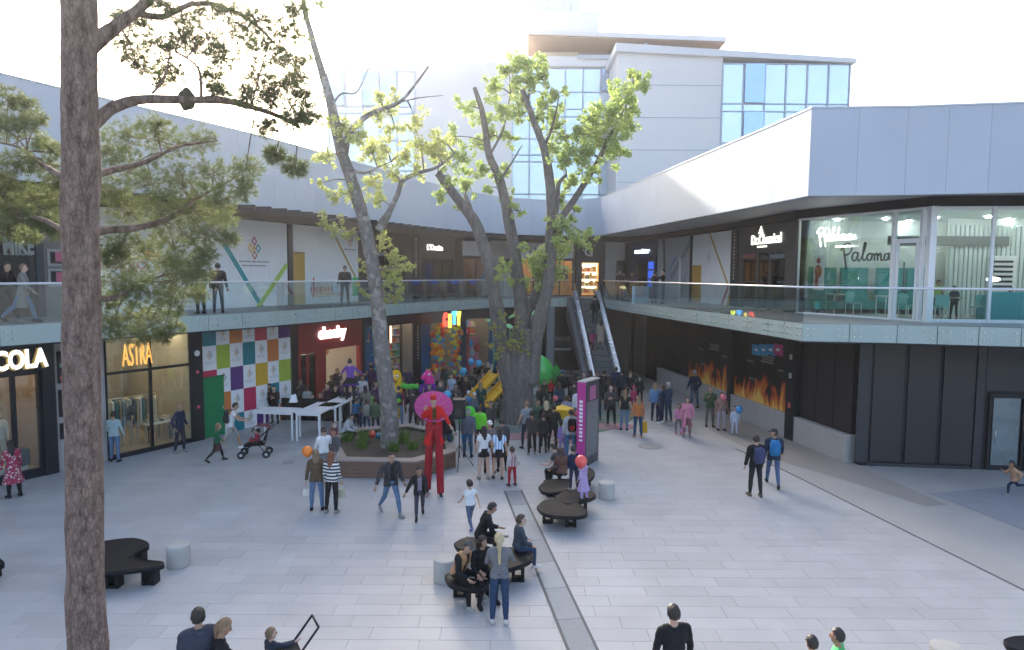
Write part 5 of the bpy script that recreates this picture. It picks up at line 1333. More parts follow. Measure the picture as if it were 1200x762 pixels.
for k in range(16): x = k * .16; m.prism([(x, (k % 2) * .05), (x + .16, ((k + 1) % 2) * .05), (x + .16, ((k + 1) % 2) * .05 + .02), (x, (k % 2) * .05 + .02)], 0, .95)
m.build('fabric', cm((.01, .01, .012)), bc)
c = at_z(337, 472, 1.1); o = thing('paper_bag', 'crumpled white bag standing on the middle white high table', 'bag', (c.x + .2, c.y + .1, 1.1)); m = MB(); m.add([(-.15, -.1, 0), (.15, -.1, 0), (.15, .1, 0), (-.15, .1, 0), (-.08, -.03, .28), (.1, -.02, .22), (.08, .05, .33), (-.1, .04, .26)], [(0, 3, 2, 1), (4, 5, 6, 7), (0, 1, 5, 4), (1, 2, 6, 5), (2, 3, 7, 6), (3, 0, 4, 7)]); m.build('bag_body', M_white, o)

# ------------------------------------------------------------------ playground: slides, leaf shades
def slide(top, bot, wd, col, label, group=None):
    d = (bot - top); n = Vector((-d.y, d.x, 0)).normalized() * wd / 2
    t = thing('slide', label, 'slide', (top.x, top.y, 0), 0, group); o = Vector((top.x, top.y, 0)); mt = pm('slide_%s' % label.split()[0], col, .3, var=.06, coat=.4)
    m = MB(); K = 10
    prof = []
    for k in range(K + 1):
        s_ = k / K; z = top.z + (bot.z - top.z) * (1 - (1 - s_) ** 1.15); p = top + d * s_; prof.append(Vector((p.x, p.y, z)) - o)
    for k in range(K):
        a, b = prof[k], prof[k + 1]; u = Vector((0, 0, .02))
        m.quad(a - n, a + n, b + n, b - n); m.quad(a - n - u, b - n - u, b + n - u, a + n - u)
    m.build('chute', mt, t)
    for sg in (-1, 1):
        m = MB(); m.tube([p + n * sg + Vector((0, 0, .13)) for p in prof], .035, 6)
        for k in range(K): a, b = prof[k] + n * sg, prof[k + 1] + n * sg; u = Vector((0, 0, .13)); m.quad(a, b, b + u, a + u)
        m.build('side_wall', mt, t)
    m = MB(); m.tube([prof[0] * 1.0 + n, (prof[0].x + n.x, prof[0].y + n.y, 0)], .04, 6); m.tube([prof[0] - n, (prof[0].x - n.x, prof[0].y - n.y, 0)], .04, 6); m.build('support', M_steel, t)
    return t
def zat(px, py, y): return at_y(px, py, y)
slide(zat(580, 438, 29.6), zat(546, 474, 28.4), .62, (.72, .42, .02), 'yellow slide on the left of the pair beside the big trunk', 'pair of yellow slides')
slide(zat(596, 446, 29.2), zat(566, 476, 28.0), .62, (.72, .42, .02), 'yellow slide nearer the big trunk of the pair', 'pair of yellow slides')
pf = thing('play_platform', 'grey play platform at the top of the yellow slides with a pale panel', 'play platform', zat(588, 470, 33.0) * Vector((1, 1, 0)) if False else (zat(592, 470, 30.1).x, 30.1, 0))
P(pf, 'deck', M_dark, (-.7, .7, -.4, .7, 1.15, 1.25)); P(pf, 'panel', cm((.35, .38, .45), kind='paint'), (-.35, .35, -.42, -.401, 1.25, 1.9))
for (x, y) in ((-.65, -.35), (.65, -.35), (-.65, .65), (.65, .65)): P(pf, 'post', M_steel, (x - .04, x + .04, y - .04, y + .04, 0, 2.0 if y > 0 else 1.15))
# green spiral slide
gc_ = zat(632, 470, 31.5); gt = thing('spiral_slide', 'bright green covered slide right of the big trunk', 'slide', (gc_.x, 31.5, 0)); M_green = pm('slide_green', (.06, .52, .10), .3, var=.06, coat=.4)
m = MB(); K = 16
pts = []
for k in range(K + 1):
    a_ = -PI * .3 + k / K * 2.4; z = 1.75 - 1.6 * (k / K) ** .9; pts.append(Vector((.1 + .75 * math.cos(a_) * .8, .2 + .7 * math.sin(a_), z)))
for k in range(K):
    d = (pts[k + 1] - pts[k]).normalized(); sd_ = d.cross(Vector((0, 0, 1))).normalized()
    d2 = (pts[min(k + 2, K)] - pts[k + 1]).normalized() if k < K - 1 else d; sd2 = d2.cross(Vector((0, 0, 1))).normalized()
    for j in range(8):
        a1, a2 = PI + PI * j / 8, PI + PI * (j + 1) / 8; r_ = .36
        f = lambda p, s_, a_: p + s_ * math.cos(a_) * r_ + Vector((0, 0, 1)) * (math.sin(a_) * r_ + .3)
        m.quad(f(pts[k], sd_, a1), f(pts[k], sd_, a2), f(pts[k + 1], sd2, a2), f(pts[k + 1], sd2, a1))
m.build('chute', M_green, gt)
m = MB(); m.ball((.05, -.05, 1.55), (.62, .5, .82), 18, 12)
for i_, v in enumerate(m.v):
    x, y, z = v; k_ = 1 - .35 * max(0, (z - 1.9)); m.v[i_] = (-.25 + (x + .25) * k_ if x > -.25 else -.25, y, max(z, 1.0 - .4 * x))
m.build('hood', M_green, gt); P(gt, 'post', M_steel, (-.04, .04, -.04, .04, 0, 2.2))
def leaf_shade(px, py, y, rx, label, tilt=.2, col=(.25, .62, .3)):
    p = at_y(px, py, y); t = thing('leaf_shade', label, 'shade', (p.x, y, 0), 0, 'green leaf shaped shades of the playground'); m = MB(); n = 14
    vs = [(0, 0, p.z + .12)] + [(rx * math.cos(2 * PI * k / n), rx * .7 * math.sin(2 * PI * k / n) * (1 - .3 * math.cos(2 * PI * k / n)), p.z - .06 + tilt * math.cos(2 * PI * k / n)) for k in range(n)]
    vs += [(v[0], v[1], v[2] - .05) for v in vs]; m.add(vs, [(0, 1 + k, 1 + (k + 1) % n) for k in range(n)] + [(n + 1, n + 2 + (k + 1) % n, n + 2 + k) for k in range(n)] + [(1 + k, n + 2 + k, n + 2 + (k + 1) % n, 1 + (k + 1) % n) for k in range(n)])
    m.build('leaf_plate', pm('leaf_plate', col, .4), t); m = MB(); m.tube([(0, .05, 0), (0.1, 0.05, p.z * .5), (0, 0, p.z)], .05, 8); m.build('stem', pm('leaf_stem', (.12, .3, .15), .5), t)
leaf_shade(577, 376, 36, .38, 'pale green leaf shade left of the big trunk', -.12); leaf_shade(597, 382, 35, .36, 'lowest pale green leaf shade in front of the blue shop pillar', -.1); leaf_shade(604, 368, 35.5, .40, 'green leaf shade between the tree stems', .15); leaf_shade(627, 366, 36, .38, 'green leaf shade just right of the middle stem', .05)
p = at_y(601, 412, 35); bt_ = thing('play_banner', 'narrow light blue vertical banner between the tree stems', 'banner', (p.x, 35, 0)); P(bt_, 'cloth', cm((.03, .35, .5), kind='paint'), (-.11, .11, -.02, .02, at_y(601, 425, 35).z, at_y(601, 400, 35).z)); P(bt_, 'pole', M_steel, (-.02, .02, .021, .06, 0, at_y(601, 398, 35).z))
# shrubs at the foot of the big tree
for (u, v, y, r, lab) in ((578, 488, 28.6, 1.0, 'dark low shrub left of the big trunk under the slides'), (608, 492, 27.9, .5, 'small bright green shrub in front of the big trunk'), (560, 484, 29.4, .8, 'dark shrub beside the neon green costume')):
    c = at_y(u, v, y); n = 500; rv = np.random.default_rng(u)
    ctr = np.stack([c.x + rv.normal(0, .4, n) * r, y + rv.normal(0, .35, n) * r, np.abs(rv.normal(.25, .22, n)) * (1 if r > .6 else .8)], 1)
    s_ = .07; nrm = rv.normal(size=(n, 3)); a_ = np.cross(nrm, [0, 0, 1.0]); a_ /= np.linalg.norm(a_, axis=1)[:, None]; b_ = np.cross(nrm, a_); b_ /= np.linalg.norm(b_, axis=1)[:, None]
    V = np.stack([ctr - a_ * s_, ctr - b_ * s_ * .5, ctr + a_ * s_, ctr + b_ * s_ * .5], 1).reshape(-1, 3) - np.array([c.x, y, 0]); F_ = np.arange(n * 4).reshape(-1, 4)
    o = thing('shrub', lab, 'shrub', (c.x, y, 0)); f = link('foliage', np_mesh('foliage', V, F_, leaf_mat('shrub_leaf', (.035, .075, .03), .2) if r > .6 else leaf_mat('shrub_leaf_bright', (.06, .22, .04), .3)), o); f['kind'] = 'stuff'
    m = MB()
    for k in range(5): m.tube([(0, 0, 0), (.25 * r * math.cos(k * 1.3), .25 * r * math.sin(k * 1.3), .4)], .012, 5)
    m.build('stem', pm('twig', (.1, .08, .06), .9), o)

# ------------------------------------------------------------------ loudspeaker on tripod
c = at_z(541, 551, 0); sp = thing('tripod_loudspeaker', 'black loudspeaker on a tripod stand right of the red stilt walker', 'loudspeaker', (c.x - .05, c.y + .2, 0))
H_ = at_y(534, 490, c.y + .2).z
P(sp, 'cabinet', M_black, (-.24, .16, -.2, .2, H_, H_ + .62)); m = MB(); m.tube([(-.04, -.201, H_ + .22), (-.04, -.21, H_ + .22)], .14, 14); m.build('cone', pm('speaker_cone', (.03, .03, .03), .7), sp)
ribb(sp, 'pole', M_black, [((-.04, 0, .35), (-.04, 0, H_))], .02)
for k in range(3): a_ = 2 * PI * k / 3 + .5; ribb(sp, 'leg', M_black, [((-.04, 0, .75), (-.04 + .5 * math.cos(a_), .5 * math.sin(a_), .01))], .014)
# stroller
c = at_z(296, 538, 0); st = thing('stroller', 'dark pushchair with small wheels and a baby in red pushed by the man in white', 'pushchair', (c.x, c.y + .3, 0), R(-80))
M_st = cm((.03, .03, .035)); ribb(st, 'chassis', M_black, [((-.25, -.4, .15), (-.25, .45, .95)), ((.25, -.4, .15), (.25, .45, .95)), ((-.25, .4, .12), (-.25, -.1, .75)), ((.25, .4, .12), (.25, -.1, .75)), ((-.25, .45, .95), (.25, .45, .95)), ((-.25, .45, .95), (-.25, .6, 1.02)), ((.25, .45, .95), (.25, .6, 1.02)), ((-.25, .6, 1.02), (.25, .6, 1.02))], .015)
for (x, y) in ((-.27, -.42), (.27, -.42), (-.27, .38), (.27, .38)):
    m = MB(); m.tube([(x - .02, y, .13), (x + .02, y, .13)], .13, 14); w_ = m.build('wheel', M_black, st)
    m = MB(); m.tube([(x - .025, y, .13), (x + .025, y, .13)], .05, 10); m.build('hub', M_steel, w_)
m = MB(); m.add([(-.2, -.35, .45), (.2, -.35, .45), (.2, .25, .5), (-.2, .25, .5), (-.2, -.35, .38), (.2, -.35, .38), (.2, .3, .42), (-.2, .3, .42), (-.2, .38, .9), (.2, .38, .9)], [(0, 1, 2, 3), (4, 7, 6, 5), (3, 2, 9, 8), (7, 8, 9, 6), (0, 4, 5, 1)]); m.build('seat', M_st, st)
m = MB()
for k in range(5): a0_, a1_ = PI * .1 + k * .42, PI * .1 + (k + 1) * .42; m.quad((-.24, .3 - .5 * math.cos(a0_ - .3) * .8, .75 + .35 * math.sin(a0_)), (.24, .3 - .5 * math.cos(a0_ - .3) * .8, .75 + .35 * math.sin(a0_)), (.24, .3 - .5 * math.cos(a1_ - .3) * .8, .75 + .35 * math.sin(a1_)), (-.24, .3 - .5 * math.cos(a1_ - .3) * .8, .75 + .35 * math.sin(a1_)))
m.build('hood', cm((.15, .05, .07)), st)
# ------------------------------------------------------------------ trees
def bark_mat(name, lo, hi, scale=6, stretch=(1, 1, .22), bump=.9, patches=0.0):
    m = bpy.data.materials.new(name); m.use_nodes = True; t = m.node_tree; b = t.nodes['Principled BSDF']; N = t.nodes.new; Lk = t.links.new
    tc = N('ShaderNodeTexCoord'); mp = N('ShaderNodeMapping'); mp.inputs['Scale'].default_value = stretch; Lk(tc.outputs['Object'], mp.inputs[0])
    nz = N('ShaderNodeTexNoise'); nz.inputs['Scale'].default_value = scale; nz.inputs['Detail'].default_value = 8; nz.inputs['Roughness'].default_value = .7; Lk(mp.outputs[0], nz.inputs['Vector'])
    vo = N('ShaderNodeTexVoronoi'); vo.inputs['Scale'].default_value = scale * 2.2; vo.feature = 'DISTANCE_TO_EDGE'; Lk(mp.outputs[0], vo.inputs['Vector'])
    cr = N('ShaderNodeValToRGB'); e = cr.color_ramp.elements; e[0].position = .3; e[0].color = tuple(lo) + (1,); e[1].position = .7; e[1].color = tuple(hi) + (1,); Lk(nz.outputs[0], cr.inputs[0])
    mr = N('ShaderNodeMapRange'); mr.inputs[1].default_value = 0; mr.inputs[2].default_value = .12; mr.inputs[3].default_value = .6; mr.inputs[4].default_value = 1; Lk(vo.outputs['Distance'], mr.inputs[0])
    mm = N('ShaderNodeMix'); mm.data_type = 'RGBA'; mm.blend_type = 'MULTIPLY'; mm.inputs[0].default_value = .85; Lk(cr.outputs[0], mm.inputs[6]); Lk(mr.outputs[0], mm.inputs[7])
    last = mm.outputs[2]
    if patches:
        n3 = N('ShaderNodeTexNoise'); n3.inputs['Scale'].default_value = 3.5; n3.inputs['Detail'].default_value = 2; Lk(tc.outputs['Object'], n3.inputs['Vector'])
        r3 = N('ShaderNodeMapRange'); r3.inputs[1].default_value = .55; r3.inputs[2].default_value = .62; Lk(n3.outputs[0], r3.inputs[0])
        m3 = N('ShaderNodeMix'); m3.data_type = 'RGBA'; m3.inputs[7].default_value = (patches, patches * .97, patches * .88, 1); Lk(r3.outputs[0], m3.inputs[0]); Lk(last, m3.inputs[6]); last = m3.outputs[2]
    Lk(last, b.inputs['Base Color']); b.inputs['Roughness'].default_value = .9; b.inputs['Specular IOR Level'].default_value = .2
    ad = N('ShaderNodeMath'); ad.operation = 'MULTIPLY_ADD'; ad.inputs[1].default_value = .6; Lk(mr.outputs[0], ad.inputs[0]); Lk(nz.outputs[0], ad.inputs[2])
    bp = N('ShaderNodeBump'); bp.inputs['Strength'].default_value = bump; bp.inputs['Distance'].default_value = .03; Lk(ad.outputs[0], bp.inputs['Height']); Lk(bp.outputs[0], b.inputs['Normal'])
    return m
def cr_pts(P, n=5):
    P = [Vector(p) for p in P]; out = []
    for i in range(len(P) - 1):
        p0 = P[max(i - 1, 0)]; p1 = P[i]; p2 = P[i + 1]; p3 = P[min(i + 2, len(P) - 1)]
        for k in range(n):
            t = k / n; out.append(0.5 * ((2 * p1) + (p2 - p0) * t + (2 * p0 - 5 * p1 + 4 * p2 - p3) * t * t + (3 * p1 - p0 - 3 * p2 + p3) * t ** 3))
    out.append(P[-1]); return out
from mathutils import noise as mnoise
def limb(tree, name, pts, r0, r1, mat, seg=10, n=5, rough=.06, power=1.0, base=None):
    P_ = cr_pts([Vector(p) - base for p in pts], n); K = len(P_)
    rad = [r0 + (r1 - r0) * (i / (K - 1)) ** power for i in range(K)]
    m = MB(); m.tube(P_, rad, seg)
    if rough:
        for i, v in enumerate(m.v):
            q = Vector(v); ring = min(K - 1, i // seg); c = P_[ring]; d = q - c
            f = 1 + rough * mnoise.noise(Vector((q.x * 4, q.y * 4, q.z * 1.2))) * 2 + rough * .8 * mnoise.noise(Vector((q.x * 14, q.y * 14, q.z * 5)))
            m.v[i] = tuple(c + d * f)
    return m.build(name, mat, tree), P_, rad
# ---- the big pine at the left
D0 = 8.0
pine_base = at_y(101, 762, D0); pine_base = Vector((pine_base.x, D0, 0))
PINE = thing('pine_tree', 'large pine at the left with thick brown trunk and hanging needle foliage', 'tree', pine_base)
M_bark = bark_mat('pine_bark', (.085, .055, .042), (.36, .265, .22), 11, (1, 1, .38), 1.0)
tp = [pine_base + Vector((0.02, 0, 0))] + [at_y(u, v, D0) for u, v in ((101, 700), (99, 560), (97, 420), (95, 300), (94, 200), (94, 120), (92, 50), (91, -20), (90, -140))]
_, trunkP, _ = limb(PINE, 'trunk', tp, .215, .182, M_bark, 28, 14, .07, base=pine_base)
def pb(name, px, y0, y1, r0, r1, rough=.08, n=6):
    K = len(px); return limb(PINE, name, [at_y(u, v, y0 + (y1 - y0) * k / (K - 1)) for k, (u, v) in enumerate(px)], r0, r1, M_bark, 9, n, rough, base=pine_base)[1]
LB = []
LB.append(pb('limb', [(100, 155), (118, 137), (135, 125), (165, 117), (215, 117), (262, 118), (300, 127), (330, 138), (352, 150)], 8.0, 9.0, .085, .02))
LB.append(pb('limb', [(98, 62), (116, 46), (135, 32), (158, 14), (185, -12)], 8.0, 8.6, .10, .06))
LB.append(pb('limb', [(158, 14), (190, 20), (225, 5), (262, 8), (300, 30), (330, 60)], 8.5, 9.4, .045, .012))
LB.append(pb('limb', [(100, 275), (122, 270), (160, 267), (198, 256), (232, 232), (282, 205)], 8.2, 10.2, .07, .012))
LB.append(pb('limb', [(100, 210), (130, 200), (170, 190), (210, 172), (255, 165)], 8.2, 10.4, .05, .012))
LB.append(pb('limb', [(102, 345), (130, 350), (160, 335), (195, 322), (232, 318)], 8.2, 10.2, .045, .010))
LB.append(pb('limb', [(92, 215), (70, 205), (45, 190), (20, 172), (-15, 165)], 8.1, 10.2, .05, .012))
LB.append(pb('limb', [(92, 290), (70, 268), (40, 255), (10, 262), (-20, 250)], 8.1, 9.8, .045, .012))
LB.append(pb('limb', [(205, 60), (232, 80), (236, 116)], 8.6, 8.65, .012, .022)); LB.append(pb('limb', [(178, 110), (192, 92), (200, 60)], 8.5, 8.6, .02, .008))
pc = at_y(219, 117, 8.55) - pine_base
nest = MB(); nest.ball(tuple(pc), (.105, .10, .14), 14, 10)
for i, v in enumerate(nest.v):
    q = Vector(v); nest.v[i] = tuple(pc + (q - pc) * (1 + .25 * mnoise.noise(q * 14)))
nb_o = nest.build('nest', pm('nest_clump', (.10, .09, .05), .9, var=.4, scale=15, bump=1), None, pine_base); setp(nb_o, 'rounded brown nest clump sitting on the long curved pine limb', 'nest')
up_ = [(148, 52, 16), (160, 75, 13), (186, 55, 18), (214, 22, 18), (216, 50, 16), (242, 45, 20), (262, 68, 18), (186, 90, 14), (165, 30, 12), (250, 92, 14), (300, 92, 18), (312, 60, 18), (330, 100, 18), (354, 112, 16), (362, 135, 12), (255, 108, 10), (322, 182, 10), (346, 196, 12), (340, 70, 14), (300, 25, 18), (270, 15, 16), (335, 35, 14), (240, 8, 16), (205, 85, 12), (290, 115, 14), (345, 140, 14), (312, 148, 12), (345, 10, 14), (318, 118, 14), (190, 5, 14), (140, 20, 10), (285, 45, 14), (350, 88, 10)]
lo_ = [(150, 160, 22), (182, 150, 18), (200, 175, 22), (235, 165, 18), (150, 200, 24), (130, 180, 16), (178, 215, 24), (215, 215, 24), (250, 205, 20), (288, 198, 16), (150, 250, 26), (190, 250, 26), (225, 245, 24), (258, 235, 20), (285, 222, 14), (140, 290, 24), (172, 300, 24), (205, 290, 26), (240, 275, 20), (262, 258, 14), (140, 330, 24), (165, 340, 24), (200, 330, 24), (228, 322, 18), (150, 372, 22), (180, 372, 22), (205, 355, 18), (130, 385, 16), (168, 392, 16), (232, 345, 10), (130, 225, 18), (128, 300, 16), (190, 395, 9), (205, 385, 9), (270, 280, 9), (124, 350, 14), (240, 300, 12), (210, 310, 18)]
lf_ = [(10, 115, 14), (30, 125, 12), (5, 150, 16), (45, 165, 14), (20, 190, 16), (50, 200, 18), (62, 178, 12), (10, 215, 16), (40, 230, 18), (62, 240, 14), (15, 250, 16), (50, 262, 14), (10, 272, 12), (30, 275, 12), (66, 270, 10), (28, 145, 12), (-15, 200, 20), (-15, 140, 18), (45, 140, 9), (68, 215, 12), (-12, 245, 16)]
def pine_foliage():
    rv = np.random.default_rng(21); V = []; tw = MB(); ends = [p for L_ in LB for p in L_]
    for grp, (da, db), dens in ((up_, (8.4, 9.4), 2.2), (lo_, (9.0, 10.8), 1.6), (lf_, (8.8, 10.2), 1.5)):
        for (u, v, r) in grp:
            y = rv.uniform(da, db); c = at_y(u, v, y) - pine_base; R_ = r * y / FPX
            near = min(ends, key=lambda p: (p - c).length + max(0, c.z - p.z) * .2)
            mid = near.lerp(c, .5) + Vector((0, 0, rv.uniform(-.04, .1)))
            if (near - c).length < 1.6: tw.tube(cr_pts([near, mid, c], 4), [.010] * 4 + [.008] * 4 + [.004], 5)
            nt_ = int(dens * r * 4.2)
            tip = rv.normal(size=(nt_, 3)); tip /= np.linalg.norm(tip, axis=1)[:, None]; tip *= (rv.random((nt_, 1)) ** .45) * R_ * np.array([[1.25, 1.1, .95]])
            for t_ in tip:
                b0 = np.array(c) + t_; d = t_ / (np.linalg.norm(t_) + 1e-6) + np.array([0, 0, .15]) + rv.normal(0, .35, 3); d /= np.linalg.norm(d)
                k = 20; dirs = d[None] * rv.uniform(.3, 1.1, (k, 1)) + rv.normal(0, .55, (k, 3)); dirs /= np.linalg.norm(dirs, axis=1)[:, None]
                L_ = rv.uniform(.05, .105, (k, 1)); o = b0[None] + rv.normal(0, .012, (k, 3)); s_ = np.cross(dirs, rv.normal(size=(k, 3))); s_ /= np.linalg.norm(s_, axis=1)[:, None]; w_ = .0028
                V.append(np.stack([o - s_ * w_, o + s_ * w_, o + dirs * L_], 1))
                if rv.random() < .12: tw.tube([tuple(c), tuple(b0 - d * .0)], [.004, .002], 4, cap=False)
    V = np.concatenate(V).reshape(-1, 3); F_ = np.arange(len(V)).reshape(-1, 3)
    o = link('needle_crown', np_mesh('needle_crown', V, F_, leaf_mat('pine_needles', (.13, .155, .08), .45, .35, 1.2)), PINE); o['kind'] = 'stuff'
    t = tw.build('twig', M_bark, PINE); t['kind'] = 'stuff'
pine_foliage()
# ---- broadleaved trees
def leaves(tree, base, blobs, yc, dy, n_per, size, mat, seed, limbs, name='crown', wind=(1.15, 1.0, .95), twigm=None):
    rv = np.random.default_rng(seed); V = []; tw = MB()
    ends = [p for L_ in limbs for p in L_]
    for (u, v, r) in blobs:
        y = yc + rv.uniform(-dy, dy) ; c0_ = at_y(u, v, yc) - base
        near = min(ends, key=lambda p: ((p.x - c0_.x) ** 2 + (p.z - c0_.z) ** 2) ** .5 + max(0, p.z - c0_.z) * .3)
        y = near.y + base.y + rv.uniform(-dy, dy); c = at_y(u, v, y) - base; R_ = r * 1.4 * y / FPX
        tw.tube(cr_pts([near, near.lerp(c, .5) + Vector((0, 0, .08)), c], 4), [.03] * 4 + [.02] * 4 + [.008], 5)
        n = int(n_per * (r / 14) ** 2); q = rv.normal(size=(n, 3)); q /= np.linalg.norm(q, axis=1)[:, None]
        # several sub-clusters so that gaps stay open
        kc = max(7, int(r / .8)); cc = rv.normal(size=(kc, 3)); cc /= np.linalg.norm(cc, axis=1)[:, None]; cc *= R_ * rv.uniform(.2, 1.15, (kc, 1))
        for c_ in cc: tw.tube([tuple(c), tuple(Vector(c) + Vector(c_))], [.008, .004], 4, cap=False)
        pos = cc[rv.integers(0, kc, n)] + q * (rv.random((n, 1)) ** .5) * R_ * .34
        ctr = np.array(c)[None] + pos
        nn = rv.normal(size=(n, 3)) + np.array([0, 0, .5]); nn /= np.linalg.norm(nn, axis=1)[:, None]; a = np.cross(nn, rv.normal(size=(n, 3))); a /= np.linalg.norm(a, axis=1)[:, None]; b = np.cross(nn, a)
        s_ = size * rv.uniform(.6, 1.25, (n, 1))
        V.append(np.stack([ctr - a * s_ * .5, ctr - b * s_ * .42 + nn * s_ * .1, ctr + a * s_ * .6, ctr + b * s_ * .42 + nn * s_ * .1], 1))
    V = np.concatenate(V).reshape(-1, 3); F_ = np.arange(len(V)).reshape(-1, 4)
    o = link(name, np_mesh(name, V, F_, mat), tree); o['kind'] = 'stuff'; t = tw.build('twig', twigm, tree); t['kind'] = 'stuff'
M_bark2 = bark_mat('grey_bark', (.12, .11, .10), (.27, .25, .235), 5, (1, 1, .5), .6, patches=.30)
M_bark3 = bark_mat('furrowed_bark', (.085, .08, .078), (.22, .205, .195), 6, (1, 1, .2), 1.0)
# slender leaning tree in the planter
b2 = at_y(457, 538, 21.6); b2 = Vector((b2.x, 21.6, 0)); T2_ = thing('slender_tree', 'slender leaning tree with smooth grey trunk and sparse yellow green leaves in the planter', 'tree', b2)
L2 = []
def tl(name, px, y, r0, r1, rough=.05, power=1, mat=M_bark2, tree=T2_, base=b2, seg=14, y1=None):
    K = len(px); q = limb(tree, name, [at_y(u, v, y + ((y1 or y) - y) * k / (K - 1)) for k, (u, v) in enumerate(px)], r0, r1, mat, seg, 6, rough, power, base)[1]; L2.append(q); return q
tl('trunk', [(458, 545), (457, 520), (455, 470), (448, 420), (443, 360), (435, 300), (424, 250), (410, 205), (401, 180)], 21.6, .33, .17, .06, .8)
tl('limb', [(401, 182), (392, 140), (383, 105), (370, 60), (358, 15), (352, -20)], 21.6, .19, .06, y1=22.2)
tl('limb', [(403, 185), (408, 160), (422, 142), (440, 131), (468, 120), (486, 100), (502, 78)], 21.6, .13, .02, y1=21.2)
tl('limb', [(468, 120), (490, 115), (520, 112)], 21.3, .03, .01)
tl('limb', [(446, 262), (455, 250), (466, 228), (472, 212), (490, 203), (510, 197), (525, 187), (535, 177)], 21.5, .11, .02, y1=20.8)
tl('limb', [(443, 270), (449, 262), (456, 250)], 21.6, .13, .11)
tl('limb', [(404, 195), (425, 203), (445, 195), (458, 190)], 21.6, .06, .012); tl('limb', [(388, 125), (400, 110), (418, 108), (432, 80)], 21.9, .04, .01)
bl2 = [(390, 143, 10), (380, 185, 10), (393, 228, 9), (403, 147, 11), (420, 160, 12), (440, 133, 11), (456, 132, 9), (443, 110, 8), (462, 113, 8), (487, 143, 11), (463, 150, 11), (433, 177, 13), (453, 177, 13), (473, 182, 13), (493, 170, 12), (515, 165, 11), (512, 182, 10), (487, 197, 11), (437, 213, 11), (460, 205, 10), (420, 233, 9), (443, 235, 10), (407, 227, 8), (380, 259, 9), (392, 271, 8), (412, 276, 9), (450, 281, 9), (455, 299, 10), (445, 319, 9), (462, 316, 9), (475, 314, 8), (465, 331, 9), (470, 341, 7), (460, 350, 8), (447, 334, 8), (425, 311, 6), (425, 341, 6), (400, 260, 6), (375, 215, 6), (385, 110, 6), (352, 45, 8), (362, 70, 6), (375, 5, 6)]
leaves(T2_, b2, bl2, 21.6, .9, 480, .095, leaf_mat('spring_leaves', (.38, .42, .18), .5, .3, 1.0), 4, L2, twigm=M_bark2)
# big multi-stemmed tree
b3 = at_y(608, 497, 27.4); b3 = Vector((b3.x, 27.6, 0)); T3_ = thing('multi_stem_tree', 'big old tree with several thick grey stems and bright green leaves in mid plaza', 'tree', b3)
L2 = []
k3 = dict(mat=M_bark3, tree=T3_, base=b3)
tl('trunk', [(606, 503), (606, 492), (607, 470), (609, 440), (611, 410), (613, 385)], 27.6, .90, .50, .10, .5, seg=26, **k3)
tl('stem', [(598, 455), (592, 425), (586, 390), (579, 340), (570, 300), (557, 262), (546, 246), (530, 225), (513, 203)], 27.5, .36, .15, .08, y1=27.0, **k3)
tl('stem', [(614, 440), (614, 404), (612, 370), (608, 330), (601, 285), (594, 245), (585, 210), (573, 180), (566, 135), (556, 103)], 27.7, .38, .09, .08, y1=28.4, **k3)
tl('stem', [(622, 450), (626, 404), (636, 360), (643, 325), (645, 290), (647, 250), (643, 205), (637, 173), (625, 140), (612, 105)], 27.5, .36, .10, .08, y1=26.8, **k3)
tl('stem', [(615, 372), (625, 350), (631, 330), (633, 300)], 27.9, .2, .15, .08, **k3)
tl('limb', [(648, 268), (664, 247), (682, 220), (700, 190), (712, 165), (720, 150)], 27.3, .17, .06, y1=27.0, **k3)
tl('limb', [(650, 262), (653, 235), (655, 215), (664, 205)], 27.3, .14, .05, **k3)
tl('limb', [(556, 262), (550, 242), (545, 228)], 27.4, .14, .06, **k3)
tl('limb', [(586, 212), (600, 190), (612, 170)], 27.8, .06, .02, **k3); tl('limb', [(637, 172), (645, 155), (652, 130), (655, 112)], 27, .07, .02, **k3)
tl('limb', [(618, 125), (620, 105), (622, 85)], 27, .06, .02, **k3); tl('limb', [(712, 165), (725, 140), (742, 108)], 27, .06, .02, **k3); tl('limb', [(574, 182), (590, 150), (598, 110)], 28, .06, .02, **k3)
bl3 = [(597, 85, 12), (613, 74, 12), (630, 80, 12), (580, 102, 11), (600, 107, 12), (617, 97, 11), (633, 92, 10), (587, 133, 12), (567, 143, 11), (547, 127, 10), (577, 160, 11), (603, 133, 10), (640, 127, 11), (651, 112, 10), (630, 140, 10), (653, 143, 11), (647, 173, 12), (660, 187, 12), (683, 157, 14), (700, 145, 15), (717, 133, 15), (733, 117, 14), (748, 102, 11), (742, 90, 9), (733, 143, 13), (720, 165, 12), (727, 183, 10), (687, 180, 13), (693, 203, 10), (667, 213, 11), (673, 247, 8), (527, 160, 11), (517, 180, 10), (540, 183, 11), (560, 200, 11), (550, 217, 10), (517, 232, 8), (527, 207, 9), (593, 230, 8), (607, 247, 8), (587, 207, 9), (703, 165, 14), (690, 135, 8), (725, 105, 9), (595, 160, 9), (612, 120, 8), (660, 160, 8), (672, 175, 9), (660, 270, 12), (675, 281, 12), (650, 262, 9), (655, 288, 11), (687, 276, 8), (635, 304, 11), (641, 315, 13), (630, 325, 12), (650, 322, 11), (623, 309, 8), (612, 291, 6), (595, 311, 7), (600, 329, 7), (588, 320, 7), (655, 238, 8), (560, 170, 9), (538, 240, 6), (570, 222, 7)]
leaves(T3_, b3, bl3, 27.6, 1.3, 760, .12, leaf_mat('green_leaves', (.33, .42, .16), .45, .35, .8), 9, L2, twigm=M_bark3)
bl4 = [(589, 367, 5), (587, 378, 6), (583, 390, 7), (593, 397, 7), (607, 386, 6), (613, 394, 7), (611, 408, 8), (602, 405, 5), (582, 414, 6), (589, 409, 6), (576, 402, 5), (604, 372, 4)]
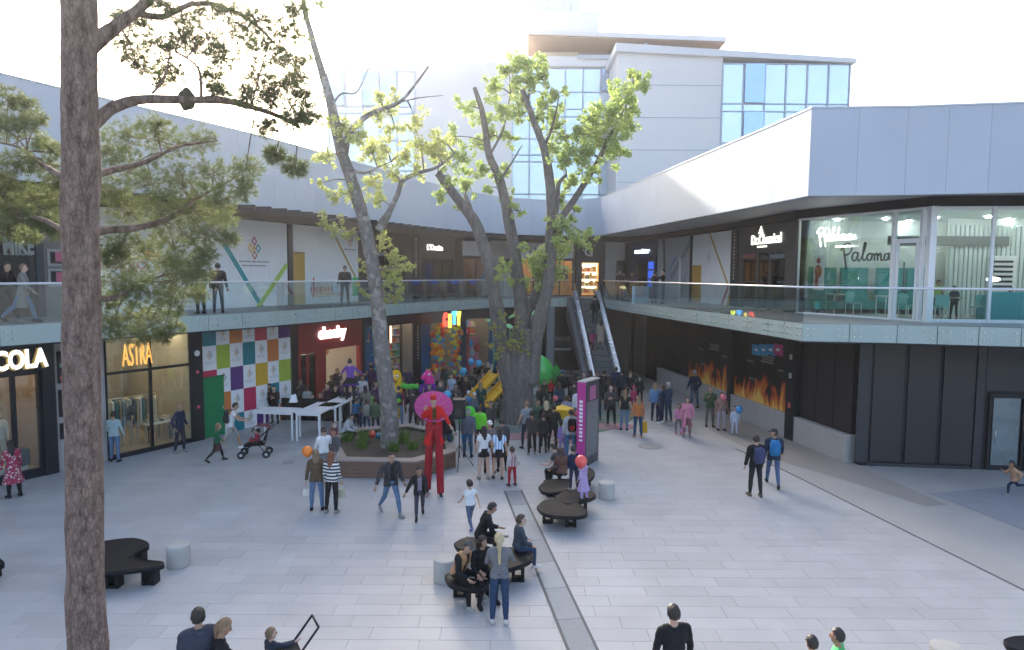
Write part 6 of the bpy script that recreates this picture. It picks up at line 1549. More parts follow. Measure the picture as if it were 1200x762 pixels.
leaves(T3_, b3, bl4, 26.6, .1, 200, .11, leaf_mat('yellow_shoots', (.30, .30, .07), .4, .3, 1.0), 10, [[p + Vector((0, -.9, 0)) for p in L2[1]] + [p + Vector((0, -.9, 0)) for p in L2[2]]], name='trunk_shoots', twigm=M_bark3)
# ------------------------------------------------------------------ people
def capsule(a, b, ra, rb, seg=9, flat=1.0):
    a = np.array(a, float); b = np.array(b, float); d = b - a; L = np.linalg.norm(d); d = d / max(L, 1e-6)
    u = np.cross(d, [1.0, 0, 0]) if abs(d[0]) < .9 else np.cross(d, [0, 1.0, 0]); u /= np.linalg.norm(u); w_ = np.cross(d, u)
    prof = [(-ra, 0.02), (-ra * .7, ra * .7), (0, ra), (L, rb), (L + rb * .7, rb * .7), (L + rb, .02)]
    V = []
    for t, r in prof:
        for k in range(seg):
            an = 2 * PI * k / seg; V.append(a + d * t + (u * math.cos(an) + w_ * math.sin(an) * flat) * max(r, .002))
    F_ = []
    for i in range(5):
        for k in range(seg): k2 = (k + 1) % seg; F_.append((i * seg + k, i * seg + k2, (i + 1) * seg + k2, (i + 1) * seg + k))
    F_.append(tuple(range(seg))[::-1]); F_.append(tuple(5 * seg + k for k in range(seg)))
    return V, F_
def rotx(a):
    c, s_ = math.cos(a), math.sin(a); return np.array([[1, 0, 0], [0, c, s_], [0, -s_, c]])   # positive leans forward (+y)
def roty(a):
    c, s_ = math.cos(a), math.sin(a); return np.array([[c, 0, s_], [0, 1, 0], [-s_, 0, c]])
def rotz_(a):
    c, s_ = math.cos(a), math.sin(a); return np.array([[c, -s_, 0], [s_, c, 0], [0, 0, 1]])
# pose: lean, turn, head=(pitch,yaw), legs (hip fwd, knee, out) L/R, arms (fwd, out, elbow, inward) L/R, degrees
POSES = dict(
    stand=dict(lL=(1, 2, 4), lR=(-1, 3, 4), aL=(2, 9, 12, 5), aR=(4, 8, 15, 5)),
    stand2=dict(lL=(6, 8, 5), lR=(-2, 0, 3), aL=(8, 10, 25, 12), aR=(-4, 12, 20, 0)),
    cross=dict(lL=(2, 3, 5), lR=(-2, 2, 4), aL=(28, 12, 95, 50), aR=(28, 12, 90, 55), lean=3),
    pocket=dict(lL=(3, 4, 6), lR=(-3, 5, 5), aL=(-12, 20, 45, 20), aR=(-10, 20, 45, 20)),
    phone=dict(lL=(2, 3, 4), lR=(-2, 2, 4), aL=(10, 10, 30, 10), aR=(38, 12, 100, 25), head=(18, 0)),
    photo=dict(lL=(2, 3, 4), lR=(-3, 3, 5), aL=(62, 14, 70, 25), aR=(62, 14, 70, 25), head=(-2, 0)),
    point=dict(lL=(2, 3, 4), lR=(-2, 2, 4), aL=(5, 9, 15, 5), aR=(75, 25, 20, 0), head=(-5, -20)),
    up=dict(lL=(2, 3, 4), lR=(-2, 2, 4), aL=(150, 20, 20, 0), aR=(12, 20, 40, 0), head=(-12, 0)),
    walk=dict(lL=(26, 8, 2), lR=(-22, 22, 2), aL=(-20, 8, 12, 0), aR=(22, 8, 25, 5), lean=4),
    walk2=dict(lL=(-20, 24, 2), lR=(24, 6, 2), aL=(24, 8, 25, 5), aR=(-20, 8, 12, 0), lean=4),
    walkhold=dict(lL=(26, 8, 2), lR=(-22, 22, 2), aL=(15, 8, 35, 5), aR=(-2, 28, 14, 0), lean=4),
    run=dict(lL=(48, 50, 2), lR=(-30, 60, 2), aL=(-45, 12, 70, 5), aR=(45, 10, 80, 15), lean=12),
    push=dict(lL=(28, 20, 2), lR=(-20, 15, 2), aL=(48, 8, 25, 5), aR=(48, 8, 25, 5), lean=12),
    sit=dict(lL=(82, 84, 7), lR=(80, 78, 8), aL=(12, 10, 52, 12), aR=(15, 10, 45, 15), lean=8, seat=.45),
    sitlean=dict(lL=(84, 88, 10), lR=(74, 62, 12), aL=(14, 10, 60, 22), aR=(20, 14, 55, 22), lean=24, head=(8, 0), seat=.45),
    sitfold=dict(lL=(80, 70, 5), lR=(86, 90, 6), aL=(45, 10, 80, 40), aR=(40, 10, 85, 45), lean=14, seat=.45),
    crouch=dict(lL=(105, 135, 8), lR=(60, 110, 8), aL=(50, 12, 40, 15), aR=(60, 10, 30, 10), lean=28, seat=.2),
    akimbo=dict(lL=(3, 3, 9), lR=(-3, 3, 9), aL=(-15, 45, 80, 60), aR=(-12, 40, 75, 55)),
    reach=dict(lL=(4, 6, 4), lR=(-8, 8, 4), aL=(10, 10, 20, 5), aR=(70, 18, 25, 5), lean=8, head=(15, 0)),
    stiltp=dict(lL=(3, 1, 4), lR=(-4, 2, 5), aL=(14, 26, 22, 0), aR=(60, 20, 95, 10)),
    stiltq=dict(lL=(3, 1, 5), lR=(-2, 1, 6), aL=(15, 40, 30, 0), aR=(15, 42, 35, 0)),
)
def skeleton(p):
    po = POSES[p['pose']]; ch = p.get('child', 0.0); s = p['h'] / 1.75
    hs = (1 + .32 * ch); girth = p.get('girth', 1.0); fem = p.get('fem', 0)
    lean = R(po.get('lean', 0)); j = p['rnd']
    legf = 1 - .09 * ch
    th, ca = .43 * legf, .42 * legf
    stilt = p.get('stilt', 0) / s
    prims = []   # (a,b,ra,rb,region,flat)
    hip = {}; J = {}
    for sd_, key in ((-1, 'lL'), (1, 'lR')):
        f, k, o = po[key]; f += j.uniform(-4, 4); k = max(0, k + j.uniform(-2, 4)); o += j.uniform(-1, 2)
        f, k, o = R(f), R(k), R(o); h0 = np.array([sd_ * .088, 0, 0.0])
        d = np.array([sd_ * math.sin(o), math.sin(f) * math.cos(o), -math.cos(f) * math.cos(o)]); kn = h0 + d * th
        a2 = f - k; d2 = np.array([sd_ * math.sin(o) * .4, math.sin(a2), -math.cos(a2)]); d2 /= np.linalg.norm(d2); an = kn + d2 * (ca + stilt)
        J[key] = (h0, kn, an)
        g_ = girth * (1.06 if fem else 1)
        prims.append((h0 + [0, .0, -.02], kn, .083 * g_, .056 * g_, 'thigh', 1))
        prims.append((kn, kn + d2 * ca * .35, .056 * g_, .056 * g_, 'calf', 1)); prims.append((kn + d2 * ca * .35, an, .056 * g_, .036 * g_ if not stilt else .05, 'calf', 1))
        ft = np.array([sd_ * .12, 1.0, -.02 if not p['pose'].startswith('run') else -.3]); ft /= np.linalg.norm(ft)
        if 'seat' not in po and a2 < -R(25): ft = np.array([sd_ * .1, .75, -.65]); ft /= np.linalg.norm(ft)
        prims.append((an + np.array([0, -.035, -.035]), an + ft * .14 + np.array([0, 0, -.045]), .040, .035, 'foot', 1))
    up = rotx(lean) @ roty(R(j.uniform(-2, 2))) @ rotz_(R(j.uniform(-5, 5)))
    T = lambda x, y, z: up @ np.array([x, y, z])
    sw = (.175 if fem else .19) * (1 - .12 * ch); tl_ = .52 * (1 - .06 * ch)
    # torso as stacked wide capsules
    gh = girth * (1.08 if fem else 1.0); gw = girth * (.9 if fem else 1.0)
    for z, hw, r in ((.02, .075 * gh, .095 * girth), (.10, .065 * gw, .092 * girth), (.20, .06 * gw, .092 * girth), (.32, .085 * gw, .10 * girth), (.40, .09 * gw, .098 * girth)):
        prims.append((T(-hw, 0, z * tl_ / .52), T(hw, 0, z * tl_ / .52), r, r, 'torso', .9))
    zs = .465 * tl_ / .52
    prims.append((T(-sw * .72, 0, zs), T(sw * .72, 0, zs), .062, .062, 'torso', .9)); 
    if fem and not ch: prims.append((T(-.06, .075, .34), T(.06, .075, .34), .055, .055, 'torso', 1))
    nk = T(0, .0, zs + .02); hp, hy = po.get('head', (0, 0)); hp += p.get('nod', 0) + j.uniform(-4, 6); hy += p.get('look', 0) + j.uniform(-12, 12)
    prims.append((nk, T(0, .012, zs + .12), .055, .05, 'neck', 1))
    hb = T(0, .012, zs + .12); HR = up @ rotx(R(hp) - lean * .7) @ rotz_(R(hy)); hsz = hs
    hc = hb + HR @ np.array([0, .015, .085 * hsz])
    H_ = lambda x, y, z: hc + HR @ (np.array([x, y, z]) * hsz)
    prims.append((H_(0, -.012, .02), H_(0, -.01, .03), .098 * hsz, .094 * hsz, 'head', .86)); prims.append((H_(0, .02, -.03), H_(0, .035, -.065), .072 * hsz, .048 * hsz, 'head', .9)); prims.append((H_(0, .09, -.005), H_(0, .103, -.025), .012 * hsz, .016 * hsz, 'head', 1))
    for sx in (-1, 1): prims.append((H_(sx * .083, -.01, .01), H_(sx * .085, -.008, -.025), .014 * hsz, .012 * hsz, 'head', 1))
    J['arms'] = []
    for sd_, key in ((-1, 'aL'), (1, 'aR')):
        f, o, e, i_ = p.get(key, po[key]); f, o, e, i_ = R(f + j.uniform(-5, 5)), R(o + j.uniform(-2, 5)), R(max(0, e + j.uniform(-6, 6))), R(i_)
        sh = T(sd_ * sw, 0, zs - .01); d = np.array([sd_ * math.sin(o), math.sin(f) * math.cos(o), -math.cos(f) * math.cos(o)]); d = up @ d if 'seat' not in po else d
        al = (1 - .1 * ch); el = sh + d * .29 * al
        a2 = f + e; d2 = np.array([sd_ * (math.sin(o) * math.cos(e) - math.sin(i_)), math.sin(a2) * math.cos(i_), -math.cos(a2) * math.cos(i_)]); d2 /= np.linalg.norm(d2)
        wr = el + d2 * .245 * al; prims.append((sh, el, .05 * gw, .040 * gw, 'uarm', 1)); prims.append((el, wr, .040 * gw, .027, 'farm', 1))
        prims.append((wr, wr + d2 * .07, .026, .030, 'hand', .6)); J['arms'].append((sh, el, wr, d2, sd_))
    # place so that the lowest foot is on the ground, or the seat at seat height
    if 'seat' in po and not p.get('stand'):
        z0 = p.get('seat', po['seat']) / s + .10
    else: z0 = -min(min(q[0][2] - q[2], q[1][2] - q[3]) for q in prims if q[4] == 'foot')
    off = np.array([0, 0, z0])
    return prims, off, s, J, (hc, HR, hsz), T
def person_mesh_parts(p):
    prims, off, s, J, hd, T = skeleton(p)
    V = []; F_ = []
    for a, b, ra, rb, reg, fl in prims:
        v, f = capsule(a + off, b + off, ra, rb, 10, fl); n = len(V); V += [tuple(x * s) for x in v]; F_ += [tuple(i + n for i in q) for q in f]
    return V, F_
PEOPLE = []
def per(u, v, h, face, pose, top, bot, hair, label, **k):
    p = dict(u=u, v=v, h=h, face=face, pose=pose, top=top, bot=bot, hair=hair, label=label); p.update(k)
    p['rnd'] = random.Random(len(PEOPLE) * 7 + 3); PEOPLE.append(p); return p
SKIN = [(.50, .32, .23), (.42, .26, .18), (.34, .20, .13), (.55, .37, .28)]
HAIRC = dict(black=(.012, .011, .012), brown=(.05, .03, .02), dark=(.022, .016, .014), blond=(.50, .40, .24), grey=(.30, .29, .28), light=(.22, .14, .08), red=(.20, .07, .03))
BLK, WHT, NVY, GRY, JEAN, DJEAN, CHAR = (.014, .014, .017), (.68, .69, .70), (.02, .03, .065), (.16, .165, .175), (.10, .17, .28), (.03, .055, .11), (.04, .042, .048)
# hair: (colour, style) ; top: (colour, kind) kinds tee, long, jacket, coat, dress ; bottom: (colour, kind) kinds long, shorts, skirt
exec_people = None
# u, v: where the top of the head appears; the ground position follows from the height
L_, J_, T_, C_, D_ = 'long', 'jacket', 'tee', 'coat', 'dress'
# --- foreground
per(232, 712, 1.76, 20, 'stand', ((.05, .055, .08), J_), (BLK, L_), ('black', 'short'), 'man with black hair in dark blue jacket seen from behind at the bottom left', prec=1)
per(263, 725, 1.64, -60, 'reach', (BLK, L_), (DJEAN, L_), ('light', 'pony'), 'woman with light brown tied hair in black at the bottom edge', fem=1, prec=1)
per(318, 735, 1.05, -30, 'point', ((.03, .04, .06), L_), (DJEAN, L_), ('light', 'short'), 'small fair haired child holding a pushchair handle at the bottom edge', child=1, prec=1)
per(789, 708, 1.76, 8, 'stand', (BLK, L_), (CHAR, L_), ('dark', 'short'), 'man in black sweater seen from behind at the bottom edge right of the drain strip', prec=1)
per(951, 744, 1.5, 10, 'stand', (BLK, L_), (CHAR, L_), ('black', 'short'), 'black haired youth left of the one in green at the bottom edge', prec=1)
per(981, 736, 1.55, 60, 'stand', ((.08, .45, .15), L_), (DJEAN, L_), ('black', 'short'), 'black haired person in bright green top at the bottom edge', prec=1)
# --- centre front group by the drain
per(585, 624, 1.66, 3, 'cross', (GRY, L_), (DJEAN, L_), ('blond', 'braid'), 'woman in grey sweater and jeans with a long pale blonde braid seen from behind', fem=1, prec=1, shoec=(.55, .5, .48), tight=1)
per(549, 634, 1.62, -125, 'sitlean', (BLK, J_), (BLK, L_), ('dark', 'cap'), 'seated youth in black and tan jacket and black trousers on the front pod bench', prec=1, vest=(.42, .24, .13), at=(545, 706), shoec=(.3, .32, .3))
per(566, 628, 1.60, -155, 'sit', (BLK, L_), (BLK, L_), ('black', 'long'), 'seated girl with long black hair between the youth in tan and the blonde woman', fem=1, prec=1, at=(568, 692), face2=0, look=40)
per(577, 589, 1.72, -80, 'sitlean', (BLK, J_), (BLK, L_), ('black', 'short'), 'young man in black hooded sweatshirt sitting on the rear pod bench', prec=1, at=(567, 668), hood=1, shoec=(.7, .7, .7))
per(611, 603, 1.45, -70, 'sit', ((.05, .065, .085), J_), (DJEAN, L_), ('brown', 'short'), 'child in slate hooded jacket and blue jeans sitting with white shoes showing', child=.6, prec=1, at=(606, 678), hood=1, shoec=(.65, .6, .6))
per(550, 562, 1.28, 25, 'walk2', (WHT, T_), ((.10, .13, .20), L_), ('black', 'short'), 'boy in white T-shirt walking behind the seated group', child=.8, prec=1, shoec=(.15, .2, .35))
# --- walking man and boy
per(459, 530, 1.74, 215, 'walkhold', (CHAR, J_), (JEAN, L_), ('dark', 'short'), 'man in open charcoal jacket and blue jeans holding a boy by the hand', prec=1, shirt=BLK)
per(491, 547, 1.42, 190, 'walk2', ((.018, .018, .025), J_), ((.05, .06, .075), L_), ('dark', 'short'), 'boy in dark jacket over a printed T-shirt walking beside the man in charcoal', child=.5, prec=1, shirt=(.25, .2, .25), aR=(5, 30, 10, 0))
# --- two women by the planter
per(370, 527, 1.64, 10, 'stand', ((.10, .07, .045), J_), (JEAN, L_), ('light', 'long'), 'woman with light brown hair in brown padded vest and jeans', fem=1, prec=1)
per(388, 529, 1.64, -8, 'stand', (WHT, L_), ((.015, .016, .02), L_), ('red', 'long'), 'woman in black and white striped sweater and black trousers', fem=1, prec=1, stripes=1)
per(379, 501, 1.62, 30, 'phone', (WHT, L_), (GRY, L_), ('dark', 'short'), 'person in white top standing behind the striped sweater woman')
per(391, 502, 1.50, 150, 'stand2', ((.10, .10, .12), L_), ((.5, .5, .52), L_), ('dark', 'short'), 'youth in dark grey top left of the planter', child=.3)
per(391, 494, 1.1, -140, 'stand', ((.35, .08, .12), L_), ((.08, .05, .1), L_), ('brown', 'short'), 'small child in crimson top behind the youth in grey', child=1)
per(412, 485, 1.6, -100, 'sitlean', ((.42, .46, .5), J_), (BLK, L_), ('black', 'pony'), 'woman in pale grey hoodie sitting on the edge of the timber planter', fem=1, seat=.52, at=(410, 545), prec=1)
# --- left side
per(133, 482, 1.70, 8, 'stand2', ((.33, .44, .46), L_), (JEAN, L_), ('black', 'short'), 'woman in pale aqua sweater and jeans looking into the ASTRA shop', fem=1, prec=1, tight=1)
per(211, 473, 1.74, -100, 'pocket', (NVY, J_), ((.02, .025, .045), L_), ('grey', 'bald'), 'elderly balding man in navy jacket beside the green door', prec=1)
per(12, 516, 1.62, 60, 'stand', ((.35, .10, .12), D_), (BLK, L_), ('dark', 'long'), 'woman in red and white patterned dress and black boots at the left edge', fem=1, prec=1, speck=1)
per(256, 496, 1.35, -60, 'walk', ((.02, .12, .06), L_), ((.07, .035, .03), 'skirt'), ('light', 'long'), 'schoolgirl in green sweater and brown skirt beside the man with the pushchair', child=.5, fem=1, prec=1, legs=BLK)
per(276, 472, 1.78, -70, 'push', (WHT, T_), ((.36, .34, .32), 'shorts'), ('black', 'short'), 'man in white T-shirt and grey shorts pushing a pushchair', prec=1, shoec=(.75, .75, .78))
per(315, 450, 1.65, 170, 'stand', (BLK, L_), (BLK, L_), ('black', 'hijab'), 'left one of two people in black behind the white high table')
per(321, 452, 1.62, 185, 'cross', (BLK, L_), (BLK, L_), ('black', 'short'), 'right one of two people in black behind the white high table')
per(344, 443, 1.68, 150, 'stand2', (BLK, L_), ((.1, .1, .1), L_), ('black', 'short'), 'person in black with pale face beside the door of the red shop')
per(352, 444, 1.66, 200, 'phone', ((.05, .05, .055), L_), (BLK, L_), ('brown', 'long'), 'woman in dark grey standing in front of the red shop window', fem=1)
per(360, 452, 1.4, 10, 'stand', ((.4, .42, .42), L_), ((.2, .2, .2), L_), ('brown', 'short'), 'child in pale grey in front of the red shop', child=.6)
per(366, 462, 1.15, 180, 'stand', ((.45, .03, .03), T_), (NVY, L_), ('dark', 'short'), 'small child in red behind the white high tables', child=1)
per(375, 460, 1.2, 160, 'up', ((.4, .03, .14), T_), (BLK, L_), ('dark', 'short'), 'small child in crimson raising an arm behind the tables', child=1)
per(395, 432, 1.72, 180, 'stand', ((.03, .025, .03), J_), (BLK, L_), ('black', 'long'), 'tall woman in black by the red shop entrance', fem=1)
per(388, 440, 1.66, 150, 'cross', ((.04, .035, .03), L_), (BLK, L_), ('brown', 'long'), 'woman with brown hair left of the purple stilt walker', fem=1)
per(400, 444, 1.55, 200, 'stand2', ((.10, .05, .10), L_), ((.03, .03, .04), L_), ('dark', 'short'), 'youth in plum top close to the purple stilt walker', child=.3)
per(393, 452, 1.4, 170, 'stand', (BLK, L_), ((.04, .04, .06), L_), ('brown', 'short'), 'child in black left of the purple stilt walker', child=.6)
per(435, 429, 1.68, 165, 'phone', ((.05, .025, .08), C_), ((.02, .015, .04), L_), ('dark', 'hijab'), 'woman in dark violet coat and headscarf in front of the blue toy shop', fem=1)
per(425, 440, 1.7, 190, 'stand', ((.5, .5, .52), L_), (DJEAN, L_), ('brown', 'short'), 'man in pale shirt right of the purple stilt walker')
per(428, 452, 1.6, 20, 'stand', ((.16, .16, .14), J_), (JEAN, L_), ('dark', 'long'), 'woman in taupe jacket and jeans right of the purple stilt walker', fem=1)
per(434, 458, 1.3, 30, 'stand2', ((.15, .38, .08), T_), (DJEAN, L_), ('dark', 'short'), 'child in lime vest left of the slender trunk', child=.7)
per(440, 466, 1.5, 10, 'stand', ((.06, .10, .06), J_), (BLK, L_), ('dark', 'short'), 'youth in olive jacket left of the slender trunk', child=.3)
per(423, 476, 1.1, -60, 'stand', (NVY, L_), (NVY, L_), ('black', 'short'), 'small child in navy near the pale hoodie woman', child=1)
per(446, 440, 1.7, 180, 'stand', (BLK, J_), (DJEAN, L_), ('black', 'short'), 'man in black right behind the slender trunk')
per(467, 452, 1.66, 8, 'stand2', ((.19, .03, .05), L_), (JEAN, L_), ('brown', 'short'), 'woman in maroon top and jeans right of the slender trunk', fem=1, prec=1)
per(484, 456, 1.72, 15, 'cross', ((.03, .025, .025), J_), (BLK, L_), ('dark', 'short'), 'man in dark brown jacket beneath the green mascot arm')
per(477, 430, 1.7, 180, 'stand', ((.04, .04, .07), J_), (NVY, L_), ('light', 'short'), 'man in navy standing behind the yellow mascot costume')
per(462, 426, 1.7, 180, 'stand', (BLK, J_), (BLK, L_), ('black', 'short'), 'person in black behind the head of the yellow mascot costume')
per(503, 450, 1.62, 175, 'stand', ((.03, .035, .06), L_), (BLK, L_), ('black', 'short'), 'person in navy in front of the pink mascot costume')
per(514, 430, 1.5, 180, 'stand', ((.32, .20, .24), L_), (BLK, L_), ('light', 'long'), 'girl in dusty pink top under the balloon arch', child=.4, fem=1)
per(522, 426, 1.72, 170, 'stand2', (BLK, J_), (GRY, L_), ('black', 'short'), 'man in black standing under the balloon arch')
per(529, 438, 1.7, 150, 'stand', ((.4, .5, .62), T_), (NVY, L_), ('dark', 'short'), 'man in light blue T-shirt right of the pink mascot')
per(539, 436, 1.7, 200, 'phone', ((.02, .02, .025), L_), (BLK, L_), ('brown', 'long'), 'woman with brown hair in black right of the pale blue T-shirt man', fem=1)
per(546, 440, 1.72, 170, 'stand', (BLK, C_), (BLK, L_), ('black', 'long'), 'woman in long black coat left of the yellow slides', fem=1)
per(526, 430, 1.7, 190, 'cross', ((.05, .08, .06), J_), (NVY, L_), ('brown', 'short'), 'man in dark green jacket near the balloon arch')
per(560, 424, 1.74, 175, 'stand', (BLK, L_), (BLK, L_), ('light', 'short'), 'man in black holding two blue balloons', aL=(100, 15, 40, 0))
per(572, 425, 1.70, 185, 'stand', (BLK, J_), (BLK, L_), ('grey', 'hijab'), 'person with pale grey head cover above the yellow slides')
per(583, 428, 1.66, 170, 'stand2', ((.02, .02, .02), L_), (BLK, L_), ('brown', 'long'), 'woman in black left of the big trunk', fem=1)
per(549, 458, 1.35, 190, 'stand', ((.10, .25, .45), L_), (NVY, L_), ('grey', 'cap'), 'child in blue with pale cap behind the neon costume', child=.7, capc=(.5, .55, .6))
per(556, 460, 1.3, 200, 'stand', ((.1, .12, .14), L_), (NVY, L_), ('grey', 'cap'), 'child in grey with white cap left of the dark green top', child=.7, capc=(.6, .62, .65))
per(563, 448, 1.66, 10, 'stand', ((.01, .06, .05), L_), (NVY, L_), ('light', 'long'), 'woman in dark green top below the yellow slide', fem=1)
per(523, 476, 1.8, -10, 'stand', (BLK, J_), ((.03, .05, .10), L_), ('black', 'hijab'), 'person in black hooded coat right of the red stilt walker', girth=1.15, hood=1)
per(549, 479, 1.68, -12, 'stand', ((.10, .11, .15), J_), ((.03, .08, .13), L_), ('grey', 'cap'), 'man in grey hooded jacket and teal jeans in front of the neon costume', capc=(.12, .13, .13), prec=1)
per(547, 470, 1.62, 0, 'stand', ((.08, .60, .06), J_), ((.10, .3, .6), L_), ('dark', 'short'), 'performer in padded neon green costume left of the grey hooded man', girth=1.75)
per(562, 476, 1.60, 0, 'stand2', ((.16, .62, .04), J_), ((.03, .03, .03), L_), ('dark', 'short'), 'performer in neon lime jacket right of the grey hooded man', girth=1.15)
per(574, 493, 1.68, 190, 'stand', ((.16, .13, .14), L_), ((.10, .03, .03), L_), ('grey', 'cap'), 'man with white cap facing the camera behind the girl in white', capc=(.7, .7, .72), prec=1)
per(588, 490, 1.72, 10, 'stand', (CHAR, J_), (BLK, L_), ('black', 'short'), 'man in charcoal behind the girl in the striped football shirt')
per(567, 499, 1.66, 15, 'stand', (WHT, T_), (BLK, 'skirt'), ('black', 'long'), 'girl in white vest and short black skirt with long black hair', fem=1, prec=1, aR=(8, 20, 35, 0), mini=1)
per(585, 500, 1.64, 5, 'stand2', ((.5, .6, .72), T_), (BLK, 'skirt'), ('dark', 'long'), 'girl in sky blue and white striped football shirt and black shorts', fem=1, prec=1, vstripes=1, mini=1)
per(600, 523, 1.22, 30, 'stand', ((.48, .44, .44), L_), ((.35, .015, .03), L_), ('brown', 'short'), 'boy in red trousers and red braces next to the girl in the football shirt', child=.8, prec=1, braces=1)
# --- right of the big tree
per(623, 481, 1.58, 10, 'stand', ((.05, .04, .045), L_), (BLK, L_), ('black', 'short'), 'youth in dark checked shirt at the front of the group right of the trunk', child=.2, prec=1)
per(617, 470, 1.74, 30, 'stand', ((.24, .27, .29), T_), (NVY, L_), ('light', 'short'), 'man in grey T-shirt just right of the big trunk')
per(640, 470, 1.68, 0, 'cross', (BLK, L_), (BLK, L_), ('blond', 'long'), 'blonde woman in black carrying a pale bag', fem=1, prec=1, aL=(20, 12, 90, 50))
per(649, 474, 1.72, -5, 'stand', (BLK, J_), (BLK, L_), ('black', 'short'), 'man in black right of the blonde woman')
per(630, 468, 1.6, 180, 'stand', ((.05, .10, .07), L_), (NVY, L_), ('dark', 'short'), 'person in dark green half hidden behind the blonde woman')
per(669, 480, 1.68, 5, 'stand', ((.45, .48, .52), J_), ((.06, .16, .28), L_), ('black', 'short'), 'person in pale jacket wearing a black and red rucksack', prec=1)
per(680, 478, 1.55, -10, 'stand2', ((.05, .06, .07), L_), (BLK, L_), ('dark', 'short'), 'youth in black left of the totem', child=.3)
per(659, 492, 1.3, 20, 'stand', ((.25, .18, .42), L_), ((.25, .18, .42), L_), ('dark', 'short'), 'child in lilac beside the rucksack wearer', child=.7)
per(645, 443, 1.35, 170, 'stand', ((.45, .02, .03), L_), (BLK, L_), ('dark', 'short'), 'child in red beside the green slide', child=.6)
per(638, 445, 1.3, 190, 'stand', ((.04, .04, .04), L_), (BLK, L_), ('brown', 'short'), 'child in dark clothes on the green slide side', child=.7)
per(659, 434, 1.74, 0, 'stand', ((.02, .022, .025), J_), ((.2, .2, .21), L_), ('black', 'cap'), 'man in black with a bright blue cap', capc=(.02, .32, .55))
per(670, 434, 1.76, 20, 'stand', ((.015, .015, .015), J_), (BLK, L_), ('black', 'short'), 'man in black jacket right of the blue cap')
per(678, 437, 1.72, -20, 'cross', ((.03, .025, .025), J_), (BLK, L_), ('dark', 'short'), 'man in very dark brown behind the white shirt')
per(651, 430, 1.68, 180, 'stand', ((.3, .05, .04), L_), (BLK, L_), ('brown', 'short'), 'person in brick red top right of the green slide')
per(692, 434, 1.68, 10, 'stand', ((.09, .03, .08), L_), (NVY, L_), ('black', 'long'), 'woman in plum top left of the escalator foot', fem=1)
per(678, 454, 1.72, 5, 'stand', ((.55, .57, .6), L_), (GRY, L_), ('dark', 'short'), 'man in white shirt in the crowd left of the totem')
per(664, 463, 1.55, 10, 'stand', ((.22, .24, .32), T_), (GRY, L_), ('brown', 'short'), 'youth in pale blue T-shirt above the yellow umbrella', child=.3)
per(684, 436, 1.7, 190, 'stand2', ((.02, .12, .15), L_), (NVY, L_), ('black', 'short'), 'person in petrol top behind the totem')
per(708, 434, 1.74, 0, 'stand', ((.012, .016, .03), J_), (NVY, L_), ('black', 'short'), 'man in dark navy at the foot of the escalator')
per(722, 430, 1.70, 10, 'stand', ((.015, .03, .09), J_), (NVY, L_), ('black', 'short'), 'man in blue jacket at the foot of the escalator')
per(729, 433, 1.76, -10, 'stand', ((.025, .035, .05), J_), (BLK, L_), ('dark', 'short'), 'broad man in slate jacket at the foot of the escalator', girth=1.12)
per(716, 452, 1.74, 165, 'cross', ((.05, .05, .055), J_), (BLK, L_), ('light', 'bald'), 'balding man with folded arms right of the totem', prec=1)
per(733, 457, 1.66, -10, 'stand2', ((.02, .02, .025), T_), ((.10, .18, .28), L_), ('light', 'long'), 'woman in black top and light jeans right of the balding man', fem=1, prec=1)
per(743, 452, 1.2, 180, 'stand', ((.45, .05, .12), L_), ((.4, .05, .12), L_), ('dark', 'cap'), 'small child in pink coat and pink hat near the escalator', child=.8, capc=(.6, .08, .2))
per(748, 464, 1.64, 5, 'stand', ((.42, .14, .04), L_), (DJEAN, L_), ('light', 'long'), 'woman in burnt orange sweater carrying a mustard coat', fem=1, prec=1, shoec=(.35, .2, .12))
per(768, 449, 1.66, -20, 'stand', ((.13, .24, .42), J_), (NVY, L_), ('light', 'long'), 'woman in light denim jacket talking by the low wall', fem=1, prec=1)
per(776, 451, 1.66, 60, 'stand2', (NVY, L_), (NVY, L_), ('brown', 'long'), 'woman in navy between the denim jacket and the grey haired man', fem=1, shoec=(.7, .7, .7))
per(783, 448, 1.74, 40, 'stand', ((.03, .06, .11), J_), ((.02, .05, .08), L_), ('grey', 'short'), 'grey haired man in dark blue jacket by the low wall', prec=1)
per(814, 434, 1.82, 20, 'pocket', (NVY, J_), ((.05, .09, .14), L_), ('grey', 'short'), 'tall grey haired man in navy standing at the low wall', prec=1)
per(796, 473, 1.25, 170, 'stand', ((.55, .22, .38), L_), ((.16, .17, .18), L_), ('brown', 'long'), 'girl in bright pink top carrying a pink bag', child=.8, fem=1, prec=1, shoec=(.5, .1, .25))
per(806, 466, 1.58, 175, 'stand', ((.52, .20, .28), C_), ((.25, .12, .12), L_), ('dark', 'long'), 'woman in pink coat and black boots beside the girl in pink', fem=1, prec=1)
per(833, 454, 1.70, 175, 'phone', ((.05, .09, .05), J_), ((.12, .12, .12), L_), ('light', 'bald'), 'man in olive green jacket in front of the flame posters', prec=1)
per(846, 460, 1.58, 185, 'stand2', ((.28, .16, .13), L_), ((.40, .34, .38), L_), ('brown', 'short'), 'woman in rust top and pale trousers with a pink balloon', fem=1, prec=1)
per(862, 476, 1.2, 170, 'stand', ((.42, .46, .58), L_), ((.42, .46, .56), L_), ('brown', 'short'), 'small child in pale blue holding a blue balloon', child=.9, prec=1)
per(886, 510, 1.78, 5, 'stand', ((.015, .016, .02), J_), ((.02, .022, .03), L_), ('black', 'short'), 'man in black carrying a navy rucksack right of the plaza centre', prec=1, shoec=(.12, .08, .06))
per(907, 503, 1.78, -15, 'walk', ((.02, .03, .06), J_), ((.06, .11, .2), L_), ('black', 'cap'), 'man in navy with blue jeans carrying a bright blue rucksack', prec=1, capc=(.03, .03, .03), look=60)
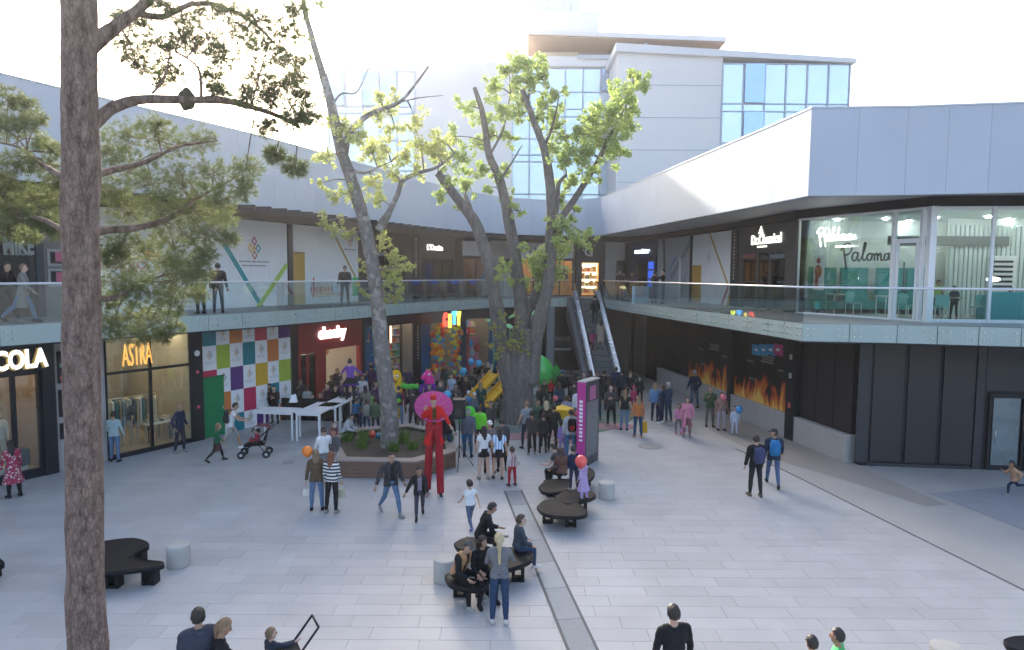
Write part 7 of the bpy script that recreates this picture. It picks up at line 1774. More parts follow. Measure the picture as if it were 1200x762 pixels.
per(1186, 540, 1.12, 85, 'run', ((.42, .25, .16), J_), (NVY, L_), ('dark', 'short'), 'small child in tan jacket running at the right edge', child=.9, prec=1)
# --- right hand pod benches
per(648, 520, 1.72, 60, 'sitlean', ((.06, .065, .07), T_), (BLK, L_), ('black', 'short'), 'man in grey T-shirt sitting on the right hand pod benches', prec=1, at=(648, 583))
per(657, 524, 1.62, 30, 'sit', ((.12, .06, .045), L_), (BLK, L_), ('brown', 'long'), 'woman in brown top sitting on the right hand pod benches', fem=1, prec=1, at=(660, 588))
per(672, 522, 1.25, 20, 'stand', ((.01, .018, .06), L_), (NVY, L_), ('dark', 'short'), 'boy in navy sweater standing on a pod bench', child=.7, prec=1, zb=.45)
per(684, 536, 1.15, 40, 'stand', ((.38, .28, .50), D_), ((.38, .28, .5), L_), ('brown', 'short'), 'little girl in lilac dress standing on a pod bench', child=.9, fem=1, prec=1, zb=.45)
# --- upper floor
zb = F2
per(27, 302, 1.68, -70, 'walk', ((.20, .20, .19), C_), (JEAN, L_), ('light', 'short'), 'woman in long grey coat walking on the left upper walkway', fem=1, prec=1, zb=F2, yd=PL.pt(PL.hit(27, 350)).y + .5)
per(8, 301, 1.76, -80, 'walk2', (BLK, J_), (BLK, L_), ('dark', 'short'), 'man in black walking beside the woman in the long grey coat', prec=1, zb=F2, yd=PL.pt(PL.hit(8, 350)).y + .8)
per(255, 307, 1.76, 20, 'stand', (BLK, J_), ((.03, .035, .06), L_), ('dark', 'short'), 'man in black leaning by the left upper railing right of the pine needles', prec=1, zb=F2, yd=PL.pt(PL.hit(255, 350)).y + .5)
per(232, 302, 1.8, 60, 'stand', ((.02, .03, .05), J_), (BLK, L_), ('black', 'short'), 'person in dark clothes partly behind pine needles on the upper walkway', prec=1, zb=F2, yd=PL.pt(PL.hit(232, 350)).y + .6)
per(404, 306, 1.76, 190, 'stand2', (BLK, J_), (BLK, L_), ('black', 'cap'), 'man in black with a cap standing on the left upper walkway', prec=1, zb=F2, yd=PL.pt(PL.hit(404, 350)).y + .9, capc=(.05, .05, .06))
per(568, 316, 1.74, 10, 'stand', ((.14, .18, .25), L_), ((.25, .3, .35), L_), ('grey', 'short'), 'man in blue shirt on the far upper walkway left of the stems', zb=F2, yd=39.6)
per(727, 311, 1.72, 200, 'stand', ((.06, .03, .04), J_), (BLK, L_), ('black', 'short'), 'person in black at the upper railing above the escalator', zb=F2, yd=38.6)
per(741, 318, 1.6, 180, 'stand', ((.05, .04, .07), J_), (BLK, L_), ('brown', 'short'), 'person in dark violet beside the upper notice board', zb=F2, yd=38.2, child=.2)
per(777, 312, 1.74, 70, 'photo', (BLK, L_), (BLK, L_), ('black', 'short'), 'man in black taking a picture on the right upper walkway', zb=F2, yd=32.5)
per(768, 316, 1.68, -60, 'stand', ((.02, .02, .03), L_), (NVY, L_), ('dark', 'short'), 'person in dark clothes facing the man taking a picture upstairs', zb=F2, yd=33.6)
per(1101, 313, 1.35, 180, 'reach', ((.35, .55, .12), T_), (NVY, L_), ('brown', 'short'), 'person in neon yellow green top sitting inside the corner cafe', zb=F2, yd=22.8)
per(1119, 328, 1.15, 0, 'stand', (CHAR, L_), (BLK, L_), ('black', 'short'), 'dark haired customer inside the corner cafe window', zb=F2, yd=21.9)
per(1186, 331, 1.1, 170, 'stand', ((.03, .03, .035), L_), (BLK, L_), ('black', 'long'), 'customer in black behind the turquoise booth', zb=F2, yd=21.9, fem=1)
# --- on the escalator
per(698, 344, 1.76, 5, 'stand', ((.015, .02, .03), J_), ((.02, .04, .06), L_), ('black', 'short'), 'man in dark blue riding up the escalator', esc=38.6)
per(705, 370, 1.64, 0, 'stand', ((.40, .32, .27), C_), ((.3, .25, .2), L_), ('black', 'long'), 'woman in long beige coat on the escalator', fem=1, esc=36.9)
per(696, 384, 1.25, -10, 'stand', ((.35, .06, .15), J_), ((.15, .04, .08), L_), ('dark', 'short'), 'child in pink coat beside the beige coat on the escalator', child=.7, esc=36.7, ex=-.42)
# --- performers
per(410, 421, 1.74, 0, 'stiltq', ((.16, .07, .38), T_), ((.015, .013, .025), L_), ('black', 'bun'), 'stilt walker in violet bodice and black skirt and very long black trousers', fem=1, prec=1, stilt=1.03, tutu=(.08, .03, .22), sleeve=1)
per(508, 466, 1.76, 190, 'stiltp', ((.55, .02, .02), C_), ((.33, .02, .03), L_), ('red', 'hat'), 'stilt walker in scarlet tailcoat and very long crimson trousers', prec=1, stilt=1.06, girth=1.15, capc=(.5, .03, .03), flare=1, shirt=(.08, .05, .02))
per(357, 425 + 28, 1.3, 170, 'stand', ((.3, .1, .05), L_), (BLK, L_), ('dark', 'short'), 'child in russet top inside the red shop doorway', child=.7)
per(460, 443, 1.5, 20, 'stand2', ((.05, .05, .06), L_), (BLK, L_), ('dark', 'short'), 'youth in dark grey just right of the slender trunk', child=.3)
per(416, 452, 1.3, 10, 'stand', ((.1, .1, .13), L_), (DJEAN, L_), ('brown', 'short'), 'child in slate top behind the stilt walker legs', child=.7)
per(492, 470, 1.45, 20, 'stand', ((.08, .05, .04), L_), ((.12, .09, .07), L_), ('brown', 'short'), 'youth in brown left of the red stilt walker', child=.4)
per(612, 436, 1.6, 180, 'stand', ((.03, .03, .03), L_), (BLK, L_), ('dark', 'short'), 'person in black behind the big trunk beside the green slide')
per(700, 448, 1.66, 5, 'stand', ((.02, .022, .03), J_), (NVY, L_), ('black', 'short'), 'man in near black standing just behind the totem')
per(750, 441, 1.4, 180, 'stand', ((.03, .03, .04), L_), (BLK, L_), ('dark', 'short'), 'youth in black at the shadowed corner by the escalator', child=.3)

for k_, (u, v, h, f, ps, t_, b_, hr, lb, kw) in enumerate([
 (383, 449, 1.5, 190, 'stand', (.07, .03, .05), BLK, ('dark', 'short'), 'youth in maroon black by the third white high table', dict(child=.3)),
 (405, 452, 1.62, 175, 'cross', (.02, .03, .05), NVY, ('black', 'long'), 'woman in navy directly beneath the violet stilt walker skirt', dict(fem=1)),
 (419, 434, 1.7, 180, 'stand', (.05, .05, .06), BLK, ('black', 'short'), 'man in charcoal behind the violet stilt walker', {}),
 (441, 446, 1.65, 200, 'phone', (.09, .05, .12), NVY, ('black', 'long'), 'woman in violet grey holding a phone left of the slender trunk', dict(fem=1)),
 (430, 468, 1.35, 0, 'stand', (.22, .24, .22), DJEAN, ('brown', 'short'), 'child in sage top in front of the blue toy shop crowd', dict(child=.6)),
 (417, 466, 1.3, 20, 'stand', (.03, .1, .2), BLK, ('dark', 'short'), 'child in deep blue beside the violet stilt walker legs', dict(child=.7)),
 (472, 441, 1.68, 170, 'stand', (.12, .06, .05), BLK, ('dark', 'long'), 'woman in brown red top right of the yellow mascot head', dict(fem=1)),
 (489, 444, 1.66, 10, 'stand', (.03, .03, .035), BLK, ('black', 'short'), 'person in black between the two mascot costumes', {}),
 (516, 446, 1.7, 160, 'stand', (.04, .05, .06), BLK, ('dark', 'short'), 'man in slate between the pink mascot and the pale blue T-shirt', {}),
 (534, 450, 1.6, 190, 'cross', (.05, .05, .05), BLK, ('brown', 'long'), 'woman in dark grey behind the tripod loudspeaker', dict(fem=1)),
 (553, 432, 1.7, 180, 'stand', (.06, .06, .07), NVY, ('black', 'short'), 'man in dark grey left of the two sky blue balloons', {}),
 (566, 436, 1.66, 170, 'stand2', (.09, .09, .1), BLK, ('black', 'short'), 'person in grey just above the upper yellow slide', {}),
 (590, 440, 1.6, 180, 'stand', (.02, .02, .03), BLK, ('dark', 'long'), 'woman in black at the top of the yellow slides', dict(fem=1)),
 (632, 452, 1.2, 170, 'stand', (.02, .02, .025), BLK, ('dark', 'short'), 'small child in black under the green slide hood', dict(child=.9)),
 (655, 448, 1.62, 10, 'stand', (.03, .05, .08), NVY, ('brown', 'long'), 'woman in dark blue below the blue cap', dict(fem=1)),
 (673, 446, 1.66, -10, 'stand2', (.04, .035, .035), BLK, ('black', 'short'), 'man in dark brown grey left of the plum top', {}),
 (665, 476, 1.3, 10, 'stand', (.03, .03, .03), BLK, ('dark', 'short'), 'child in black under the yellow umbrella', dict(child=.7)),
 (700, 436, 1.6, 170, 'stand', (.05, .05, .06), BLK, ('dark', 'short'), 'person in grey black between the totem and the escalator foot', {}),
 (713, 441, 1.68, 0, 'stand', (.02, .02, .03), BLK, ('brown', 'long'), 'woman in black before the escalator steps', dict(fem=1)),
 (739, 436, 1.6, 180, 'stand', (.03, .03, .04), BLK, ('black', 'short'), 'person in black right of the escalator handrail', {}),
 (637, 484, 1.45, 5, 'stand', (.02, .025, .03), BLK, ('dark', 'short'), 'youth in black between the checked shirt and the blonde woman', dict(child=.3)),
 (575, 470, 1.5, 200, 'stand', (.05, .05, .05), BLK, ('dark', 'short'), 'youth in dark grey under the lower yellow slide', dict(child=.4))]):
    per(u, v, h, f, ps, (t_, L_), (b_, L_), hr, lb, **kw)

# ------------------------------------------------------------------ grow the bodies: all voxel remeshes in one pass
tmp = []
for i, p in enumerate(PEOPLE):
    V, F_ = person_mesh_parts({**p, 'rnd': random.Random(i * 7 + 3)})
    me = bpy.data.meshes.new('tmp'); me.from_pydata(V, [], F_); o = bpy.data.objects.new('tmp', me)
    md = o.modifiers.new('r', 'REMESH'); md.mode = 'VOXEL'; md.voxel_size = (.0135 if p['v'] > 600 else .018) if p.get('prec') else .026
    sm = o.modifiers.new('s', 'SMOOTH'); sm.factor = .5; sm.iterations = 2
    tmp.append(o)
tcol = bpy.data.collections.new('tmp'); COL.children.link(tcol)
for o in tmp: tcol.objects.link(o)
dg = bpy.context.evaluated_depsgraph_get(); BODY = []
for o in tmp:
    ev = o.evaluated_get(dg); me = ev.to_mesh(); n = len(me.vertices); co = np.empty(n * 3, np.float32); me.vertices.foreach_get('co', co)
    nl_ = len(me.loops); li = np.empty(nl_, np.int32); me.loops.foreach_get('vertex_index', li); npol = len(me.polygons); lt = np.empty(npol, np.int32); me.polygons.foreach_get('loop_total', lt)
    no = np.empty(n * 3, np.float32); me.vertices.foreach_get('normal', no)
    assert (lt == 4).all()
    BODY.append((co.reshape(-1, 3), li.reshape(-1, 4), no.reshape(-1, 3))); ev.to_mesh_clear()
for o in tmp: m_ = o.data; bpy.data.objects.remove(o); bpy.data.meshes.remove(m_)
bpy.data.collections.remove(tcol)

def seg_dist(P_, a, b):
    d = b - a; t = np.clip(((P_ - a) @ d) / max(1e-9, d @ d), 0, 1); return np.linalg.norm(P_ - (a + t[:, None] * d), axis=1), t
def stripe_mat(name, c1, c2, axis='Z', scale=14.0, speck=False):
    if name in MC: return MC[name]
    m = bpy.data.materials.new(name); m.use_nodes = True; t = m.node_tree; b = t.nodes['Principled BSDF']; N = t.nodes.new; Lk = t.links.new
    tc = N('ShaderNodeTexCoord')
    if speck:
        w_ = N('ShaderNodeTexVoronoi'); w_.inputs['Scale'].default_value = scale; Lk(tc.outputs['Object'], w_.inputs['Vector']); out = w_.outputs['Distance']; th_ = .35
    else:
        w_ = N('ShaderNodeTexWave'); w_.bands_direction = axis; w_.inputs['Scale'].default_value = scale / PI / 2 * 1.0; w_.inputs['Distortion'].default_value = .3; Lk(tc.outputs['Object'], w_.inputs['Vector']); out = w_.outputs['Fac']; th_ = .5
    g_ = N('ShaderNodeMath'); g_.operation = 'GREATER_THAN'; g_.inputs[1].default_value = th_; Lk(out, g_.inputs[0]); mx = N('ShaderNodeMix'); mx.data_type = 'RGBA'; mx.inputs[6].default_value = c1 + (1,); mx.inputs[7].default_value = c2 + (1,); Lk(g_.outputs[0], mx.inputs[0]); Lk(mx.outputs[2], b.inputs['Base Color']); b.inputs['Roughness'].default_value = .85
    MC[name] = m; return m
def build_person(i, p):
    prims, off, s, J, (hc, HR, hsz), T = skeleton({**p, 'rnd': random.Random(i * 7 + 3)})
    co, fa, no = BODY[i]; po = POSES[p['pose']]; seated = 'seat' in po
    hc = (hc + off); 
    top_z = (hc[2] + .125 * hsz) * s
    # where it stands
    zb = p.get('zb', 0.0)
    if 'esc' in p:
        yloc = p['esc'] - E0.y; P0 = E0 + Vector((ed.x, ed.y, 0)) * yloc + Vector((p.get('ex', .1), 0, 0)); pos = Vector((P0.x, P0.y, ez(yloc)))
    elif 'yd' in p: q = at_y(p['u'], p['v'], p['yd']); pos = Vector((q.x, p['yd'], zb))
    elif 'at' in p: q = at_z(p['u'], p['v'], top_z + zb); pos = Vector((q.x, q.y, zb))
    else: q = at_z(p['u'], p['v'], top_z + zb); pos = Vector((q.x, q.y, zb))
    if 'esc' not in p: a_ = R(p['face']); hx, hy = hc[0] * s, hc[1] * s; pos = pos - Vector((hx * math.cos(a_) - hy * math.sin(a_), hx * math.sin(a_) + hy * math.cos(a_), 0))
    root = thing('person', p['label'], 'person', pos, R(p['face']))
    skin = cm(SKIN[(i * 5 + 1) % 4], kind='skin')
    # regions
    fc = co[fa].mean(1) / s; best = np.full(len(fc), 9.0); reg = np.zeros(len(fc), int); tt_ = np.zeros(len(fc)); names = []
    for k, (a, b, ra, rb, rg, fl) in enumerate(prims):
        d, t = seg_dist(fc, a + off, b + off); d = d - (ra + (rb - ra) * t)
        names.append(rg); u_ = d < best; best[u_] = d[u_]; reg[u_] = k; tt_[u_] = t[u_]
    RG = np.array(names)[reg]
    # body: skin with fingers, eyes and mouth
    hv = []; hf = []
    def addv(v, f): n = len(hv) + len(co); hv.extend([tuple(np.array(x) * s) for x in v]); hf.extend([tuple(q + n for q in g) for g in f])
    for (sh, el, wr, d2, sd_) in J['arms']:
        w0 = wr + off; side = np.cross(d2, [0, 0, 1.0]); side = np.array([0, 1.0, 0]) if np.linalg.norm(side) < .3 else side / np.linalg.norm(side); nrm = np.cross(side, d2)
        for q in range(4):
            b0 = w0 + d2 * .075 + side * (q - 1.5) * .016; l = (.058, .068, .064, .05)[q]; mid = b0 + d2 * l * .55 + nrm * .004; end = mid + (d2 * .75 + nrm * .55 * (1 if sd_ > 0 else 1)) * l * .5
            v, f = capsule(b0 - d2 * .01, mid, .009, .008, 5); addv(v, f); v, f = capsule(mid, end, .008, .006, 5); addv(v, f)
        tb_ = w0 + d2 * .03 + side * .026 * sd_; v, f = capsule(tb_, tb_ + d2 * .035 + side * .028 * sd_, .010, .009, 5); addv(v, f)
    nskin = len(fa); F2q = [tuple(r) for r in fa]
    V_all = np.concatenate([co, np.array(hv)]) if hv else co
    fac_q = [f for f in hf if len(f) == 4]; allf = np.concatenate([fa, np.array(fac_q)])
    mi = np.zeros(len(allf), int)
    me = np_mesh('body', V_all, allf, [skin], smooth=True, mi=mi); body = link('body', me, root)
    if p.get('prec'):
        fm = MB(); fm.cur = 0
        for sx in (-1, 1):
            e_ = (hc + HR @ (np.array([sx * .032, .083, .012]) * hsz)) * s; fm.ball(tuple(e_), .0115 * hsz * s, 6, 4)
        mth = (hc + HR @ (np.array([0, .090, -.052]) * hsz)) * s; fm.cur = 1; fm.ball(tuple(mth), (.02 * hsz * s, .008 * hsz * s, .007 * hsz * s), 6, 4)
        fm.build('face_features', [cm((.02, .015, .012), kind='hair'), cm((.28, .09, .08), kind='skin')], root)
    def garment(name, mask, offv, mat, smooth_it=3):
        f = fa[mask]
        if not len(f): return None
        ids, inv_ = np.unique(f, return_inverse=True); f2 = inv_.reshape(f.shape); v = co[ids] + no[ids] * (offv if np.isscalar(offv) else offv[ids][:, None]) 
        # cloth folds
        fold = np.sin(v[:, 2] * 46 / s + v[:, 0] * 21 + i) * np.sin(v[:, 1] * 33 + v[:, 0] * 17 + i * 2) * .0035; v = v + no[ids] * fold[:, None]
        e = np.concatenate([f2[:, [0, 1]], f2[:, [1, 2]], f2[:, [2, 3]], f2[:, [3, 0]]])
        for _ in range(smooth_it):
            acc = np.zeros_like(v); cnt = np.zeros(len(v)); np.add.at(acc, e[:, 0], v[e[:, 1]]); np.add.at(acc, e[:, 1], v[e[:, 0]]); np.add.at(cnt, e[:, 0], 1); np.add.at(cnt, e[:, 1], 1); v = v * .55 + acc / cnt[:, None] * .45
        # hem: turn boundary edges inwards
        es = np.sort(e, 1); _, ix, cts = np.unique(es, axis=0, return_index=True, return_counts=True); bd = e[ix[cts == 1]]
        n0 = len(v); vin = v - no[ids] * .016; f3 = np.stack([bd[:, 1], bd[:, 0], bd[:, 0] + n0, bd[:, 1] + n0], 1)
        me = np_mesh(name, np.concatenate([v, vin]), np.concatenate([f2, f3]), mat, smooth=True); return link(name, me, root)
    tc_, tk = p['top']; bc_, bk_ = p['bot']
    tm = cm(tc_); bmt = cm(bc_)
    if p.get('stripes'): tm = stripe_mat('striped_knit', (.02, .022, .04), (.72, .72, .70), 'Z', 22)
    if p.get('vstripes'): tm = stripe_mat('football_stripes', (.18, .42, .75), (.75, .77, .8), 'X', 22)
    if p.get('speck'): tm = stripe_mat('patterned_cloth', (.5, .45, .45), (.30, .03, .07), speck=True, scale=14)
    zc = (co[fa].mean(1)[:, 2]) / s - off[2]
    hipz = -.06
    is_t = (RG == 'torso'); ctr = fc - off
    tors_up = is_t & ((ctr @ np.linalg.norm(1) if False else zc) > (-.02 if not seated else -.3))
    thick = {'tee': .010, 'long': .013, 'jacket': .024, 'coat': .024, 'dress': .011}[tk] * (1.0 if not p.get('tight') else .7)
    low = -.10 if tk in ('jacket', 'coat') else -.04
    mt = is_t & (zc > low) | ((RG == 'thigh') & (zc > low) & (not seated)) | (RG == 'uarm') & ((tt_ < .45) | (tk not in ('tee',)) | bool(p.get('sleeve'))) | ((RG == 'farm') & ((tk != 'tee') | bool(p.get('sleeve'))) & (tt_ < .93)) | ((RG == 'neck') & (tt_ < (.45 if tk in ('jacket', 'coat') else .25)))
    torso_name = {'tee': 't_shirt', 'long': 'sweater', 'jacket': 'jacket', 'coat': 'coat', 'dress': 'dress'}[tk]
    if p.get('shirt'):
        garment('shirt', is_t & (zc > -.02), .008, cm(p['shirt'])); cut = is_t & (np.abs(ctr[:, 0]) < .05) & (ctr[:, 1] > .0) & (zc > -.1); mt = mt & ~cut
    garment(torso_name, mt, thick, tm)
    if p.get('vest'): garment('vest', is_t & (zc > .0) & ~((np.abs(ctr[:, 0]) < .035) & (ctr[:, 1] > 0)), thick + .012, cm(p['vest']))
    if p.get('braces'): garment('braces', is_t & (np.abs(np.abs(ctr[:, 0]) - .07) < .025), thick + .01, cm((.4, .02, .04)))
    if tk in ('jacket', 'coat') or p.get('hood'):
        m = MB(); c_ = T(0, -.055, .47); c_ = (c_ + off) * s
        if p.get('hood') or i % 3 == 0: m.ball(tuple(c_), (.095 * s, .06 * s, .06 * s), 10, 6); m.build('hood', tm, root)
    # lower body
    if bk_ in (L_, 'shorts', 'skirt'):
        leglim = {'long': 1.0, 'shorts': .0, 'skirt': -1}[bk_]
        ml = is_t & (zc < .06) | (RG == 'thigh') | ((RG == 'calf') & (leglim > 0)) 
        if bk_ == 'shorts': ml = is_t & (zc < .06) | (RG == 'thigh')
        if bk_ == 'skirt':
            if p.get('legs') is not None: garment('tights', (RG == 'thigh') | (RG == 'calf'), .004, cm(p['legs']))
            ml = is_t & (zc < .06)
        ot = .009 if not p.get('flare') else .055
        garment({'long': 'trousers', 'shorts': 'shorts', 'skirt': 'shorts'}[bk_], ml, ot if tk != 'tee' else ot * .9, bmt)
    fL = [k for k, n_ in enumerate(names) if n_ == 'foot'][0]; aL_, aR_ = (J['lL'][2] + off), (J['lR'][2] + off)
    nearL = np.linalg.norm(fc - aL_, axis=1) < np.linalg.norm(fc - aR_, axis=1)
    for sdm in (nearL, ~nearL): garment('shoe', ((RG == 'foot') | ((RG == 'calf') & (tt_ > .93) & (fc[:, 2] < .13))) & sdm, .010, cm(p.get('shoec', (.02, .02, .022) if i % 3 else (.25, .24, .23))), 1)
    def skirt(name, z0, z1, r0, r1, mat, wave=.06, open_=0):
        m = MB(); n = 22; vs = []; rows = 6
        for j in range(rows):
            t = j / (rows - 1)
            for k in range(n):
                a = 2 * PI * k / n; r = r0 + (r1 - r0) * t; r *= 1 + wave * t * math.sin(a * 7 + i); leg = 0
                vs.append((r * 1.15 * math.cos(a) * s, (r * .9 * math.sin(a)) * s, (off[2] + z0 + (z1 - z0) * t) * s))
        fs = [(j * n + k, j * n + (k + 1) % n, (j + 1) * n + (k + 1) % n, (j + 1) * n + k) for j in range(rows - 1) for k in range(n) if not (open_ and n * .18 < k < n * .32)]
        m.add(vs, fs, 0, True); m.build(name, mat, root)
    if not seated:
        if tk == 'coat': skirt('coat_skirt', .02, -.46 if not p.get('stilt') else -.50, .135, .20 if not p.get('stilt') else .25, tm, open_=1)
        if tk == 'dress': skirt('dress_skirt', .08, -.48, .125, .24, tm)
        if bk_ == 'skirt': skirt('skirt', .08, -.19 if p.get('mini') else -.36, .125, .165 if p.get('mini') else .21, bmt)
        if p.get('tutu'): skirt('skirt', .06, -.20, .13, .27, bmt, .1); skirt('skirt_hem', -.19, -.26, .27, .30, cm(p['tutu']), .12)
    elif tk == 'dress': pass
    # hair
    hcol, hst = p['hair']; hm = cm(HAIRC[hcol], kind='hair')
    Rm = HR; C0 = hc
    def dome(name, mat, k, keep, ex=(1, 1, 1)):
        n1, n2 = 18, 12; vs = []; fs = []; ok = {}
        for a in range(n2 + 1):
            for b in range(n1):
                th_ = PI * a / n2; ph = 2 * PI * b / n1; d = np.array([math.sin(th_) * math.cos(ph), math.sin(th_) * math.sin(ph), math.cos(th_)])
                nz = 1 + .05 * math.sin(b * 2.3 + a * 1.7 + i); r_ = np.array([.090 * ex[0], .107 * ex[1], .118 * ex[2]]) * k * nz
                v = (C0 + Rm @ ((d * r_ + np.array([0, -.010, .012])) * hsz)) * s; vs.append(tuple(v)); ok[a * n1 + b] = keep(d)
        for a in range(n2):
            for b in range(n1):
                q = (a * n1 + b, a * n1 + (b + 1) % n1, (a + 1) * n1 + (b + 1) % n1, (a + 1) * n1 + b)
                if sum(ok[x] for x in q) >= 3: fs.append(q[::-1])
        m = MB(); m.add(vs, fs, 0, True); return m.build(name, mat, root)
    def bk_pt(x, y, z): return tuple((C0 + Rm @ (np.array([x, y, z]) * hsz)) * s)
    short = lambda d: (d[2] > .30 and d[1] < .80) or (d[1] < .25 and d[2] > -.25) or d[1] < -.2 and d[2] > -.6
    if hst == 'bald': dome('hair', hm, 1.0, lambda d: d[1] < .2 and -.5 < d[2] < .45)
    elif hst == 'cap' or hst == 'hat':
        dome('hair', hm, .99, short); cmat = cm(p.get('capc', (.1, .1, .1))); dome('cap', cmat, 1.08, lambda d: d[2] > .38)
        m = MB(); m.add([bk_pt(-.07, .07, .055), bk_pt(.07, .07, .055), bk_pt(.06, .165, .04), bk_pt(-.06, .165, .04), bk_pt(-.07, .07, .045), bk_pt(.07, .07, .045), bk_pt(.06, .165, .03), bk_pt(-.06, .165, .03)], [(0, 3, 2, 1), (4, 5, 6, 7), (0, 1, 5, 4), (1, 2, 6, 5), (2, 3, 7, 6), (3, 0, 4, 7)])
        if hst == 'cap': m.build('cap_brim', cmat, root)
        else:
            m = MB(); m.tube([bk_pt(0, 0, .08), bk_pt(0, 0, .20)], [.075 * s, .085 * s], 12); m.build('hat_crown', cmat, root)
    elif hst == 'hijab': dome('headscarf', cm(HAIRC[hcol] if hcol != 'grey' else (.4, .41, .43)), 1.08, lambda d: not (d[1] > .55 and -.7 < d[2] < .5), (1, 1, 1.05)); m = MB(); m.tube([bk_pt(0, -.03, -.05), bk_pt(0, -.03, -.14)], [.075 * s, .10 * s], 12); m.build('scarf_drape', cm(HAIRC[hcol] if hcol != 'grey' else (.4, .41, .43)), root)
    else:
        dome('hair', hm, 1.03 if hst != 'long' else 1.06, short if hst != 'long' else (lambda d: (d[2] > .35 and d[1] < .8) or d[1] < .35))
        dn = np.array([0, 0, -1.0])
        if hst == 'long':
            m = MB(); q0 = np.array(bk_pt(0, -.055, -.01)); n = 12; vs = []
            for j, (dz_, w0_, w1_, dy_) in enumerate(((0, .088, .055, 0), (.08, .092, .05, -.01), (.17, .088, .04, -.03), (.26, .07, .03, -.045), (.32, .04, .015, -.05))):
                for k in range(n): a = 2 * PI * k / n; vs.append(tuple(q0 + np.array([math.cos(a) * w0_ * (1 + .07 * math.sin(k * 3 + j)), math.sin(a) * w1_ + dy_, -dz_]) * s))
            m.add(vs, [(j * n + k, (j + 1) * n + k, (j + 1) * n + (k + 1) % n, j * n + (k + 1) % n) for j in range(4) for k in range(n)] + [tuple(range(n)), tuple(4 * n + k for k in range(n))[::-1]], 0, True); m.build('long_hair', hm, root)
        elif hst in ('pony', 'braid'):
            q0 = np.array(bk_pt(0, -.10, .04)); l = .22 if hst == 'pony' else .48; K = 9; m = MB()
            m.tube([tuple(q0 + np.array([0, -.035 * min(1, k / 2), -l * k / (K - 1)]) * s) for k in range(K)], [(.034 + (.008 if (k % 2 and hst == 'braid') else 0)) * s * (1 - .5 * (k / (K - 1)) ** 2) for k in range(K)], 8); m.build('ponytail' if hst == 'pony' else 'braid', hm, root)
        elif hst == 'bun': m = MB(); m.ball(bk_pt(0, -.06, .13), .045 * s); m.build('hair_bun', hm, root)
    return root, off, s, J, (hc, HR, hsz), T
BUILT = {}
for i, p in enumerate(PEOPLE):
    BUILT[p['label']] = build_person(i, p)
def find(sub): return next(v for k, v in BUILT.items() if sub in k)
def on_person(sub, loc):
    r, off, s, J, hd, T = find(sub); return Matrix.LocRotScale(r.location, r.rotation_euler, None) @ Vector(tuple(np.array(loc)))
def hand_of(sub, side=1):
    r, off, s, J, hd, T = find(sub); sh, el, wr, d2, sd_ = J['arms'][0 if side < 0 else 1]; q = (wr + d2 * .09 + off) * s; return Matrix.LocRotScale(r.location, r.rotation_euler, None) @ Vector(tuple(q))
def rucksack(sub, col, label, col2=None, sc=1.0):
    r, off, s, J, hd, T = find(sub); c = (T(0, -.19, .27) + off) * s; w_ = Matrix.LocRotScale(r.location, r.rotation_euler, None) @ Vector(tuple(c)); o = thing('rucksack', label, 'rucksack', w_, r.rotation_euler.z)
    m = MB(); m.ball((0, 0, 0), (.155 * sc, .09 * sc, .235 * sc), 14, 10)
    for i_, v in enumerate(m.v):
        x, y, z = v; m.v[i_] = (max(-.145, min(.145, x * 1.25)) * s, max(-.10, min(.06, y * 1.2)) * s, max(-.215, min(.24, z * 1.15)) * s)
    m.build('bag_body', cm(col), o); m = MB(); m.ball((0, -.10 * s, -.07 * s), (.10 * s, .035 * s, .10 * s), 10, 7); m.build('front_pocket', cm(col2 or col), o)
    m = MB()
    for sx in (-1, 1): m.tube(cr_pts([(sx * .08 * s, .03 * s, .2 * s), (sx * .10 * s, .16 * s, .225 * s), (sx * .11 * s, .285 * s, .12 * s), (sx * .13 * s, .20 * s, -.08 * s), (sx * .12 * s, .04 * s, -.15 * s)], 4), .014 * s, 6)
    m.build('strap', cm(col2 or col), o)
rucksack('carrying a navy rucksack', (.045, .055, .12), 'navy rucksack on the back of the man in black')
rucksack('carrying a bright blue rucksack', (.02, .16, .36), 'bright blue rucksack on the back of the man in jeans')
rucksack('wearing a black and red rucksack', (.012, .012, .015), 'black rucksack with a red pocket left of the totem', (.42, .03, .03))
rucksack('pushing a pushchair', (.03, .035, .04), 'dark rucksack on the back of the man with the pushchair')
rucksack('woman in maroon top', (.02, .05, .07), 'dark rucksack with lime pocket on the woman in maroon', (.2, .5, .06), .8)
def balloon(px, py, y, r, col, label, hold=None):
    c = at_y(px, py, y); o = thing('balloon', label, 'balloon', c); m = MB(); m.lathe(0, 0, [(.004, -r * 1.25), (r * .18, -r * 1.12), (r * .55, -r * .85), (r * .88, -r * .4), (r, .08 * r), (r * .9, r * .5), (r * .6, r * .85), (r * .2, r * 1.04), (.004, r * 1.06)], 18); m.build('envelope', pm('balloon_%02d%02d%02d' % tuple(int(c_ * 99) for c_ in col), col, .25, var=.03, coat=.4), o)
    m = MB(); e = (Vector(hold) - c) if hold is not None else Vector((0, 0, -.6)); m.tube([(0, 0, -r * 1.2), (e.x * .4, e.y * .4, -r * 1.2 + (e.z + r) * .5), tuple(e)], .003, 4); m.build('string', M_wpaint, o)
balloon(360, 529, at_z(371, 603, 0).y + .25, .14, (.80, .20, .01), 'orange balloon beside the woman in brown vest', None)
balloon(436, 509, 22.4, .13, (.65, .08, .05), 'coral red balloon left of the slender trunk'); balloon(443, 511, 22.7, .10, (.03, .25, .45), 'small blue balloon touching the slender trunk')
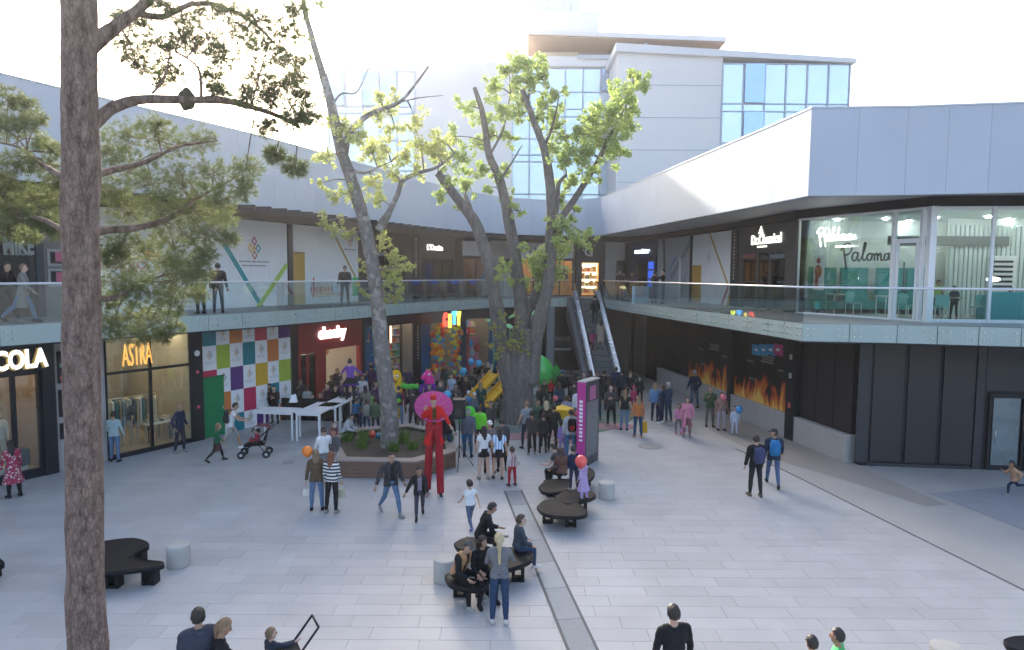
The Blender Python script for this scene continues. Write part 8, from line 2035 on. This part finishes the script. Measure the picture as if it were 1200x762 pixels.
balloon(552, 424, find('holding two blue')[0].location.y - .3, .17, (.03, .38, .72), 'left of two sky blue balloons above the yellow slide', hand_of('holding two blue', -1)); balloon(561, 426, find('holding two blue')[0].location.y - .4, .17, (.03, .38, .72), 'right of two sky blue balloons above the yellow slide', hand_of('holding two blue', -1))
balloon(543, 436, 30.5, .2, (.03, .30, .5), 'blue balloon among the crowd under the balloon arch'); balloon(524, 463, 26.5, .18, (.03, .35, .62), 'bright blue balloon just above the magenta parasol')
balloon(681, 541, find('lilac dress')[0].location.y - .25, .16, (.75, .09, .08), 'coral balloon beside the little girl in lilac'); balloon(677, 486, find('rucksack')[0].location.y + 2.2, .14, (.62, .06, .06), 'red balloon left of the totem top')
balloon(848, 466, find('pale trousers')[0].location.y - .2, .13, (.65, .15, .22), 'pink balloon in front of the woman in rust', hand_of('pale trousers', 1)); balloon(866, 480, find('holding a blue balloon')[0].location.y - .15, .14, (.02, .24, .52), 'blue balloon held by the small child in pale blue', hand_of('holding a blue balloon', 1))
balloon(651, 467, 27.5, .12, (.6, .12, .15), 'dark pink balloon below the child in red')
def bag(sub, col, label, side=1, kind='bag', size=(.2, .08, .24), fwd=0):
    h_ = hand_of(sub, side); r = find(sub)[0]; o = thing(kind, label, 'bag' if kind == 'bag' else kind.replace('_', ' '), (h_.x, h_.y, h_.z - .05), r.rotation_euler.z); a, b, c = size; m = MB()
    m.add([(-a / 2, -b / 2, -c - .1), (a / 2, -b / 2, -c - .1), (a / 2, b / 2, -c - .1), (-a / 2, b / 2, -c - .1), (-a * .45, -b * .2, -.1), (a * .45, -b * .2, -.1), (a * .45, b * .2, -.1), (-a * .45, b * .2, -.1)], [(0, 3, 2, 1), (4, 5, 6, 7), (0, 1, 5, 4), (1, 2, 6, 5), (2, 3, 7, 6), (3, 0, 4, 7)]); m.build('bag_body', cm(col), o)
    m = MB(); m.tube(cr_pts([(-a * .3, 0, -.1), (-a * .15, 0, .0), (0, 0, .04), (a * .15, 0, 0), (a * .3, 0, -.1)], 3), .007, 5); m.build('handle', cm(col), o)
bag('striped sweater and black', (.55, .5, .38), 'cream handbag hanging beside the striped sweater', 1); bag('blonde woman in black', (.50, .42, .42), 'pale pink bag carried by the blonde woman', -1, size=(.34, .1, .3)); bag('girl in bright pink', (.6, .3, .5), 'pink bag with pale patch in front of the girl', -1, size=(.26, .06, .28))
bag('carrying a mustard coat', (.5, .28, .02), 'mustard coat draped over the arm of the woman in orange', 1, 'folded_coat', (.28, .16, .42)); bag('brown padded vest', (.6, .58, .5), 'small white bag at the side of the woman in brown vest', -1, size=(.16, .08, .18)); bag('sitting on the edge of the timber', (.5, .2, .3), 'small pink bag in the hands of the woman in pale hoodie', 1, size=(.22, .15, .12))
# parasol of the red stilt walker
h_ = hand_of('scarlet tailcoat', 1); c = at_y(508, 479, find('scarlet tailcoat')[0].location.y + .25)
par = thing('parasol', 'large magenta paper parasol held behind the red stilt walker', 'parasol', c, 0)
ax = Vector((.12, -.6, .68)).normalized(); q_ = ax.to_track_quat('Z', 'Y'); Mq = q_.to_matrix().to_4x4()
m = MB(Mq); n = 24; Rr = .54; vs = [(0, 0, .02)] 
for j, (r_, z_) in enumerate(((.3, -.03), (.65, -.1), (1.0, -.22))): vs += [(Rr * r_ * math.cos(2 * PI * k / n), Rr * r_ * math.sin(2 * PI * k / n), z_ + (.012 if k % 2 else 0) * r_ - .0) for k in range(n)]
fs = [(0, 1 + k, 1 + (k + 1) % n) for k in range(n)] + [(1 + j * n + k, 1 + (j + 1) * n + k, 1 + (j + 1) * n + (k + 1) % n, 1 + j * n + (k + 1) % n) for j in range(2) for k in range(n)]
m.add([(v[0], v[1], -v[2] - .1) for v in vs], fs); m.build('canopy', leaf_mat('parasol_paper', (.55, .07, .33), .35, .08, 3), par)
hl = h_ - c; m = MB(); m.tube([tuple(Mq @ Vector((0, 0, -.12))), tuple(hl)], .012, 6); m.build('pole', M_wood, par)
m = MB(Mq)
for k in range(12): a = 2 * PI * k / 12; m.tube([(0, 0, -.11), (Rr * .98 * math.cos(a), Rr * .98 * math.sin(a), .115)], .006, 4)
m.build('rib', M_wood, par)
# yellow child umbrella and mascots
c = at_y(659, 483, find('rucksack')[0].location.y + 1.6); yu = thing('toy_umbrella', 'small amber yellow umbrella lying sideways in the crowd right of the trunk', 'umbrella', c); m = MB(); n = 10
vs = [(0, 0, .28)] + [(.42 * math.cos(2 * PI * k / n), .3 * math.sin(2 * PI * k / n), .12 + .02 * (k % 2)) for k in range(n)] + [(.3 * math.cos(2 * PI * k / n), .2 * math.sin(2 * PI * k / n), -.22) for k in range(n)]
m.add(vs, [(0, 1 + k, 1 + (k + 1) % n) for k in range(n)] + [(1 + k, 1 + n + k, 1 + n + (k + 1) % n, 1 + (k + 1) % n) for k in range(n)]); m.build('canopy', cm((.75, .45, .02), kind='paint'), yu)
def remesh_blob(prims, vox, name, mats, parent, matf=None):
    V = []; F_ = []
    for a, b, ra, rb, fl in prims:
        v, f = capsule(a, b, ra, rb, 14, fl); n = len(V); V += [tuple(x) for x in v]; F_ += [tuple(i + n for i in q) for q in f]
    me = bpy.data.meshes.new('tmp'); me.from_pydata(V, [], F_); o = bpy.data.objects.new('tmp', me); md = o.modifiers.new('r', 'REMESH'); md.mode = 'VOXEL'; md.voxel_size = vox; sm = o.modifiers.new('s', 'SMOOTH'); sm.iterations = 4
    tcol2.objects.link(o); return o, name, mats, parent, matf
tcol2 = bpy.data.collections.new('tmp2'); COL.children.link(tcol2)
def finish_blobs(L_):
    dg = bpy.context.evaluated_depsgraph_get()
    for o, name, mats, parent, matf in L_:
        ev = o.evaluated_get(dg); me = bpy.data.meshes.new_from_object(ev); me.name = name; me.materials.clear()
        for m_ in mats: me.materials.append(m_)
        for q in me.polygons: q.use_smooth = True; q.material_index = matf(q.center) if matf else 0
        link(name, me, parent)
    for o, *_ in L_: bpy.data.objects.remove(o)
    bpy.data.collections.remove(tcol2)
def mascot_base(px, py_top, h, label):
    q = at_z(px, py_top, h); return thing('costumed_performer', label, 'performer', (q.x, q.y, 0))
my = mascot_base(464, 432, 2.15, 'performer in tall rounded yellow bird-like costume with green sleeves'); mp_ = mascot_base(502, 432, 2.1, 'performer in tall hot pink costume with small spikes')
B = []
B.append(remesh_blob([((0, 0, .95), (0, 0, 1.5), .30, .27, .9), ((0, 0, 1.6), (0, 0, 1.85), .27, .27, .9), ((0, -.05, .5), (0, 0, .9), .22, .3, .9), ((0, -.2, 1.62), (0, -.3, 1.62), .16, .14, .6)], .035, 'costume_body', [cm((.72, .42, .01)), cm((.02, .015, .01))], my, lambda c: 1 if (c.y < -.26 and 1.585 < c.z < 1.655) else 0))
B.append(remesh_blob([((0, 0, .85), (.05, 0, 1.5), .28, .24, .9), ((.05, 0, 1.5), (-.02, -.05, 1.85), .25, .2, .9), ((-.02, -.1, 1.8), (-.18, -.25, 1.75), .18, .13, .8), ((0, 0, .5), (0, 0, .85), .22, .28, .9), ((.1, .1, 1.0), (.3, .25, .5), .16, .06, 1)], .035, 'costume_body', [cm((.72, .03, .28)), cm((.16, .04, .3))], mp_, lambda c: 1 if (c.y < -.12 and c.z < 1.45) else 0))
finish_blobs(B)
gsl = cm((.08, .45, .06))
m = MB(); m.tube(cr_pts([(.24, -.05, 1.45), (.5, -.1, 1.38), (.8, -.15, 1.42), (.98, -.15, 1.36)], 4), [.11] * 8 + [.09] * 5, 10); m.build('sleeve', gsl, my)
m = MB(); m.tube(cr_pts([(-.24, -.05, 1.45), (-.4, -.12, 1.2), (-.42, -.2, 1.0)], 4), .10, 10); m.build('sleeve', gsl, my)
for par_, xx in ((my, 0), (mp_, -.04)):
    for sx in (-1, 1):
        m = MB(); m.ball((xx + sx * .1, -.26 if par_ is my else -.2, 1.86), .065); e_ = m.build('eye', M_wpaint, par_); m = MB(); m.ball((xx + sx * .1, -.32 if par_ is my else -.26, 1.86), .025); m.build('pupil', M_black, e_)
        m = MB(); m.tube([(sx * .11, 0, .08), (sx * .11, 0, .6)], [.08, .11], 10); m.ball((sx * .11, -.08, .06), (.1, .18, .06)); m.build('leg', cm((.5, .3, .02)) if par_ is my else cm((.12, .04, .25)), par_)
m = MB(); m.ball((0, -.45, 1.72), (.06, .05, .04)); m.build('nose', cm((.6, .05, .02)), my)
for k in range(5):
    m = MB(); z_ = 1.95 - k * .22; m.tube([(-.02 + k * .02, .12 + k * .03, z_), (0, .26 + k * .03, z_ + .1)], [.06, .005], 6); m.build('spike', cm((.65, .5, .05)), mp_)
for sx in (-1, 1): m = MB(); m.tube([(sx * .06, 0, 2.0), (sx * .1, 0, 2.14)], [.03, .01], 6); m.build('horn', cm((.6, .5, .05)), mp_)
for sx in (-1, 1): m = MB(); m.tube(cr_pts([(sx * .22, -.05, 1.4), (sx * .35, -.2, 1.2), (sx * .25, -.38, 1.15)], 3), .08, 8); m.build('sleeve', cm((.16, .04, .3)), mp_)
# mannequins of the left shop window, and of the glazed shop
def mannequin(pos, rz, label, col, cloth, h=1.75):
    p = dict(pose='stand2', h=h, rnd=random.Random(5), fem=1); prims, off, s, J, hd, T = skeleton(p); o = thing('mannequin', label, 'mannequin', pos, rz); m = MB(); m2 = MB()
    for a, b, ra, rb, rg, fl in prims:
        v, f = capsule((a + off) * s, (b + off) * s, ra * s, rb * s, 10, fl); m.add([tuple(x) for x in v], f, 0, True)
        if rg in ('torso', 'uarm'): v, f = capsule((a + off) * s, (b + off) * s, ra * s + .015, rb * s + .015, 10, fl); m2.add([tuple(x) for x in v], f, 0, True)
    m.build('figure', cm(col, kind='skin'), o); m2.build('top_garment', cm(cloth), o); return o
q = GL.pt(GL.hit(3, 500)); mannequin((q.x - .55, q.y + .5, .3), R(230), 'pale mannequin in light top in the COLA shop window', (.55, .5, .42), (.6, .58, .52))
q = GL.pt(GL.hit(157, 450)); mannequin((q.x - .9, q.y + 1.0, .03), R(200), 'mannequin in dark blue jacket behind the ASTRA shop glass', (.4, .35, .3), (.06, .1, .14)); q = GL.pt(GL.hit(171, 450)); mannequin((q.x - .9, q.y + 1.2, .03), R(215), 'mannequin in cream jacket behind the ASTRA shop glass', (.5, .45, .4), (.5, .48, .38))
# pushchair handle by the child at the bottom edge, easel of blue near the upper walkers
c0_ = find('small fair haired child')[0].location; st2 = thing('stroller', 'dark pushchair handle beside the small fair haired child at the bottom edge', 'pushchair', (c0_.x + .25, c0_.y, 0), R(-60))
ribb(st2, 'chassis', M_black, [((-.2, -.3, .15), (-.2, .4, 1.0)), ((.2, -.3, .15), (.2, .4, 1.0)), ((-.2, .4, 1.0), (.2, .4, 1.0)), ((-.2, .4, .15), (-.2, -.1, .7)), ((.2, .4, .15), (.2, -.1, .7))], .018)
P(st2, 'seat', M_st, (-.18, .18, -.2, .15, .4, .7))
for (x, y) in ((-.22, -.32), (.22, -.32), (-.22, .38), (.22, .38)): m = MB(); m.tube([(x - .02, y, .13), (x + .02, y, .13)], .13, 14); m.build('wheel', M_black, st2)
# baby in the pushchair
o = thing('person', 'baby in red clothes sitting in the pushchair of the man in white', 'person', st.matrix_basis @ Vector((0, .05, .5)), st.rotation_euler.z)
m = MB(); m.ball((0, 0, .13), (.11, .09, .16)); m.tube([(-.06, -.05, .05), (-.07, -.25, .08)], .045, 8); m.tube([(.06, -.05, .05), (.07, -.25, .08)], .045, 8); m.build('romper', cm((.35, .04, .06)), o); m = MB(); m.ball((0, 0, .36), (.08, .09, .095)); m.build('head', cm(SKIN[0], kind='skin'), o); m = MB(); m.ball((0, .02, .385), (.083, .09, .085)); m.build('hair', cm(HAIRC['dark'], kind='hair'), o)

# ------------------------------------------------------------------ haze volume added to stand in for lens glare
hz = MB(); hz.box(-405, 405, -65, 905, -2.1, 60)
hm_ = bpy.data.materials.new('glare_haze_air'); hm_.use_nodes = True; t_ = hm_.node_tree; t_.nodes.clear()
o_ = t_.nodes.new('ShaderNodeOutputMaterial'); v_ = t_.nodes.new('ShaderNodeVolumePrincipled')
v_.inputs['Color'].default_value = (0.97, 0.97, 1.0, 1); v_.inputs['Density'].default_value = 0.00068; v_.inputs['Anisotropy'].default_value = 0.7
t_.links.new(v_.outputs[0], o_.inputs['Volume'])
setp(hz.build('glare_haze', hm_), kind='stuff')
